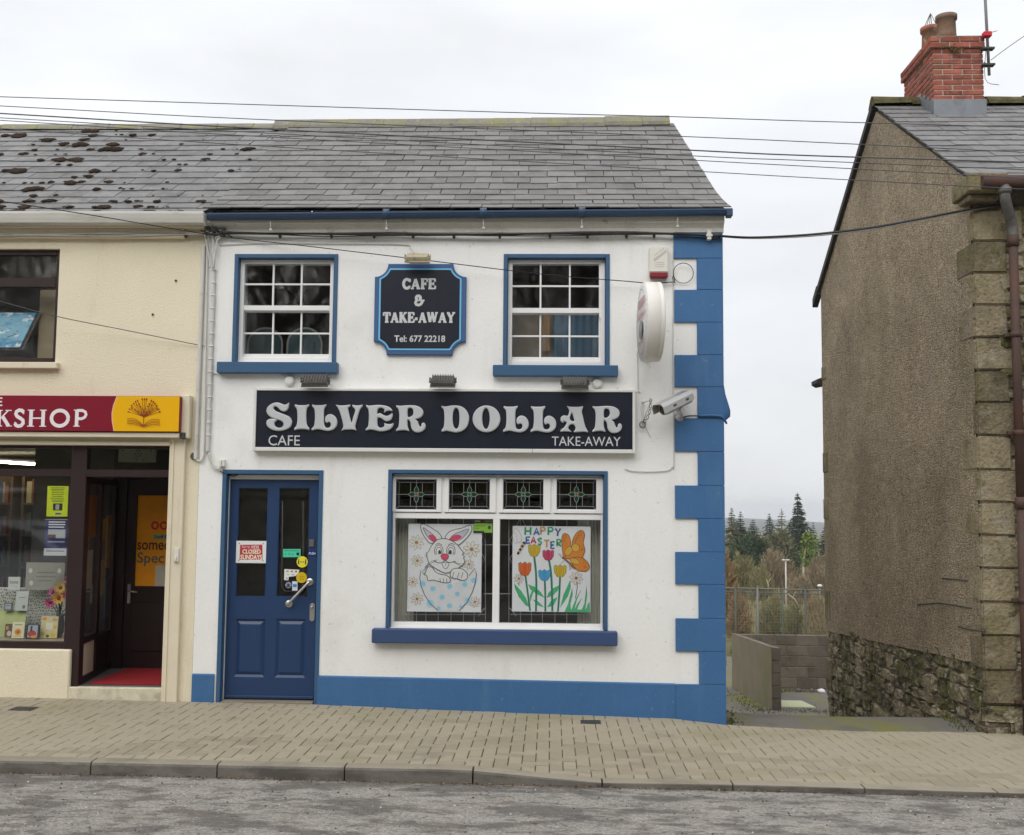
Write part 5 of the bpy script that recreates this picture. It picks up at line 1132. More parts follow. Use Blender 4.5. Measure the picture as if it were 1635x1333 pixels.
# ================================================================== block walled pen at the foot of the lane
XP = P(1233,1080,9.8).x; y0p, y1p = 9.8, 13.9
top0, top1 = P(1238,1034,y0p).z, P(1182,1013,y1p).z
pen = thing('block_wall', (XP, y0p, terr_z(XP,y0p)), 'low L shaped concrete block wall at the foot of the lane', 'wall')
def ptop(y): return lerp(top0, top1, (y-y0p)/(y1p-y0p))
mb = MB(); mb.poly([(XP,y0p,top0-1.3),(XP,y1p+.16,top1-1.3),(XP,y1p+.16,top1+.004),(XP,y0p,top0+.004),(XP-.02,y0p+.005,top0-1.3),(XP-.02,y1p+.16,top1-1.3),(XP-.02,y1p+.16,top1+.012),(XP-.02,y0p+.005,top0+.012),(XP+.03,y0p+.004,top0+.012),(XP+.03,y1p+.1,top1+.012)], [(4,5,6,7),(0,4,7,3),(3,7,6,2),(7,8,9,6),(0,1,5,4)]); mb.build('render_coat', M['concrete'], pen)
def blk(x0,y0,z0,x1,y1,z1,shear=0):
    mb = MB(); mb.box(x0,y0,z0,x1,y1,z1,.008)
    for v in mb.bm.verts: v.co.z += shear*(v.co.y-(y0+y1)/2); v.co += Vector((noise.noise(v.co*9),noise.noise(v.co*9+Vector((5,0,0))),noise.noise(v.co*9+Vector((0,5,0)))))*.006
    mb.build('block', M['block'], pen)
slope = (top1-top0)/(y1p-y0p)
for c in range(6):
    y = y0p - (.22 if c % 2 else 0)
    while y < y1p:
        a, b = max(y, y0p), min(y+.44, y1p)
        if b-a > .06: zt_ = ptop((a+b)/2)-c*.225; blk(XP+.002, a, zt_-.217, XP+.155, b-.006, zt_-.002, slope)
        y += .45
    x = XP + (-.22 if c % 2 else 0); zt_ = top1-c*.225
    while x < XP+4.6:
        a, b = max(x, XP+.01), x+.44
        blk(a, y1p+.003, zt_-.217+random.gauss(0,.003), b-.006, y1p+.155, zt_-.002); x += .45
mb = MB(); mb.box(XP+.012,y0p+.01,top0-2,XP+.145,y1p,top1-.03); mb.box(XP+.012,y1p+.012,top1-1.4,XP+4.5,y1p+.145,top1-.03); mb.build('mortar', M['mortar'], pen)
q = P(1291,1131,9.2); mb = MB(); zq = terr_z(q.x, 10.4)
cc = thing('slab_cover', (q.x, 10.6, zq), 'pale concrete slab lying on the ground inside the block wall', 'slab')
mb.box(q.x-.32,10.2,zq-.08,q.x+.36,11.3,zq+.03,.01)
for v in mb.bm.verts: v.co.z += (terr_z(q.x,v.co.y)-zq)
mb.build('slab', pc(hexc('b9bd9c'), .9), cc)
for k, (px, py, w2) in enumerate(((1309,1101,.1),(1293,1100,.05),(1273,1101,.06))):
    c = P(px, py, 13.4); z = terr_z(c.x, 13.3); mb = MB(); mb.lathe([(w2*.8,-.02),(w2,.03),(w2*.6,.07),(.01,.08)], (c.x,13.3,z), (.2,0,1), 7)
    for v in mb.bm.verts: v.co += Vector((noise.noise(v.co*12),0,noise.noise(v.co*15)))*.05
    tag(mb.build('litter', M['paper'] if k == 0 else M['block']), ('white scrap of rubbish by the block wall','small grey lump of rubble left of the white scrap','grey lump of rubble among the weeds by the block wall')[k], 'litter')
# moss and weeds on the lane
mb = MB()
for (x0_, y0_, sx_, sy_, n_) in ((XP-.25,10.6,.18,1.6,500),(XP+1.0,13.5,.5,.15,260),(XP+1.0,9.7,.8,.35,500),(1.66,.25,.06,.3,160),(3.80,.5,.05,.4,160),(4.2,-.02,.3,.02,60)):
    for k in range(n_):
        x, y = random.gauss(x0_, sx_), random.gauss(y0_, sy_)
        if y < .02 and x < 4: continue
        z = terr_z(x, y)-.004 if y > 0 else pav_z(x,y); a = random.uniform(0,6.3); h = random.uniform(.01,.035)*(1.6 if y > 13 else 1)
        d = Vector((cos(a), sin(a), 0))*random.uniform(.008,.02); o = Vector((x,y,z)); mb.poly([o-d, o+d, o+Vector((random.gauss(0,.01),random.gauss(0,.01),h))], [(0,1,2)])
tag(mb.build('lane_moss', M['greenmoss']), 'green moss and tiny weeds along the edges of the lane', 'moss', kind='stuff')

# ================================================================== fence, scrub, trees, lamps beyond
YF = 17.5
fen = thing('wire_fence', (P(1209,1016,YF).x, YF, terr_z(3,YF)), 'galvanised wire mesh fence with slim posts behind the block wall', 'fence')
zr0, zr1 = P(1160,938,YF).z, P(1320,943,YF).z; xf0, xf1 = P(1120,938,YF).x, P(1360,943,YF).x
mb = MB(); mb.tube([(xf0,YF,zr0),(xf1,YF,zr1)], .018, 6); mb.build('top_rail', M['galv'], fen)
mb = MB(); mb.tube([(xf0,YF+.05,zr0-.10),(xf1,YF+.05,zr1-.10)], .012, 5); mb.build('mid_rail', M['galv'], fen)
for px, r_, m_ in ((1209,.028,'galv'),(1174,.026,'postgreen'),(1248.5,.02,'postgreen'),(1285,.022,'postgreen'),(1140,.026,'postgreen'),(1322,.026,'galv')):
    x = P(px,950,YF).x; mb = MB(); mb.tube([(x,YF-.04,terr_z(x,YF)-.3),(x,YF-.04,P(px,938,YF).z+.02)], r_, 8); mb.lathe([(r_*1.2,0),(r_*1.1,.02),(.005,.03)], (x,YF-.04,P(px,938,YF).z+.02), (0,0,1), 8); mb.build('post', M[m_], fen)
mb = MB(); x = xf0
while x < xf1: mb.tube([(x,YF+.02,terr_z(x,YF)-.1),(x,YF+.02,zr0)], .0022, 3, caps=False); x += .075
z = terr_z(3,YF)
while z < zr0: mb.tube([(xf0,YF+.023,z),(xf1,YF+.023,z+zr1-zr0)], .0022, 3, caps=False); z += .075
tag(mb.build('wire_mesh', M['mesh'], fen), kind='stuff')

def bush(px, pyb, pyt, wpx, Y, mat, lab, n=1500, grp='scrub beyond the fence', upright=.5, tw=1.0):
    b = P(px, pyb, Y); h = P(px, pyt, Y).z-b.z; r = wpx/2*(Y+10.17)/FPX
    mb = MB()
    for k in range(int(n*1.7)):
        while True:
            u = Vector((random.uniform(-1,1), random.uniform(-1,1), random.uniform(0,1)))
            lim = .72+.28*noise.noise((u.x*2.2+px, u.y*2.2, u.z*2.2))
            if u.x**2+u.y**2+u.z**2 < lim: break
        o = b+Vector((u.x*r, u.y*r, u.z*h*1.15)); d = Vector((u.x*.6+random.gauss(0,.35), u.y*.6+random.gauss(0,.3), upright+random.random()*.7)).normalized()*h*random.uniform(.05,.13)
        s_ = Vector((random.gauss(0,1), random.gauss(0,.4), random.gauss(0,.3))).normalized()*h*random.uniform(.005,.012)*tw
        mb.poly([o-s_, o+s_, o+d+s_*.3, o+d-s_*.3], [(0,1,2,3)])
    e = thing('shrub', tuple(b), lab, 'shrub', grp); mb.build('twigs', mat, e, recalc=False)
    mb = MB()
    for k in range(5): a = k*1.3; mb.tube([b+Vector((0,0,-.6)), b+Vector((cos(a)*r*.3, sin(a)*r*.2, h*.35)), b+Vector((cos(a)*r*.55, sin(a)*r*.3, h*.75))], [h*.018, h*.012, h*.004], 5)
    mb.build('stem', M['bark'], e)
bush(1162, 1006, 888, 44, 30, M['rust'], 'rusty orange shrub beside the blue corner of the cafe', 1700)
bush(1186, 1000, 886, 64, 62, M['olive'], 'olive scrub bush left of the twin headed lamp', 1900)
bush(1240, 975, 876, 84, 78, M['willow'], 'wide brown willow bush behind the twin headed lamp', 2600)
bush(1196, 950, 848, 76, 104, M['conifer'], 'dark green thicket under the left hand conifers', 2600, upright=.1, tw=2.2)
bush(1246, 950, 850, 72, 108, M['larch'], 'olive green thicket under the thin larch', 2400, upright=.1, tw=2.2)
bush(1215, 985, 905, 52, 58, M['olive'], 'low olive bush in front of the wide brown willow', 1500)
bush(1306, 975, 890, 62, 66, M['willow'], 'brown willow bush in front of the gable edge', 1900)
bush(1277, 985, 912, 62, 55, M['willow'], 'low brown scrub right of the twin headed lamp', 1500)
bush(1180, 1018, 948, 46, 24, M['rust'], 'brown bramble heap left of the galvanised post', 1300)
bush(1232, 1018, 952, 54, 22.5, M['olive'], 'tangled olive bramble behind the galvanised post', 1500)
bush(1268, 1018, 962, 44, 21.5, M['olive'], 'low olive bramble in the middle behind the fence', 1200)
bush(1302, 1018, 946, 40, 21, M['dryreed'], 'clump of dry straw coloured reeds behind the fence', 1600, upright=1.4)
mb = MB()
for k in range(3200):
    Y = random.uniform(19, 75); x = random.uniform(1.5, 4.6)*(Y+10)/10.; o = Vector((x, Y, terr_z(x,Y)-.05)); h = random.uniform(.15,.5)
    s_ = Vector((random.uniform(.01,.03)*(Y/25), 0, 0)); mb.poly([o-s_, o+s_, o+Vector((random.gauss(0,.12), 0, h))], [(0,1,2)], random.choice((0,0,1)))
tag(mb.build('long_grass', [M['field'], M['dryreed']]), 'rough long winter grass below the fence', 'grass', kind='stuff')
def conifer(px, pyb, pyt, wpx, Y, mat, lab, whorls=26, droop=.35, gap=.0, dens=6, bare=.12):
    b = P(px, pyb, Y); H = P(px, pyt, Y).z-b.z; r = 1.5*wpx/2*(Y+10.17)/FPX
    e = thing('conifer_tree', tuple(b), lab, 'tree', 'conifers beyond the lane')
    mb = MB(); mb.tube([b+Vector((0,0,-1)), b+Vector((0,0,H*.5)), b+Vector((0,0,H))], [H*.022, H*.013, H*.003], 7); mb.build('trunk', M['bark'], e)
    mb = MB()
    for k in range(whorls):
        t = (k+random.random()*.5)/whorls
        if t < bare: continue
        z = H*t; rr = r*min(1, (1-t)*1.25+.015)*(.55+.45*min(1, (t-bare)*6))*random.uniform(.75,1.15)
        for q in range(dens+3):
            if random.random() < gap: continue
            a = random.uniform(0, 2*pi); ln = rr*random.uniform(.6,1.1); d = Vector((cos(a), sin(a), 0))
            segs = 7
            for s_ in range(1, segs+1):
                f = s_/segs; o = b+Vector((0,0,z))+d*ln*f+Vector((0,0,-droop*ln*f*f+.12*ln*(f>.8)))
                for _ in range(3):
                    sd_ = Vector((-d.y, d.x, 0))*random.gauss(0,1)+d*random.uniform(.1,.9)+Vector((0,0,random.uniform(-.7,.25))); sd_.normalize()
                    kq = .35+.65*min(1, (1-t)*2.2); l2 = H*kq*random.uniform(.03,.06); w2 = Vector((random.gauss(0,1),random.gauss(0,1),random.gauss(0,.6))).normalized()*H*.010*kq
                    mb.poly([o-w2, o+w2, o+sd_*l2+w2*.4, o+sd_*l2-w2*.4], [(0,1,2,3)])
    mb.build('crown', mat, e, recalc=False)
conifer(1275, 915, 786, 46, 120, M['conifer2'], 'tallest spruce standing above the other trees', 34, .45, .15, 7, .16)
conifer(1249, 890, 811, 30, 150, M['larch'], 'thin sparse larch between the two spruces', 22, .2, .45, 4, .3)
conifer(1229, 890, 819, 34, 140, M['conifer2'], 'small pointed spruce left of the thin larch', 24, .5, .1, 6, .1)
conifer(1203, 892, 828, 40, 112, M['conifer'], 'broad dark conifer right of the left hand clump', 22, .3, 0, 9, .03)
conifer(1183, 892, 816, 30, 118, M['conifer'], 'dark pointed conifer in the middle of the left clump', 24, .35, .05, 7, .05)
conifer(1169, 896, 810, 32, 110, M['larch'], 'brown green larch next to the cafe corner', 26, .3, .1, 7, .05)
conifer(1299, 896, 833, 24, 135, M['conifer'], 'small dark conifer behind the bright ivy tree', 18, .4, .05, 7, .05)
conifer(1318, 900, 838, 30, 112, M['conifer'], 'dark conifer half hidden by the gable edge', 20, .4, .05, 8, .03)
conifer(1190, 905, 852, 40, 96, M['conifer'], 'low dense dark conifer at the front of the left clump', 16, .3, 0, 10, .0)
conifer(1222, 900, 850, 46, 104, M['larch'], 'wide olive conifer below the small pointed spruce', 18, .25, .05, 10, .0)
conifer(1254, 902, 848, 48, 108, M['larch'], 'wide olive larch left of the tallest spruce', 18, .25, .1, 10, .0)
conifer(1270, 912, 868, 34, 96, M['conifer'], 'short dark conifer at the foot of the tallest spruce', 14, .3, 0, 10, .0)
# ivy clad tree
b = P(1284, 930, 72); H = P(1290, 848, 72).z-b.z; e = thing('ivy_tree', tuple(b), 'bright green ivy covered tree on a pale bare trunk', 'tree')
mb = MB(); mb.tube([b+Vector((-.1,0,-.6)), b+Vector((0,0,H*.4)), b+Vector((.25,0,H*.9))], [.11,.09,.03], 7); mb.build('trunk', pc(hexc('b9ac94'), .9), e)
mb = MB()
for k in range(1500):
    u = Vector((random.gauss(0,.5), random.gauss(0,.5), random.uniform(-1,1))); 
    if u.length > 1 or noise.noise(u*2.6) < -.22: continue
    o = b+Vector((.35,0,H*.68))+Vector((u.x*.62, u.y*.6, u.z*H*.34))*(1.25-.35*max(0,u.z)); d = Vector((random.gauss(0,1),random.gauss(0,1),random.gauss(0,1))).normalized()*.10; s_ = d.orthogonal().normalized()*.07
    mb.poly([o-d, o+s_, o+d, o-s_], [(0,1,2,3)])
mb.build('crown', M['ivy'], e, recalc=False)
# lamps
p = P(1255,942,46); zt_ = P(1255,896,46).z; e = thing('street_lamp', (p.x,46,terr_z(p.x,46)), 'pale twin headed lamp standing among the brown scrub', 'lamp')
mb = MB(); mb.tube([(p.x,46,terr_z(p.x,46)),(p.x,46,zt_)], [.045,.035], 8); mb.build('pole', pc(hexc('b9b4aa')), e)
for s_ in (-1,1): mb = MB(); mb.tube([(p.x,46,zt_-.02),(p.x+s_*.12,46,zt_+.06)], .02, 5); mb.box(p.x+s_*.10-.08,45.9,zt_+.04,p.x+s_*.10+.08,46.1,zt_+.09,.01); mb.build('lamp_head', pc(hexc('c8c6c0')), e)
p = P(1309,948,33); zt_ = P(1309,936,33).z; e = thing('street_lamp', (p.x,33,terr_z(p.x,33)), 'small round headed lamp close to the gable', 'lamp')
mb = MB(); mb.tube([(p.x,33,terr_z(p.x,33)),(p.x,33,zt_)], [.05,.035], 8); mb.build('pole', M['galv'], e)
mb = MB(); mb.lathe([(.02,-.03),(.10,0),(.09,.05),(.02,.08)], (p.x,33,zt_), (0,0,1), 12); mb.build('lamp_head', pc(hexc('d0cfc8')), e)
# pale dead saplings leaning in the scrub
for (a, b_, Y, lab) in (((1224,925),(1226,944),30,'pale dead sapling leaning left in the scrub'), ((1258,948),(1275,968),21,'pale dead branch leaning behind the fence')):
    mb = MB(); p, q = P(*a,Y), P(*b_,Y); mb.tube([p, p.lerp(q,.5)+Vector((.04,0,.03)), q], [.012,.018,.024], 5); mb.tube([p.lerp(q,.4), p.lerp(q,.25)+Vector((.14,0,.15))], .01, 4); tag(mb.build('dead_branch', pc(hexc('b0a48c'), .9)), lab, 'branch')
# the scrub and wood go on to either side behind the buildings
mb = MB()
for k in range(15000):
    Y = random.uniform(40, 125); s_ = (Y+10.17)/FPX; x = random.uniform(-760, 1400)*s_*1.0
    if 262*s_ < x < 452*s_: continue
    far = Y > 88; H = (7.5 if far else 3.6)*(1+.55*noise.noise((x*.22, Y*.05, 5))+.3*noise.noise((x*.7, Y*.1, 8)))
    o = Vector((x, Y, terr_z(x,Y)+random.random()**.8*max(.5,H))); d = Vector((random.gauss(0,.4), random.gauss(0,.3), 1 if not far else random.uniform(-.6,.3))).normalized()*random.uniform(.4,.9)
    w2 = Vector((random.gauss(0,1), random.gauss(0,.4), random.gauss(0,.4))).normalized()*(random.uniform(.02,.06) if not far else random.uniform(.08,.2)); mb.poly([o-w2, o+w2, o+d+w2*.3, o+d-w2*.3], [(0,1,2,3)], (2 if far else (0 if noise.noise((x*.1,Y*.1,1)) > 0 else 1)))
tag(mb.build('far_scrub', [M['willow'], M['olive'], M['conifer']], recalc=False), 'mass of winter scrub and dark wood going on behind the houses', 'scrub', kind='stuff')

# ================================================================== the silver lettered fascia of the cafe
YS = -.07
fr = rect(404.5,620.5,1014.5,722,YS); z_l, z_r = fr[1], fr[1]
main = thing('cafe_fascia_sign', ((fr[0]+fr[2])/2, -.03, fr[1]), 'long navy fascia sign with raised silver SILVER DOLLAR letters', 'sign')
mb = MB(); fw = .026
ring(mb, fr, fw, YS-.012, 0, .004, wb=.036); mb.build('frame', M['alu'], main)
mb = MB(); mb.box(fr[0]+fw-.004, YS, fr[1]+.032, fr[2]-fw+.004, -.002, fr[3]-fw+.004); board = mb.build('board', M['navy'], main)
mb = MB(); xj = P(850,722,YS).x; mb.box(xj-.0015, YS-.0135, fr[1]+.001, xj+.0015, YS-.01, fr[1]+.036); mb.build('frame_joint', M['grime'], main)
def c7(x, y): p = P(390+x*.20183, 600+y*.20183, YS); return (p.x, p.z)
def c8(x, y): p = P(690+x*.20795, 600+y*.20795, YS); return (p.x, p.z)
GS = [(357,213),(354,250),(340,276),(316,283),(292,274),(272,255),(255,244),(240,247),(237,262),(250,278),(290,295),(332,311),(364,328),(380,358),(377,388),(360,413),(325,430),(280,437),(235,431),(200,413),(181,388),(180,364),(192,348),(216,341),(246,343),(264,353),(247,366),(243,385),(253,403),(276,412),(300,408),(314,390),(311,370),(290,355),(256,344),(220,331),(194,312),(181,286),(184,258),(204,234),(235,217),(268,212),(300,222),(322,230),(342,225)]
GI = [(408,227),(430,233),(490,233),(513,227),(516,240),(499,260),(494,300),(494,350),(500,392),(516,414),(513,431),(488,424),(430,424),(402,431),(400,415),(417,394),(424,350),(424,300),(418,261),(404,242)]
GL = [(543,228),(566,233),(626,232),(648,227),(651,240),(637,260),(633,300),(633,350),(636,388),(645,407),(662,413),(680,407),(689,390),(684,372),(668,367),(655,374),(645,362),(642,342),(650,320),(672,305),(698,307),(722,324),(736,350),(738,382),(727,408),(704,428),(670,437),(630,432),(592,424),(560,427),(540,433),(537,418),(555,398),(562,350),(562,300),(557,262),(541,243)]
GV = [(727,230),(758,236),(810,234),(838,229),(840,243),(824,257),(829,290),(851,372),(864,330),(880,280),(875,262),(860,245),(859,231),(890,236),(920,234),(938,230),(936,246),(918,270),(905,310),(885,380),(881,410),(890,432),(860,427),(800,428),(772,432),(783,413),(785,385),(770,322),(755,277),(740,250)]
GE = [(968,231),(992,238),(1050,232),(1105,235),(1146,247),(1170,268),(1172,281),(1148,277),(1122,283),(1108,293),(1112,270),(1094,256),(1072,256),(1058,270),(1056,302),(1076,296),(1105,312),(1134,318),(1158,307),(1173,296),(1176,318),(1166,345),(1142,360),(1115,357),(1090,340),(1070,332),(1057,338),(1056,380),(1063,404),(1085,412),(1105,405),(1112,391),(1108,376),(1135,382),(1164,382),(1182,376),(1178,400),(1155,425),(1115,438),(1070,440),(1030,430),(995,427),(966,434),(965,420),(982,399),(988,350),(988,300),(983,264),(969,247)]
GR = [(1207,235),(1235,239),(1300,234),(1360,237),(1400,255),(1418,285),(1412,315),(1390,335),(1357,345),(1374,360),(1382,385),(1391,402),(1402,400),(1404,385),(1412,373),(1428,375),(1436,397),(1428,425),(1400,445),(1360,448),(1335,432),(1322,405),(1318,375),(1308,355),(1295,349),(1293,385),(1298,412),(1306,438),(1275,432),(1235,433),(1204,439),(1206,424),(1222,404),(1228,350),(1228,300),(1221,264),(1206,248)]
GRh = [(1295,268),(1310,256),(1330,260),(1340,282),(1338,305),(1325,321),(1306,328),(1294,318)]
GD = [(75,231),(100,237),(160,228),(215,233),(258,259),(282,305),(283,346),(270,390),(240,420),(195,436),(150,431),(110,424),(78,431),(75,415),(90,395),(95,350),(95,300),(90,262),(75,245)]
GDh = [(160,300),(167,266),(185,248),(203,264),(210,300),(210,352),(203,392),(187,408),(170,396),(160,356)]
GO = [(418+106*cos(a), 332+103*sin(a)) for a in [2*pi*i/20 for i in range(20)]]; GOh = [(414+29*cos(a), 330+80*sin(a)) for a in [2*pi*i/14 for i in range(14)]]
GA = [(1036,233),(1060,239),(1130,239),(1156,234),(1157,250),(1149,275),(1161,330),(1176,392),(1197,433),(1165,431),(1112,434),(1086,433),(1098,415),(1100,396),(1090,379),(1074,372),(1055,381),(1045,400),(1054,416),(1070,431),(1040,429),(1010,428),(986,431),(990,414),(1010,400),(1025,380),(1032,362),(1020,352),(1009,351),(1010,362),(995,357),(986,340),(990,318),(1010,305),(1034,308),(1045,300),(1052,272),(1046,252)]
GAh = [(1068,292),(1075,287),(1085,320),(1092,344),(1080,350),(1063,341),(1058,322)]
def letter(name, pts, cf, hole=None, dx=0, dy=0):
    o = [cf(p.x+dx, p.y+dy) for p in smoothpts(pts, 3)]; h = [[cf(p.x+dx, p.y+dy) for p in smoothpts(hole, 3)]] if hole else ()
    mb = MB(); mb.prism(o, YS-.028, YS-.001, holes=h, bev=.0075); return mb.build(name, M['silver'], main)
for g_, cf, h_, dx in ((GS,c7,None,0),(GI,c7,None,0),(GL,c7,None,0),(GV,c7,None,0),(GE,c7,None,0),(GR,c7,GRh,0),(GD,c8,GDh,0),(GO,c8,GOh,0)): letter('letter', g_, cf, h_, dx)
k_ = .20183/.20795
def sc(pts, x0, y0, X0, Y0): return [(X0+(p[0]-x0)*k_*1.0, Y0+(p[1]-y0)*k_*1.0) for p in pts]
letter('letter', sc(GL,538,228,547,233), c8); letter('letter', sc(GL,538,228,758,234), c8); letter('letter', GA, c8, GAh); letter('letter', sc(GR,1204,234,1231,233), c8, sc(GRh,1204,234,1231,233))
q0, q1 = P(428.5,711,YS), P(479,695,YS); text('CAFE', 'small_lettering', (q0.x,q0.z,q1.x,q1.z), YS-.0015, M['ltgrey'], main)
q0, q1 = P(881,711.5,YS), P(991,697.5,YS); text('TAKE-AWAY', 'small_lettering', (q0.x,q0.z,q1.x,q1.z), YS-.0015, M['ltgrey'], main)

# ---- plaque with scooped corners
YQ = -.035
pq = rect(597.5,421,744,566.5,YQ); plq = thing('cafe_plaque', ((pq[0]+pq[2])/2, -.02, pq[1]), 'navy plaque with scooped corners and CAFE and TAKE-AWAY lettering', 'sign')
def scoop(ins, r):
    x0, z0, x1, z1 = pq[0]+ins, pq[1]+ins, pq[2]-ins, pq[3]-ins; o = []
    for (cx, cz, a0) in ((pq[0],pq[1],90),(pq[2],pq[1],180),(pq[2],pq[3],270),(pq[0],pq[3],0)):
        R_ = r; aa = []
        for i in range(9):
            a = radians(a0-90*i/8); aa.append((cx+R_*cos(a), cz+R_*sin(a)))
        o += [(min(max(x, x0), x1), min(max(z, z0), z1)) for x, z in aa]
    return o
rs = .125
mb = MB(); mb.prism(scoop(0, rs), YQ, 0, bev=.006); mb.build('backing', M['signblue'], plq)
mb = MB(); mb.prism(scoop(.04, rs+.018), YQ-.002, YQ+.001); mb.build('dark_border', pc((.03,.07,.17), .4), plq)
mb = MB(); mb.prism(scoop(.044, rs+.021), YQ-.004, YQ-.0015); mb.build('light_line', M['skyblue'], plq)
mb = MB(); mb.prism(scoop(.060, rs+.036), YQ-.006, YQ-.0035); mb.build('panel', M['navy'], plq)
for s_, a, b, c, d, fn in (('CAFE',643,461.5,696,445,1), ('&',661,488,678.5,471.5,1), ('TAKE-AWAY',612,515,727,499,1), ('Tel: 677 22218',629.5,546,711,535.5,0)):
    p, q = P(a,b,YQ), P(c,d,YQ); bx_ = (p.x, p.z, q.x, q.z)
    if fn: serif(s_, 'lettering', bx_, YQ-.0066, M['ltgrey'], plq, .27, .17, .15, .03)
    else: text(s_, 'lettering', bx_, YQ-.0066, M['ltgrey'], plq, .022)

# ---- lamps and boxes on the front
def floodlight(px, lab, mat, old=False):
    r = rect(*px, -.14); x0, z0, x1, z1 = r; cx = (x0+x1)/2
    e = thing('floodlight', (cx, 0, z0), lab, 'floodlight', None if old else 'floodlights over the fascia sign')
    T = Matrix.Translation((cx, -.16, (z0+z1)/2)) @ Matrix.Rotation(radians(42 if not old else 30), 4, 'X') @ Matrix.Rotation(random.uniform(-.04,.04), 4, 'Z')
    w_ = (x1-x0)/2; mb = MB()
    mb.prism([(-w_,-.012),(w_,-.012),(w_*.88,.032),(-w_*.88,.032)], -.055, .055, bev=.006, M=T)
    mb.build('housing', mat, e)
    if not old:
        mb = MB(); n = 9
        for i in range(n): x = lerp(-w_*.84, w_*.84, i/(n-1)); mb.box(x-.003,-.052,.030,x+.003,.052,.050,.001,M=T)
        mb.build('fins', mat, e)
    mb = MB(); mb.box(-w_-.004,-.062,-.026,w_+.004,.062,-.010,.004,M=T); mb.build('rim', mat, e)
    mb = MB(); mb.box(-w_+.015,-.05,-.030,w_-.015,.05,-.0265,.001,M=T); mb.build('lens', M['lens'], e)
    mb = MB()
    for s_ in (-1,1): mb.tube([tuple(T @ Vector((s_*(w_+.008),0,.0))), tuple(T @ Vector((s_*(w_+.008),.02,.03))), (cx+s_*w_*.8, -.004, (z0+z1)/2-.0)], .006, 5); mb.lathe([(.012,-.006),(.012,.010)], T @ Vector((s_*(w_+.004),0,0)), (s_,0,0), 8)
    mb.box(cx-w_*.85,-.006,(z0+z1)/2-.012,cx+w_*.85,-.001,(z0+z1)/2+.012,.002); mb.build('bracket', M['grime'] if not old else mat, e)
floodlight((483,601,525,617), 'ribbed grey floodlight below the left sash window', M['flood'])
floodlight((688,602,727,617.5), 'ribbed grey floodlight over the middle of the fascia sign', M['flood'])
floodlight((897,604,939,621), 'ribbed grey floodlight below the right sash window', M['flood'])
floodlight((648,405,686,421), 'old beige rust stained floodlight over the scooped plaque', M['oldflood'], True)
for px, py, lab in ((462,608,'round white junction box left of the ribbed floodlight'), (954,612,'round white junction box right of the ribbed floodlight')):
    p = P(px, py, -.03); e = thing('junction_box', (p.x,0,p.z), lab, 'junction box', 'round junction boxes on the cafe wall')
    mb = MB(); mb.lathe([(.047,-.0),(.047,.032),(.042,.036)], (p.x,0,p.z), (0,-1,0), 24); mb.build('body', M['plastic'], e); mb = MB(); mb.lathe([(.043,0),(.042,.004),(.02,.007)], (p.x,-.036,p.z), (0,-1,0), 24); mb.build('lid', M['alu'], e)
# alarm box
r = rect(1037,394,1067,444,-.07); e = thing('alarm_box', ((r[0]+r[2])/2,0,r[1]), 'white alarm box with dark red base strip near the roof corner', 'alarm')
mb = MB(); rb = r[1]+.055; mb.box(r[0],-.075,rb,r[2],0,r[3],.008,seg=2); mb.build('case', M['plastic'], e)
mb = MB(); mb.box(r[0]+.006,-.078,r[1]+.008,r[2]-.004,-.0,rb-.001,.006); mb.build('strobe', M['redplastic'], e)
pa = Paint(lambda u, v: Vector((lerp(r[0],r[2],u), -.0762, lerp(r[3],rb,v))), (0,-1,0)); g_ = pc(hexc('a9a69e'))
pa.fill([(.22,.48),(.88,.12),(.9,.22),(.26,.57)], g_); pa.fill([(.25,.475),(.87,.15),(.88,.20),(.27,.53)], pc(hexc('c6c2b8'))); 
for v in (.62,.7,.78): pa.stroke([(.3,v),(.8,v)], .012, g_)
for i in range(7): pa.stroke([(.28+i*.075,.36-i*.04),(.30+i*.075,.28-i*.04)], .02, g_)
pa.build('print', e)
# round projecting sign: a drum at right angles to the wall
dc = Vector((P(1031,515,-.42).x+.045, -.42, P(1040,514,-.42).z)); R_ = .357; TH = .155
dr = thing('projecting_sign', (dc.x, 0, dc.z-R_), 'round white drum sign projecting from the cafe wall', 'sign')
T = Matrix.Translation(dc) @ Matrix.Rotation(radians(3.5), 4, 'Z')
ax = (T.to_3x3() @ Vector((1,0,0)))
mb = MB(); mb.lathe([(R_-.012,-TH/2+.004),(R_-.004,-TH/2),(R_,-TH/2+.006),(R_,TH/2-.04),(R_-.003,TH/2-.038),(R_-.003,TH/2-.034),(R_,TH/2-.032),(R_,TH/2-.006),(R_-.004,TH/2),(R_-.014,TH/2-.003)], dc, ax, 56); mb.build('drum', M['drum'], dr)
mb = MB(); mb.lathe([(R_-.010,-TH/2+.006),(R_-.010,-TH/2-.001),(.01,-TH/2-.0012)], dc, ax, 48); mb.build('face', M['paper'], dr)
pa = Paint(lambda u, v: T @ Vector((-TH/2-.002, -u*R_*.95, v*R_*.95)), -ax, .0002)
for k in range(40): a = 2*pi*k/40; pa.ell(.93*cos(a), .93*sin(a), .02, .02, pc(hexc('6a7480')), n=8)
pa.stroke([(.86*cos(2*pi*k/40), .86*sin(2*pi*k/40)) for k in range(40)], .02, pc(hexc('8a929c')), True)
rd, gy = pc(hexc('b4535f')), pc(hexc('777d7c'))
for i in range(6): x = -.5+i*.2; pa.stroke([(x,.38),(x,.60),(x+.12,.60),(x+.12,.38)], .05, rd)
for i in range(7): x = -.62+i*.2; pa.stroke([(x,.10),(x+.06,.30),(x+.13,.10)], .05, rd)
pa.ell(0,-.22,.30,.26,gy); pa.ell(0,-.1,.22,.15,pc(hexc('9aa09a'))); 
for i in range(8): x = -.5+i*.14; pa.stroke([(x,-.62),(x,-.52),(x+.08,-.52)], .035, rd)
pa.build('print', dr)
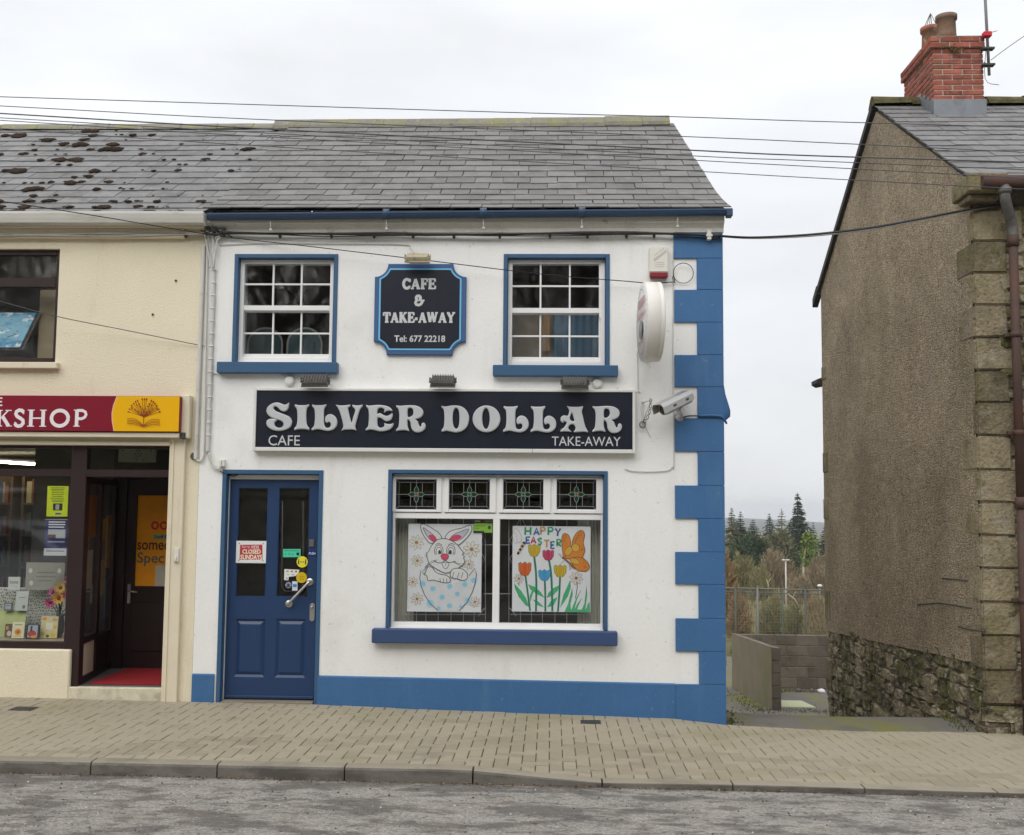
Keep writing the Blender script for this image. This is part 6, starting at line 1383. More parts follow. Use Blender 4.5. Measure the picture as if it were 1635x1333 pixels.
mb = MB(); mb.tube([(dc.x,-.07,dc.z-.22),(dc.x,.0,dc.z-.22)], .02, 8); mb.tube([(dc.x,-.07,dc.z+.22),(dc.x,.0,dc.z+.22)], .02, 8); mb.box(dc.x-.03,-.012,dc.z-.3,dc.x+.03,-.001,dc.z+.3,.003); mb.build('wall_bracket', M['iron'], dr)
# CCTV camera
c0, c1 = P(1054,657,-.28), P(1099,634,-.16)                # front and back of the housing
cv = thing('security_camera', (P(1085,668,0).x, 0, P(1085,668,0).z), 'silver security camera tilted down on the blue cornered wall', 'camera')
f_, b_ = Vector((c0.x,-.34,c0.z)), Vector((c1.x,-.10,c1.z)); d = (f_-b_).normalized(); up = Vector((0,0,1)); sd2 = d.cross(up).normalized(); up = sd2.cross(d).normalized()
def cam_prism(mb, sec, o, l0, l1):
    n = len(sec); vs = [o+d*l+sd2*s_+up*u for l in (l0,l1) for s_, u in sec]; mb.poly(vs, [(i,(i+1)%n,n+(i+1)%n,n+i) for i in range(n)]+[tuple(range(n)), tuple(range(n,2*n))[::-1]])
ln = (f_-b_).length
sec = [(.058*cos(a), .058*sin(a)) for a in [2*pi*i/16 for i in range(16)]]; sec = [(x*1.05, max(-.052, min(.058, z))) for x, z in sec]
mb = MB(); cam_prism(mb, sec, b_, 0, ln*.90); mb.build('housing', M['camgrey'], cv)
hood = [(-.070,-.022),(-.070,.038),(-.045,.070),(.045,.070),(.070,.038),(.070,-.022),(.065,-.022),(.065,.036),(.043,.065),(-.043,.065),(-.065,.036),(-.065,-.022)]
mb = MB(); cam_prism(mb, hood, b_, -.01, ln*1.08); mb.build('sunshield', M['camgrey'], cv)
mb = MB(); cam_prism(mb, [(.047*cos(a), .047*sin(a)) for a in [2*pi*i/14 for i in range(14)]], b_, ln*.88, ln*.905); mb.build('lens', M['lens'], cv)
mb = MB()
for t in (.22,.68):
    o = b_+d*ln*t+sd2*.0706
    cam_prism(mb, [(-.002,-.010),(.003,-.010),(.003,.010),(-.002,.010)], o-d*.0+up*.01, -.02, .02)
    o = b_+d*ln*t-sd2*.0706; cam_prism(mb, [(-.003,-.010),(.002,-.010),(.002,.010),(-.003,.010)], o+up*.01, -.02, .02)
mb.build('catch', M['grime'], cv)
j = b_+d*ln*.35-up*.075; wp = P(1085,667,0)
mb = MB(); mb.lathe([(.05,0),(.048,.012),(.03,.03),(.02,.05)], (wp.x,-.0,wp.z), (0,-1,0), 14); mb.tube([(wp.x,-.04,wp.z),(wp.x,-.10,wp.z+.0), tuple(j)], [.018,.02,.02], 8); mb.lathe([(.028,-.03),(.028,.03)], j, sd2, 12); mb.build('arm', M['camgrey'], cv)
# chain bracket of an old sign, beside the camera
e = thing('wall_bracket', (P(1030,660).x,0,P(1030,680).z), 'rusty wall bracket with hanging chain left of the security camera', 'bracket')
a, b = P(1026,643,-.02), P(1039,639,-.14); mb = MB(); mb.tube([tuple(a), tuple(b)], .007, 5); mb.tube([tuple(P(1026,676,-.02)), tuple(b)], .006, 5); mb.box(a.x-.01,-.012,P(1026,680).z,a.x+.012,-.0,a.z+.015,.002); mb.build('arm', M['palecable'], e)
mb = MB()
for k in range(9):
    t = k/9; p = Vector(b).lerp(P(1027,677,-.05), t)+Vector((.02*sin(pi*t),0,-.01*sin(pi*t)))
    mb.tube([p+Vector((.011*cos(q), (.011*sin(q) if k % 2 else 0), (0 if k % 2 else .016*sin(q))-.0)) for q in [2*pi*i/8 for i in range(9)]], .003, 4)
mb.build('chain', M['grime'], e)
p = P(1026,678,-.04); mb = MB(); mb.tube([p+Vector((.026*cos(q),0,.03*sin(q))) for q in [2*pi*i/14 for i in range(15)]], .006, 5); mb.build('ring', M['flood'], e)
mb = MB(); mb.tube([tuple(P(1028,677,-.03)), tuple(P(1039,699,-.02))], .002, 3); mb.build('loose_wire', M['grime'], e)

# ================================================================== things in the cafe windows
YPo = .121
def poster(px, lab, mat=None):
    r = rect(*px, YPo); e = thing('painted_poster', ((r[0]+r[2])/2, YPo, r[1]), lab, 'poster')
    mb = MB(); mb.box(r[0], YPo, r[1], r[2], YPo+.008, r[3], .002); mb.build('board', M['poster'], e); return e, r
ink = pc((.045,.045,.05)); 
def daisy(pa, x, y, R, pet=(.78,.76,.72), core=(.35,.20,.08), line=(.40,.28,.20)):
    for k in range(8):
        a = k*pi/4+.2; pa.ell(x+R*.58*cos(a), y+R*.58*sin(a), R*.42, R*.19, pc(pet), pc(line), 4.5, a, 12)
    pa.ell(x, y, R*.2, R*.2, pc(core), n=12)
e, r = poster((651,836.5,769,977), 'Easter poster of a white rabbit in a spotted egg')
pa = Paint(lambda u, v: Vector((lerp(r[0], r[2], (u-160)/865), YPo-.0004, lerp(r[3], r[1], (v-122)/1038))), (0,-1,0), .00003)
for d_ in ((258,345,92),(272,560,72),(222,812,62),(275,1010,76),(905,418,100),(877,597,62),(950,1038,66)): daisy(pa, *d_)
wh = pc((.80,.80,.82)); lav = pc((.55,.56,.70)); pink = pc((.72,.07,.16)); pk2 = pc((.80,.35,.42)); bl = pc((.33,.62,.82)); blh = pc((.58,.76,.86))
LW = 8
def shape(pts, fillm, lw=LW, sm=4): pa.fill(pts, fillm, sm); pa.stroke(pts, lw, ink, True, sm)
egg = [(315,672),(304,760),(320,860),(362,960),(430,1062),(520,1145),(770,1145),(860,1042),(920,922),(955,802),(966,715),(945,640),(880,730),(780,790),(697,826),(640,800),(450,790),(400,795),(385,735),(356,722)]
pa.fill(egg, pc((.74,.75,.78)))
for (x, y, q) in ((340,835,38),(458,888,34),(655,860,34),(830,833,34),(935,785,36),(745,945,30),(568,985,34),(430,1055,42),(655,1085,34),(868,1020,36),(530,1118,26),(788,1095,22)): pa.ell(x, y, q*1.15, q*1.15, blh); pa.ell(x, y, q*.85, q*.85, bl)
pa.stroke([(356,722),(315,672),(304,760),(320,860),(362,960),(430,1062),(520,1142)], LW, ink); pa.stroke([(770,1142),(860,1042),(920,922),(955,802),(966,715),(945,640),(880,730)], LW, ink)
shape([(435,352),(378,310),(330,240),(306,170),(312,128),(352,128),(400,150),(462,190),(520,232),(550,298)], wh); shape([(335,168),(368,250),(418,308),(470,336),(496,318),(480,280),(430,232),(378,195)], lav, 6)
pa.fill([(398,262),(440,250),(482,285),(496,316),(470,334),(420,304)], pink, 3)
shape([(604,298),(610,250),(650,210),(720,185),(800,165),(850,142),(900,140),(902,200),(860,270),(800,330),(736,368)], wh); shape([(645,306),(690,250),(760,215),(866,180),(840,240),(780,300),(700,324),(656,322)], lav, 6)
pa.fill([(650,304),(692,256),(760,250),(790,280),(740,308),(690,322)], pink, 3)
shape([(500,312),(560,297),(620,300),(680,325),(735,365),(780,420),(816,465),(796,476),(826,510),(810,520),(828,556),(810,600),(760,636),(700,666),(640,698),(590,700),(530,672),(460,632),(410,590),(395,546),(386,512),(370,500),(390,490),(372,470),(396,460),(415,420),(446,368)], wh, LW, 2)
for x in (522, 663): pa.ell(x, 440, 50, 70, wh, ink, 7, n=22); pa.ell(x, 448, 33, 50, wh, ink, 6, n=20)
pa.ell(532,460,17,29,ink); pa.ell(656,460,18,31,ink)
for q in ([(480,370),(520,352),(560,372)], [(630,372),(668,352),(712,366)]): pa.stroke(q, 6, ink, sm=4)
pa.fill([(480,490),(540,478),(600,474),(650,480),(705,490),(690,540),(600,560),(500,540)], wh, 4)
shape([(549,492),(575,476),(615,478),(638,496),(632,530),(600,554),(566,540),(550,516)], pink, 6)
pa.stroke([(470,562),(520,582),(562,580),(600,556),(640,577),(690,570),(722,560)], LW, ink, sm=4); shape([(562,582),(580,635),(600,648),(626,640),(644,586),(602,578)], wh, 6, 3); pa.stroke([(602,588),(602,616)], 5, ink)
for q in ([(500,548),(420,575),(360,640)], [(490,560),(410,605),(340,680)], [(690,562),(760,590),(825,592)], [(690,570),(750,600),(815,630)]): pa.stroke(q, 5, ink, sm=4)
shape([(400,632),(372,690),(360,722),(386,738),(402,796),(450,786),(520,800),(590,816),(642,815),(662,790),(650,752),(600,726),(520,710),(480,682),(450,640)], wh)
for x in (545, 585, 622): pa.stroke([(x-5,765),(x,812)], 6, ink)
shape([(660,718),(672,670),(720,645),(790,650),(850,690),(864,742),(840,780),(800,786),(740,768),(700,764),(666,746)], wh)
for x in (695, 755, 800): pa.stroke([(x+8,690),(x-10,760)], 6, ink)
pa.build('painting', e)
e, r = poster((818,840,943,977), 'Happy Easter poster with tulips and an orange butterfly')
pa = Paint(lambda u, v: Vector((lerp(r[0], r[2], (u-132)/925), YPo-.0004, lerp(r[3], r[1], (v-145)/1020))), (0,-1,0), .00003)
gn, tl, dg = pc((.06,.46,.20)), pc((.012,.20,.13)), pc((.02,.10,.05))
for q in ([(155,830),(240,920),(300,1010),(338,1110),(300,1095),(210,985),(165,890)], [(318,840),(400,870),(470,930),(518,1000),(440,965),(350,905)], [(692,848),(620,880),(560,940),(540,1000),(612,972),(672,912)], [(372,1018),(440,1040),(512,1112),(440,1092)], [(672,988),(600,1020),(545,1112),(622,1092)], [(815,788),(826,870),(790,980),(698,1118),(738,960)], [(395,840),(385,930),(345,1060),(340,980)],
          [(750,1164),(800,1050),(842,885),(848,960),(822,1060),(830,1164)], [(820,1164),(870,1040),(942,905),(900,1010),(860,1164)], [(850,1164),(900,1070),(955,995),(915,1090),(890,1164)], [(940,1164),(985,1060),(1012,855),(1018,960),(1000,1110),(990,1164)], [(980,1164),(1044,1042),(1050,1090),(1050,1164)], [(780,1164),(800,1135),(1050,1130),(1050,1164)]): pa.fill(q, gn)
for q, w2 in (([(390,510),(412,700),(418,900),(415,1160)],24), ([(566,552),(590,700),(602,900),(608,1160)],24), ([(288,742),(315,930),(346,1155)],22), ([(517,792),(524,960),(526,1160)],22), ([(697,752),(690,940),(674,1160)],22)): pa.stroke(q, w2, tl, sm=3)
for q in ([(215,790),(210,860)], [(897,790),(900,880),(880,1000)]): pa.stroke(q, 9, dg)
for q in ([(155,830),(210,985),(300,1095)], [(842,885),(800,1050)], [(942,905),(880,1020)], [(955,995),(900,1080)], [(1012,855),(990,1040)], [(1044,1042),(1015,1090)]): pa.stroke(q, 4, dg)
def tulip(x, y, w2, h2, c1, c2, ln):
    a, b = w2/2, h2/2
    out_ = [(x-a,y-b*.75),(x-a*.7,y-b*.95),(x-a*.45,y-b*.7),(x,y-b),(x+a*.45,y-b*.7),(x+a*.7,y-b*.95),(x+a,y-b*.75),(x+a*.95,y+b*.2),(x+a*.55,y+b*.85),(x,y+b),(x-a*.55,y+b*.85),(x-a*.95,y+b*.2)]
    pa.fill(out_, pc(c1)); pa.fill([(x,y-b),(x+a*.35,y-b*.2),(x+a*.25,y+b*.6),(x,y+b),(x-a*.25,y+b*.6),(x-a*.35,y-b*.2)], pc(c2), 3); pa.stroke(out_, 6, pc(ln), True)
    for s_ in (-1,1): pa.stroke([(x+s_*a*.5,y-b*.6),(x+s_*a*.62,y),(x+s_*a*.35,y+b*.8)], 5, pc(ln), sm=3)
tulip(390,437,140,155,(.62,.48,.03),(.62,.36,.02),(.20,.17,.03)); tulip(555,490,132,130,(.60,.06,.16),(.50,.02,.09),(.18,.01,.05)); tulip(280,658,150,170,(.72,.15,.02),(.62,.10,.01),(.18,.06,.03)); tulip(513,730,140,135,(.07,.40,.72),(.05,.32,.62),(.04,.16,.35)); tulip(698,678,146,152,(.66,.48,.03),(.58,.38,.02),(.22,.17,.03))
daisy(pa, 210, 775, 62, (.74,.72,.74)); daisy(pa, 887, 760, 82, (.76,.74,.72), (.22,.14,.06))
L_ = {'H':[[(0,0),(0,1)],[(1,0),(1,1)],[(0,.5),(1,.5)]],'A':[[(0,1),(.5,0),(1,1)],[(.2,.65),(.8,.65)]],'P':[[(0,1),(0,0),(.7,.02),(.95,.25),(.7,.5),(0,.52)]],'Y':[[(0,0),(.5,.5),(1,0)],[(.5,.5),(.4,1)]],'E':[[(1,0),(0,.02),(0,1),(1,.97)],[(0,.5),(.8,.5)]],'S':[[(.95,.12),(.5,0),(.1,.2),(.4,.46),(.9,.66),(.6,.98),(.05,.9)]],'T':[[(0,0),(1,0)],[(.5,0),(.5,1)]],'R':[[(0,1),(0,0),(.7,.02),(.9,.25),(.7,.5),(0,.52),(.95,1)]]}
for ch, x0_, y0_, x1_, y1_, c_ in (('H',282,160,345,252,'2d9b6a'),('A',385,170,445,252,'3566b0'),('P',466,158,520,245,'c99a68'),('P',556,160,615,250,'2aa87c'),('Y',640,172,700,262,'2f5690'),('E',295,278,338,352,'3a66a8'),('A',352,275,408,352,'c33a68'),('S',428,290,482,368,'2a9a70'),('T',508,315,568,398,'c8a066'),('E',588,330,630,410,'3a5f98'),('R',660,302,708,382,'229a68')):
    for st in L_[ch]: pa.stroke([(lerp(x0_,x1_,u), lerp(y0_,y1_,v)) for u, v in st], 21, pc(hexc(c_)))
og, yl, br = pc((.72,.24,.03)), pc((.72,.42,.06)), pc((.30,.14,.07)); dk = pc((.20,.09,.03))
for q in ([(715,330),(720,262),(745,230),(790,245),(815,300),(826,370),(835,412),(748,522),(726,450)], [(835,402),(842,320),(870,250),(920,197),(965,200),(986,250),(970,340),(990,430),(966,502),(948,522),(752,526)], [(820,545),(880,512),(960,520),(1010,560),(1046,620),(1022,668),(960,680),(890,656)]): pa.fill(q, og, 3); pa.stroke(q, 8, dk, True, 3)
for (x, y, a, b, rt) in ((795,440,38,58,.5),(880,400,45,50,-.3),(870,560,60,32,.4)): pa.ell(x, y, a, b, yl, dk, 5, rt)
for (x, y, q) in ((752,272,18),(740,315,12),(930,235,18),(906,270,15),(885,300,11),(870,330,9),(955,420,10),(990,628,13)): pa.ell(x, y, q, q, og, dk, 5, n=12)
pa.fill([(718,515),(770,538),(832,590),(884,652),(845,642),(790,582),(738,540)], br, 3); pa.ell(730,520,16,13,dk)
for q in ([(715,505),(690,465)], [(712,512),(675,470)], [(745,555),(705,590)], [(805,605),(810,670)], [(825,620),(822,665)]): pa.stroke(q, 4, dk)
pa.ell(190,262,40,88,wh,pc((.45,.45,.45)),5,-.35); pa.ell(160,290,22,70,wh,pc((.45,.45,.45)),4,-.2)
for k in range(7): t = k/6; pa.ell(lerp(268,200,t), lerp(350,472,t), 20-5*t, 17, pc((.02,.02,.02)) if k % 2 == 0 else pc((.62,.40,.20)), rot=.5, n=14)
pa.build('painting', e)
# decorative grille behind the posters
YGr = .20
gr_t = thing('window_grille', (P(800,900,YGr).x, YGr, P(800,990,YGr).z), 'pale metal window grille behind the Easter posters', 'grille')
def gp(x, y): p = P(x, y, YGr); return (p.x, YGr, p.z)
mb = MB()
for x in (665,680,699.5,720,740,757,831,848.5,866,886,905): mb.tube([gp(x,822), gp(x,996)], .004, 4)
for x in (775,812.5,788): mb.tube([gp(x,822), gp(x,996)], .0045, 4)
mb.build('vertical_bar', M['grille'], gr_t)
mb = MB()
for y in (870,948): mb.tube([gp(772,y), gp(815,y)], .0045, 4)
for a, b in ((640,775),(815,945)): mb.tube([gp(a,981), gp(b,981)], .004, 4)
mb.build('cross_bar', M['grille'], gr_t)
mb = MB()
for (a, b, c) in ((776,764,1),(812,824,-1)):
    mb.tube([gp(a,970), gp(a-3*c,972), gp(b+2*c,980), gp(b,984)], .005, 4)
    for y0_ in (852,882): mb.tube([gp(a-8*c,y0_), gp(a-2*c,y0_+10), gp(a-8*c,y0_+22), gp(a-13*c,y0_+10), gp(a-8*c,y0_)], .004, 4)
mb.tube([gp(824,840),gp(834,822)], .004, 4); mb.tube([gp(839,840),gp(831,822)], .004, 4)
mb.build('scroll', M['grille'], gr_t)
def curtain(px, y, mat, lab, folds=9, amp=.018):
    r = rect(*px, y); n = folds*4; mb = MB()
    vs = []
    for (z, yo) in ((r[1],0),(r[3],0)):
        for i in range(n+1): vs.append((lerp(r[0],r[2],i/n), y+amp*sin(i*pi/2+.3), z))
    vs += [(v[0], v[1]+.004, v[2]) for v in vs]; m = n+1
    mb.poly(vs, [(i,i+1,m+i+1,m+i) for i in range(n)]+[(2*m+i,3*m+i,3*m+i+1,2*m+i+1) for i in range(n)]+[(m+i,m+i+1,3*m+i+1,3*m+i) for i in range(n)], smooth=True)
    return tag(mb.build('curtain', mat), lab, 'curtain')
curtain((616,815,662,998), .25, M['curtain'], 'grey green net curtain left of the rabbit poster', 8)
curtain((922,815,972,1000), .25, M['curtain'], 'grey green net curtain right of the tulip poster', 8)
r = rect(756,829,787,851,.1125); e = thing('hygiene_sticker', ((r[0]+r[2])/2,.1125,r[1]), 'black and green rating sticker inside the cafe window', 'sticker')
mb = MB(); mb.box(r[0],.1125,r[1],r[2],.1135,r[3]); mb.build('sheet', pc((.02,.02,.02)), e); pa = Paint(lambda u, v: Vector((lerp(r[0],r[2],u),.1121,lerp(r[3],r[1],v))), (0,-1,0)); pa.fill([(.02,.30),(.97,.30),(.97,.97),(.55,.97),(.55,.85),(.02,.85)], pc(hexc('8fc63f'))); pa.ell(.82,.6,.08,.14,ink); pa.stroke([(.05,.14),(.35,.14)], .1, pc(hexc('b0b0b0'))); pa.stroke([(.6,.14),(.95,.14)], .08, pc(hexc('909090'))); pa.stroke([(.1,.48),(.6,.48)], .05, pc(hexc('5c8a28'))); pa.stroke([(.1,.66),(.3,.66)], .05, pc(hexc('5c8a28'))); pa.build('print', e)
# closed sign and stickers on the door glass
Ys = Yd+.010
r = rect(377,863.5,425,899,Ys-.012); e = thing('closed_sign', ((r[0]+r[2])/2,Ys-.012,r[1]), 'red and white CLOSED SUNDAYS sign on the blue door', 'sign'); ys_ = Ys-.014
mb = MB(); mb.box(r[0],ys_,r[1],r[2],ys_+.003,r[3],.001); mb.build('plate', M['paper'], e)
pa = Paint(lambda u, v: Vector((lerp(r[0],r[2],u), ys_-.0003, lerp(r[3],r[1],v))), (0,-1,0)); pa.fill([(.13,.18),(.87,.16),(.89,.84),(.12,.86)], pc(hexc('b23a44')))
for u in (.1,.9):
    for v in (.12,.88): pa.ell(u, v, .02, .03, pc(hexc('70706c')), n=8)
pa.build('print', e)
bx_ = lambda u0, v0, u1, v1: (lerp(r[0],r[2],u0), lerp(r[3],r[1],v1), lerp(r[0],r[2],u1), lerp(r[3],r[1],v0))
text('Sorry,', 'lettering', bx_(.18,.19,.46,.36), ys_-.0006, pc(hexc('e2ccc8')), e, 0, .004); text("WE'RE", 'lettering', bx_(.49,.20,.76,.35), ys_-.0006, pc(hexc('e2ccc8')), e, .02); text('CLOSED', 'lettering', bx_(.21,.38,.82,.58), ys_-.0006, pc(hexc('e8e0c8')), e, .03); text('SUNDAYS', 'lettering', bx_(.15,.62,.87,.84), ys_-.0006, pc(hexc('e8e0c8')), e, .03)
def sticker(pts, lab, col, prints=(), cat='sticker', circ=None, y=None):
    y = Yd+.0185 if y is None else y
    if circ: c = P(*circ[:2], y); rr = circ[2]*10.27/FPX; pts2 = [(c.x+rr*cos(2*pi*i/28), c.z+rr*sin(2*pi*i/28)) for i in range(28)]; bb = (c.x-rr, c.z-rr, c.x+rr, c.z+rr)
    else: pts2 = [(P(a,b,y).x, P(a,b,y).z) for a, b in pts]; bb = (min(p[0] for p in pts2), min(p[1] for p in pts2), max(p[0] for p in pts2), max(p[1] for p in pts2))
    e = thing('door_sticker', ((bb[0]+bb[2])/2, y, bb[1]), lab, cat); mb = MB(); mb.prism(pts2, y, y+.001); mb.build('sheet', pc(col), e)
    pa = Paint(lambda u, v: Vector((lerp(bb[0],bb[2],u), y-.0003, lerp(bb[3],bb[1],v))), (0,-1,0))
    for (k, *q) in prints:
        if k == 'e': pa.ell(*q[:4], pc(q[4]), n=12)
        elif k == 's': pa.stroke(q[0], q[1], pc(q[2]))
        else: pa.fill([(q[0],q[1]),(q[2],q[1]),(q[2],q[3]),(q[0],q[3])], pc(q[4]))
    pa.build('print', e)
bk = (.02,.02,.02)
sticker([(452,876.5),(480,876.5),(480,889.5),(452,889.5)], 'turquoise rating sticker on the door glass', hexc('4fcba6'), [('e',.84,.6,.09,.2,bk),('r',.06,.18,.9,.26,hexc('2c8a72')),('e',.15,.62,.06,.1,hexc('3aa88a')),('e',.35,.62,.06,.1,hexc('3aa88a')),('e',.55,.62,.06,.1,hexc('3aa88a'))])
sticker(None, 'yellow round distancing sticker with two figures on the door', hexc('e6dc3a'), [('r',.14,.42,.24,.72,bk),('e',.19,.34,.06,.07,bk),('r',.76,.42,.86,.72,bk),('e',.81,.34,.06,.07,bk),('s',[(.3,.5),(.7,.5)],.06,bk),('e',.5,.5,.08,.07,(.5,.45,.1))], circ=(482.5,897,9))
sticker(None, 'deep yellow round sticker below the distancing sticker', hexc('d4b31e'), [('s',[(.25,.4),(.75,.4)],.05,hexc('a88a10')),('s',[(.25,.55),(.75,.55)],.05,hexc('a88a10')),('s',[(.3,.7),(.7,.7)],.05,hexc('a88a10'))], circ=(481.5,922,8.6))
sticker([(454,908.5),(478,909.5),(477,914),(472,919.5),(461,921),(460.5,926.5),(453.5,926)], 'white card payment sticker cut to a P shape', hexc('dfe0d6'), [('r',.15,.12,.3,.26,hexc('8898a8')),('e',.5,.2,.07,.08,hexc('b05030')),('e',.78,.2,.07,.08,hexc('903838')),('r',.2,.45,.32,.52,hexc('70a878')),('r',.5,.46,.66,.53,hexc('7088c8')),('r',.12,.75,.26,.92,hexc('a8b0c0'))])
sticker([(466.5,928),(475,928),(475,943),(466.5,943)], 'small white sticker with a blue square on the door', hexc('cfd8de'), [('r',.15,.3,.85,.62,hexc('4a7fb8'))])
sticker(None, 'small round purple grey sticker on the door glass', hexc('8d90a6'), [('e',.5,.45,.25,.18,hexc('3a3c58')),('e',.5,.75,.4,.12,hexc('3a3c58'))], circ=(460.5,934,5))
# chairs upstairs and panels behind the right sash
def chair(px, y, lab, first=[None]):
    p = P(px, 525, y); zt_ = p.z; fl = z2+.001
    if first[0] is None:
        e = thing('dining_chair', (p.x, y, fl), lab, 'chair', 'dining chairs stored upstairs'); w_ = .165; zb_ = fl+.42
        arch = [(p.x+w_*cos(a)*1.0, zt_-.16+.16*sin(a)) for a in [pi*i/14 for i in range(15)]]
        sh_ = [(p.x+w_, fl+.55)]+arch+[(p.x-w_, fl+.55)]
        mb = MB(); mb.prism(sh_, y-.012, y+.03, bev=.008); mb.build('back_pad', M['teal'], e)
        mb = MB(); mb.tube([(p.x+w_+.006,y,fl)]+[(p.x+w_+.006,y,fl+.5)]+[(p.x+(q[0]-p.x)*1.04, y, q[1]+.007) for q in arch]+[(p.x-w_-.006,y,fl+.5),(p.x-w_-.006,y,fl)], .012, 7); mb.build('back_frame', M['chairrim'], e)
        mb = MB(); mb.box(p.x-.2,y+.03,zb_,p.x+.2,y+.45,zb_+.07,.02,seg=2); mb.build('seat', M['teal'], e)
        for s_ in (-1,1): mb = MB(); mb.tube([(p.x+s_*.19,y+.42,zb_),(p.x+s_*.20,y+.44,fl)], .012, 6); mb.build('leg', M['chairrim'], e)
        first[0] = e; return e
    src = first[0]; c = src.copy(); COL.objects.link(c); c.location = (p.x, y, fl); c['label'] = lab
    for ch in list(src.children):
        k = ch.copy(); COL.objects.link(k); k.parent = c; k.matrix_parent_inverse = ch.matrix_parent_inverse.copy()
    return c
chair(424, .62, 'round backed teal chair on the left inside the left sash window'); chair(487, .62, 'round backed teal chair on the right inside the left sash window')
r = rect(812,498,884,590,.5); mb = MB(); mb.box(r[0],.5,z2,r[2],.53,r[3]-.0,.006); tag(mb.build('panel', M['beige']), 'beige panel standing behind the lower right sash', 'panel')
curtain((884,495,968,600), .42, M['bluecurtain'], 'dull blue curtain behind the lower right sash', 7)
curtain((866,497,878,560), .40, pc(hexc('9c7f62')), 'narrow tan curtain strip behind the lower right sash', 2, .008)

# ================================================================== cables
ORD = ['first','second','third','fourth','fifth','sixth','seventh','eighth','ninth','tenth','eleventh','twelfth','thirteenth','fourteenth']
def cable(name, pts, r, mat, lab, cat='cable', grp=None, n=5, sm=5):
    mb = MB(); mb.tube(smoothpts([tuple(p) for p in pts], sm, False), r, n); return tag(mb.build(name, M[mat] if isinstance(mat, str) else mat), lab, cat, grp)
ow = [((0,154.4),(800,179),(1068,186),(1280,193),(1635,203)), ((0,169),(400,190),(1082,217.5),(1280,226),(1635,243)), ((0,181),(400,204.5),(1097,239.5),(1280,248),(1635,259)), ((0,188),(400,211),(1100,248.5),(1280,256),(1635,271)), ((0,192),(400,217),(1103,255.5),(1280,265),(1635,284)), ((0,205),(400,232),(1115,273.5),(1280,283),(1635,302))]
lw = ['topmost overhead wire crossing the sky above the ridge', 'second overhead wire from the top, crossing the cafe ridge', 'third overhead wire from the top, darker than its neighbours', 'fourth overhead wire from the top', 'fifth overhead wire from the top', 'lowest overhead wire, crossing the slates of the cafe']
for k, q in enumerate(ow):
    y_ = -2.2+.12*k; p = [P(*c, y_) for c in q]; d0, d1 = p[0]-p[1], p[-1]-p[-2]
    cable('overhead_wire', [p[0]+d0*2]+p+[p[-1]+d1*3], .0036 if k != 2 else .0056, 'wire', lw[k], 'wire', 'overhead wires')
bun = [(1150,377),(1200,379.5),(1270,377),(1330,372),(1400,363),(1470,350),(1530,338),(1596,327)]
for k in range(3):
    cable('span_cable', [P(a, b+(k-1)*1.3*sin(pi*i/7), lerp(-.06,-.05,i/7))+Vector((0,-.012*k if k < 2 else .02,0)) for i, (a, b) in enumerate(bun)], .0095 if k < 2 else .005, 'black' if k < 2 else 'palecable', ('upper black cable slung between the cafe corner and the stone house','lower black cable slung between the cafe corner and the stone house','thin pale cable twisted with the black cables between the buildings')[k], 'cable', 'cables between the buildings')
fac_y = [(352,372),(430,373.5),(520,375),(620,374.5),(700,375),(800,375.5),(900,374),(1000,373),(1060,373.5),(1100,376),(1150,378)]
for k in range(3):
    cable('wall_cable', [P(a, b+(k-1)*1.8+1.2*sin(i*1.7+k*2), -.05)+Vector((0,-.008*k,0)) for i, (a, b) in enumerate(fac_y)], (.010,.009,.006)[k], 'black' if k != 0 else 'grime', ('upper grimy cable clipped under the cafe eaves','thick black cable clipped under the cafe eaves','thin black cable below the thick one under the cafe eaves')[k], 'cable', 'cables under the cafe eaves')
cl = bpy.data.meshes.new('cable_clip'); b = MB(); b.box(-.012,-.045,.0,.012,-.001,.026,.004); b.lathe([(.009,-.014),(.009,.0)], (0,-.03,.002), (0,0,1), 6); b.bm.to_mesh(cl); b.bm.free(); cl.materials.append(M['grime'])
for k, x in enumerate((448,530,598,660,725,798,878,938,1000,1044)):
    o = link('cable_clip', cl, None, Matrix.Translation(P(x, 380, 0))); tag(o, 'small dark clip on the cafe eaves cable, %s from the left' % ORD[k], 'clip', 'clips under the cafe eaves')
mb = MB(); p = P(1132,375,-.05); mb.box(p.x-.02,-.075,p.z-.05,p.x+.02,-.02,p.z+.045,.005); mb.box(p.x-.03,-.08,p.z-.02,p.x+.03,-.07,p.z+.0,.003); tag(mb.build('cable_anchor', M['plastic']), 'pale cable anchor on the top blue quoin', 'bracket')
cable('drop_wire', [P(-150,300,-1.4), P(0,321,-1.0), P(150,344,-.6), P(345,376,-.06), P(500,394,-.10), P(660,413,-.12), P(860,437,-.10), P(1000,449,-.08), P(1040,452,-.05), P(1078,450,-.03)], .0045, 'black', 'thin black drop wire sloping across the cafe front', 'wire')
cable('drop_wire', [P(-120,446,-.5), P(0,481,-.32), P(90,505,-.2), P(200,527,-.1), P(308,549,-.03), P(330,553,-.02)], .004, 'wire', 'thin wire sloping across the cream bookshop wall', 'wire')
c = P(1091,436,-.03); lp = [c+Vector((.093*cos(a), -.01*sin(a), .093*sin(a))) for a in [radians(200-20*i) for i in range(20)]]
cable('wire_loop', [P(1075,448,-.02), P(1074,442,-.02)]+lp+[P(1078,452,-.02)], .0035, 'black', 'loose loop of thin wire right of the alarm box', 'wire')
cable('wall_cable', [P(350,391,-.012), P(420,388,-.012), P(520,389,-.012), P(640,390,-.012), P(655,396,-.014), P(662,404,-.10)], .0045, 'palecable', 'thin pale cable running to the old beige floodlight')
cable('wall_cable', [P(1017,560,-.012), P(1018,620,-.012), P(1012,625,-.012), P(900,625,-.008), P(700,620.5,-.008)], .004, 'palecable', 'thin grey cable dropping from the drum sign to the fascia')
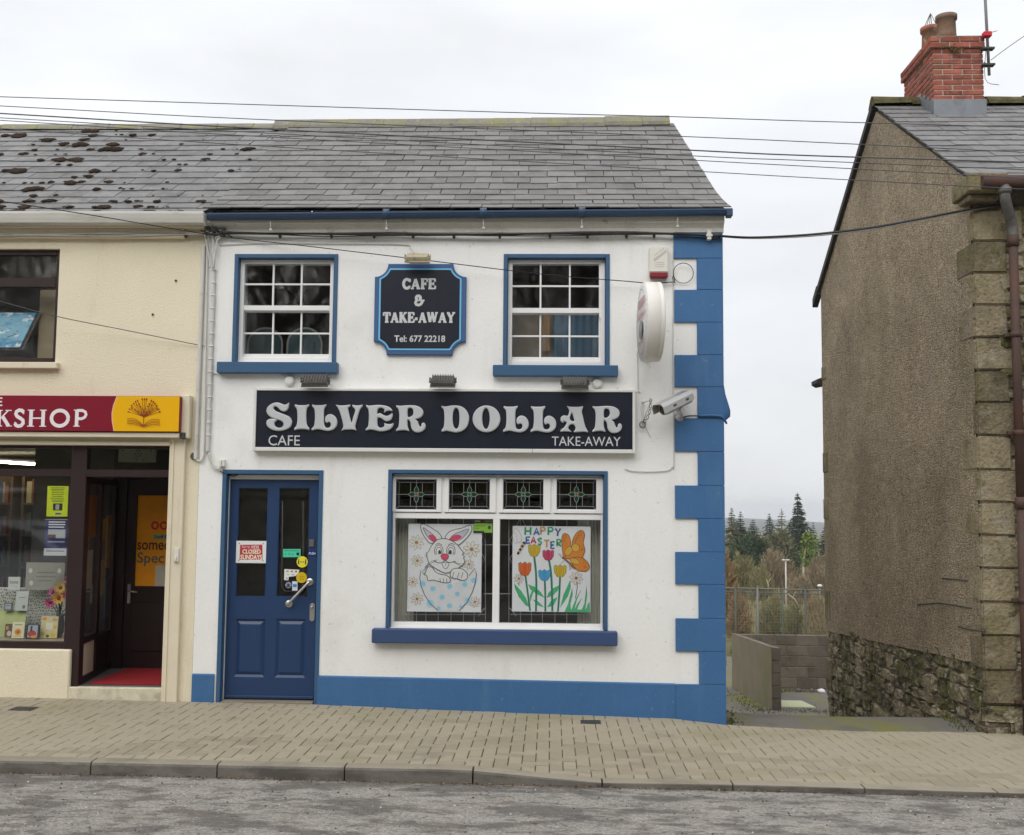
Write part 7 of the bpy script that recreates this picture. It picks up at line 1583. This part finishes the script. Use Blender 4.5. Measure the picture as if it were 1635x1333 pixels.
cable('wall_cable', [P(1075,380,-.012), P(1074.5,560,-.012), P(1076,730,-.012), P(1073,745,-.012), P(1066,751,-.012), P(1040,753,-.012), P(1010,752,-.012), P(998,748,-.012)], .0045, 'palecable', 'painted cable along the quoins curling below the fascia')
cable('conduit', [P(1116,663.5,-.04), P(1145,663.5,-.04), P(1154,667,-.03), P(1160,676,.02)], .011, 'blue', 'blue painted conduit from the security camera round the corner', 'pipe')
cable('wall_cable', [P(1090,667,-.03), P(1100,664,-.03), P(1118,664,-.035)], .008, 'grime', 'rusty cable joining the security camera to the blue conduit')
cable('wall_cable', [P(448,597,-.012), P(455,601,-.012), P(460,605,-.02)], .004, 'palecable', 'short pale cable into the left junction box')
cable('wall_cable', [P(335,595,-.012), P(352,597,-.012)], .005, 'palecable', 'short pale cable stub under the left sash sill')
# the party line: painted pipe, bundles of cable, tangle at the eaves
def vline(pxt, pyt, pxb, pyb, n=12, jit=.4): return [P(lerp(pxt,pxb,i/n)+random.uniform(-jit,jit), lerp(pyt,pyb,i/n), -.02) for i in range(n+1)]
cable('painted_pipe', vline(325,392,312.5,728,10,.1)+[P(311.5,733,-.02)], .020, 'palecable', 'white painted pipe running down the party line', 'pipe', n=10)
cable('painted_conduit', vline(331,380,326,715,12,.3)+[P(325,727,-.02), P(321,735,-.02), P(315,735,-.02), P(310,729,-.02)], .009, 'palecable', 'white conduit beside the painted pipe hooking round at its foot', 'pipe', n=8)
cable('cable_bundle', vline(341.5,430,331.5,722,14,.5), .020, 'palecable', 'thick painted cable bundle down the left edge of the cafe', 'cable', n=8)
bl_ = bpy.data.meshes.new('cable_band'); b = MB(); b.lathe([(.024,-.006),(.024,.006)], (0,0,0), (0,0,1), 10); b.bm.to_mesh(bl_); b.bm.free(); bl_.materials.append(M['alu'])
for k in range(14):
    t = k/14; o = link('cable_band', bl_, None, Matrix.Translation(P(lerp(341.5,332,t), lerp(431,715,t), -.02))); tag(o, 'white band round the painted cable bundle, %s from the top' % ORD[k], 'clip', 'bands on the painted cable bundle')
tn = [((332,374),(334,390),(338,410),(340,432)), ((338,366),(340,384),(343,405),(342,430)), ((345,373),(347,388),(343,412),(341,432)), ((352,376),(346,386),(344,400),(340,428)), ((326,372),(330,390),(333,405),(336,428)), ((320,368),(332,372),(345,374),(362,371))]
for k, q in enumerate(tn): cable('loose_cable', [P(a, b, -.03-.006*k) for a, b in q], .007, 'palecable' if k != 5 else 'grime', ['leftmost pale cable fanning into the painted bundle','second pale cable fanning into the painted bundle','third pale cable fanning into the painted bundle','rightmost pale cable curling into the painted bundle','pale cable by the party line under the gutters','dark cable looping across the party line tangle'][k], 'cable', 'tangle of cables at the party line')
mb = MB()
for k in range(26):
    p = P(random.gauss(341,9), random.gauss(370,4.5), -.04); q = p+Vector((random.gauss(0,.05), random.gauss(0,.01), random.gauss(0,.025))); mb.tube([p, p.lerp(q,.5)+Vector((0,-.02,.015)), q], .006, 4, random.choice((0,0,1)))
for k in range(9): p = P(random.gauss(341,10), random.gauss(371,4), -.04); mb.box(p.x-.014,-.06,p.z-.012,p.x+.014,-.005,p.z+.012,.003,random.choice((0,1)))
tag(mb.build('cable_tangle', [M['grime'], M['palecable']]), 'dark knot of old cable ends where the two gutters meet', 'cables', kind='stuff')
tl_ = [[(331,723),(334,734),(341,742),(349,746)], [(333,723),(337,737),(346,747),(354,744)], [(335,722),(336,740),(344,748),(352,748)]]
for k, q in enumerate(tl_): cable('loose_cable', [P(a,b,-.02-.01*k) for a,b in q], .006, 'palecable', ['upper cable tail above the blue door corner','middle cable tail above the blue door corner','lower cable tail above the blue door corner'][k], 'cable', 'cable tails above the door corner')
for k, (x, y, lab) in enumerate(((352,740,'left white connector above the door corner'),(357,739,'right white connector above the door corner'))):
    p = P(x, y, -.03); mb = MB(); mb.box(p.x-.012,-.04,p.z-.035,p.x+.012,-.002,p.z+.035,.005); tag(mb.build('cable_connector', M['plastic']), lab, 'connector')
cable('wall_cable', [P(351,752,-.02), P(362,757,-.005), P(374,760,.04), P(383,754,.05)], .005, 'black', 'black cable drooping across the top of the blue door')
p = P(309,728,-.02); mb = MB(); mb.lathe([(.03,0),(.034,.015),(.02,.03)], (p.x,-.0,p.z), (0,-1,0), 12); tag(mb.build('pipe_outlet', M['grime']), 'small dark pipe outlet on the party line by the fascia', 'outlet')
for k in range(3):
    cable('shop_cable', [P(x, lerp(375.5,372.5,x/325)+(k-1)*1.8+1.4*sin(x*.021+k*2), -.07) for x in (-150,-60,0,60,120,180,240,290,325)], .007, 'palecable', ('upper pale cable clipped under the bookshop gutter','middle pale cable clipped under the bookshop gutter','lower pale cable clipped under the bookshop gutter')[k], 'cable', 'cables under the bookshop gutter')
for k, x in enumerate((25,94,155,230,298)): o = link('cable_clip', cl, None, Matrix.Translation(P(x, 379, 0))); tag(o, 'small cable clip under the bookshop gutter, %s from the left' % ORD[k], 'clip', 'clips under the bookshop gutter')
for (x, y) in ((281,448),(244,502)): mb = MB(); p = P(x,y); mb.lathe([(.012,-.004),(.010,.012),(.003,.02)], p, (0,-1,0), 7); tag(mb.build('wall_plug', M['grime']), 'rusty bolt high on the cream wall' if y < 480 else 'rusty bolt left of and below the other on the cream wall', 'bolt')
cable('aerial_wire', [P(1582,96,2.2), P(1620,68,2.0), P(1720,0,1.6)], .004, 'wire', 'thin wire running up right from the aerial mast', 'wire')

# ================================================================== the far side of the street (seen in the window glass)
YW = -12.2
rw_ = thing('retaining_wall', (0, YW-.2, .0), 'rough stone retaining wall across the street, mirrored in the door glass', 'wall')
mb = MB(); nx, nz = 120, 10
mb.poly([(lerp(-16,16,i/nx), YW+.10*noise.noise((i*.9, j*1.3, 4)), lerp(-.3,2.05,j/nz)+.06*noise.noise((i*.5,j,1))) for j in range(nz+1) for i in range(nx+1)]+[(lerp(-16,16,i/nx), YW-.5, 2.1) for i in range(nx+1)], [(j*(nx+1)+i, j*(nx+1)+i+1, (j+1)*(nx+1)+i+1, (j+1)*(nx+1)+i) for j in range(nz+1) for i in range(nx)], smooth=False); mb.build('stonework', M['farstone'], rw_)
mb = MB()
for i in range(44):
    x = -16+i*.73; mb.box(x+.01, YW-.42, 2.06+random.uniform(-.02,.03), x+.71, YW+.06, 2.17+random.uniform(-.03,.06), .02)
mb.build('coping', M['farstone'], rw_)
mb = MB(); sheet(mb, [-40,-20,-16]+[-15+1.5*i for i in range(21)]+[16,20,40], [YW-.4,YW-2,YW-4,YW-8,YW-16], lambda x, y: 2.0+.35*(YW-y)**.75+.15*noise.noise((x*.4,y*.4,2)))
tag(mb.build('grass_bank', M['field']), 'grassy bank rising behind the wall across the street', kind='structure')
def bare_tree(x, y, H, lab, seed):
    random.seed(seed); z0 = 2.0+.35*(YW-y)**.75
    e = thing('bare_tree', (x, y, z0), lab, 'tree', 'bare trees across the street, mirrored in the glass'); tr_, brn = MB(), MB()
    def grow(p, d, ln, r, lv):
        pts = [p]; dd = d.copy()
        for k in range(4):
            dd = (dd+Vector((random.gauss(0,.13), random.gauss(0,.13), random.gauss(.03,.08)))).normalized(); pts.append(pts[-1]+dd*ln/4)
        (tr_ if lv == 0 else brn).tube(pts, [r*lerp(1,.62,k/4) for k in range(5)], 7 if lv == 0 else (5 if lv < 3 else 3), caps=False)
        if lv >= 5: return
        for k in range(5 if lv == 0 else (4 if lv < 3 else 3)):
            t = random.uniform(.35 if lv else .45, 1); i = min(3, int(t*4)); q = pts[i].lerp(pts[i+1], t*4-i)
            nd = (dd*.75+Vector((random.gauss(0,.6), random.gauss(0,.6), random.gauss(.18,.35)))).normalized(); grow(q, nd, ln*random.uniform(.5,.74), r*.5*random.uniform(.7,1.05), lv+1)
    grow(Vector((x,y,z0-.3)), Vector((random.gauss(0,.05),0,1)), H*.42, H*.020, 0)
    tr_.build('trunk', M['bark'], e, recalc=False); brn.build('crown', M['bark'], e, recalc=False)
for k, (x, y, h) in enumerate(((-9.5,-15.5,11),(-6.2,-16.8,12),(-2.6,-15.2,11),(.6,-17.2,12.5),(3.8,-15.6,10.5),(7.5,-16.5,12),(-13,-16,11))):
    bare_tree(x, y, h, 'bare tree %s across the street' % ('far left of the mirrored row','second from the left','third from the left','in the middle','third from the right','at the right end','beyond the left end of the mirrored row')[k], 100+k)
random.seed(99)
mb = MB()
for k in range(9000):
    x = random.uniform(-16,16); y = YW-1.2-abs(random.gauss(0,1.2)); top_ = 1.3+.9*noise.noise((x*.45,0,3))+.5*noise.noise((x*1.3,2,3))
    o = Vector((x, y, 2.2+.3*(YW-y)**.75+random.random()**.8*max(.2,top_))); d = Vector((random.gauss(0,1),random.gauss(0,1),random.gauss(0,1))).normalized()*.13; s_ = d.orthogonal().normalized()*.09
    mb.poly([o-d, o+s_, o+d, o-s_], [(0,1,2,3)])
tag(mb.build('ivy_bank', M['evergreen'], recalc=False), 'dark evergreen ivy and brambles on the bank across the street', 'hedge', kind='stuff')
mb = MB()
for k in range(100000):
    x = random.uniform(-24,24); y = random.uniform(-26,-21); H = 10.5+2.5*noise.noise((x*.16,0,7))+1.2*noise.noise((x*.6,3,7))
    o = Vector((x, y, 3+random.random()**.65*H)); d = Vector((random.gauss(0,.5),random.gauss(0,.5),1)).normalized()*random.uniform(.4,1.0); s_ = Vector((random.gauss(0,1),random.gauss(0,.4),0)).normalized()*random.uniform(.010,.028)
    mb.poly([o-s_, o+s_, o+d], [(0,1,2)])
tag(mb.build('far_wood', M['willow'], recalc=False), 'mass of dark winter wood behind the bare trees across the street', 'wood', kind='stuff')
# a parked car by the far kerb, mirrored in the bookshop window
def car(x, y):
    e = thing('parked_car', (x, y, road_z(x,y)), 'pale silver hatchback parked across the street, mirrored in the bookshop glass', 'car'); g = road_z(x,y)
    fx = lambda q: [(-a, b) for a, b in q]
    prof = [(-2.05,.35),(-2.08,.62),(-2.0,.78),(-1.55,.92),(-1.05,1.0),(-.45,1.40),(.1,1.50),(.95,1.48),(1.55,1.32),(1.92,.98),(2.05,.85),(2.06,.38)]
    half = lambda z: .86 if z < .8 else lerp(.86,.62,(z-.8)/.72)
    prof = fx(prof); n = len(prof); pts = smoothpts(prof, 3, False); m = len(pts)
    mb = MB(); vs = [(x+p.x, y+s_*half(p.y), g+p.y) for s_ in (-1,1) for p in pts]+[(x+p.x, y+s_*.80, g+.28) for s_ in (-1,1) for p in pts]
    mb.poly(vs, [(i,i+1,m+i+1,m+i) for i in range(m-1)]+[(i+1,i,2*m+i,2*m+i+1) for i in range(m-1)]+[(m+i,m+i+1,3*m+i+1,3*m+i) for i in range(m-1)], smooth=False); body = mb.build('body', pm('silver car paint', (.66,.69,.72), .3, metal=.1, spec=.6, coat=.5), e)
    for s_ in (-1,1):
        for q in map(fx, ([(-.92,1.0),(-.42,1.33),(.05,1.42),(.05,.98)], [(.13,.98),(.13,1.42),(.85,1.40),(1.35,1.24),(1.42,1.0)])):
            mb = MB(); mb.poly([(x+a, y+s_*(half(b)+.006), g+b) for a, b in q]+[(x+a, y+s_*(half(b)-.02), g+b) for a, b in q], [tuple(range(len(q))), tuple(range(len(q),2*len(q)))[::-1]]+[(i,(i+1)%len(q),len(q)+(i+1)%len(q),len(q)+i) for i in range(len(q))]); mb.build('side_window', M['lens'], e)
        for wx in (-1.3,1.3):
            mb = MB(); mb.lathe([(.2,-.09),(.31,-.09),(.32,0),(.31,.09),(.2,.09)], (x+wx,y+s_*.80,g+.315), (0,1,0), 24); wl = mb.build('wheel', M['black'], e); mb = MB(); mb.lathe([(.2,-.092),(.19,.092)], (x+wx,y+s_*.80,g+.315), (0,1,0), 16); mb.build('rim', M['steel'], e)
        mb = MB(); mb.box(x+1.95,y+s_*.55-.14,g+.62,x+2.09,y+s_*.55+.14,g+.76,.03); mb.build('headlight', M['alu'], e)
    for q in map(fx, ([(-1.02,1.005),(-.45,1.395)], [(1.56,1.315),(1.9,1.0)])):
        mb = MB(); mb.poly([(x+q[0][0],y-.66,g+q[0][1]+.012),(x+q[0][0],y+.66,g+q[0][1]+.012),(x+q[1][0],y+.60,g+q[1][1]+.012),(x+q[1][0],y-.60,g+q[1][1]+.012),(x+q[0][0],y-.66,g+q[0][1]-.012),(x+q[0][0],y+.66,g+q[0][1]-.012),(x+q[1][0],y+.60,g+q[1][1]-.012),(x+q[1][0],y-.60,g+q[1][1]-.012)], [(0,1,2,3),(7,6,5,4),(0,4,5,1),(2,6,7,3),(0,3,7,4),(1,5,6,2)]); mb.build('windscreen', M['lens'], e)
car(-9.5, -9.2)

# ================================================================== the air between here and the hill
mb = MB(); mb.box(-3150,-3100,-95,3150,3150,24)
hz = bpy.data.materials.new('pale damp air'); hz.use_nodes = True; hn = hz.node_tree; hn.nodes.clear()
ho = hn.nodes.new('ShaderNodeOutputMaterial'); hv = hn.nodes.new('ShaderNodeVolumePrincipled'); hv.inputs['Density'].default_value = .00032; hv.inputs['Color'].default_value = (.90,.93,.97,1); hv.inputs['Anisotropy'].default_value = .2
hn.links.new(hv.outputs[0], ho.inputs['Volume'])
tag(mb.build('haze', hz), 'pale damp air that fades the distant hill', 'haze', kind='stuff')
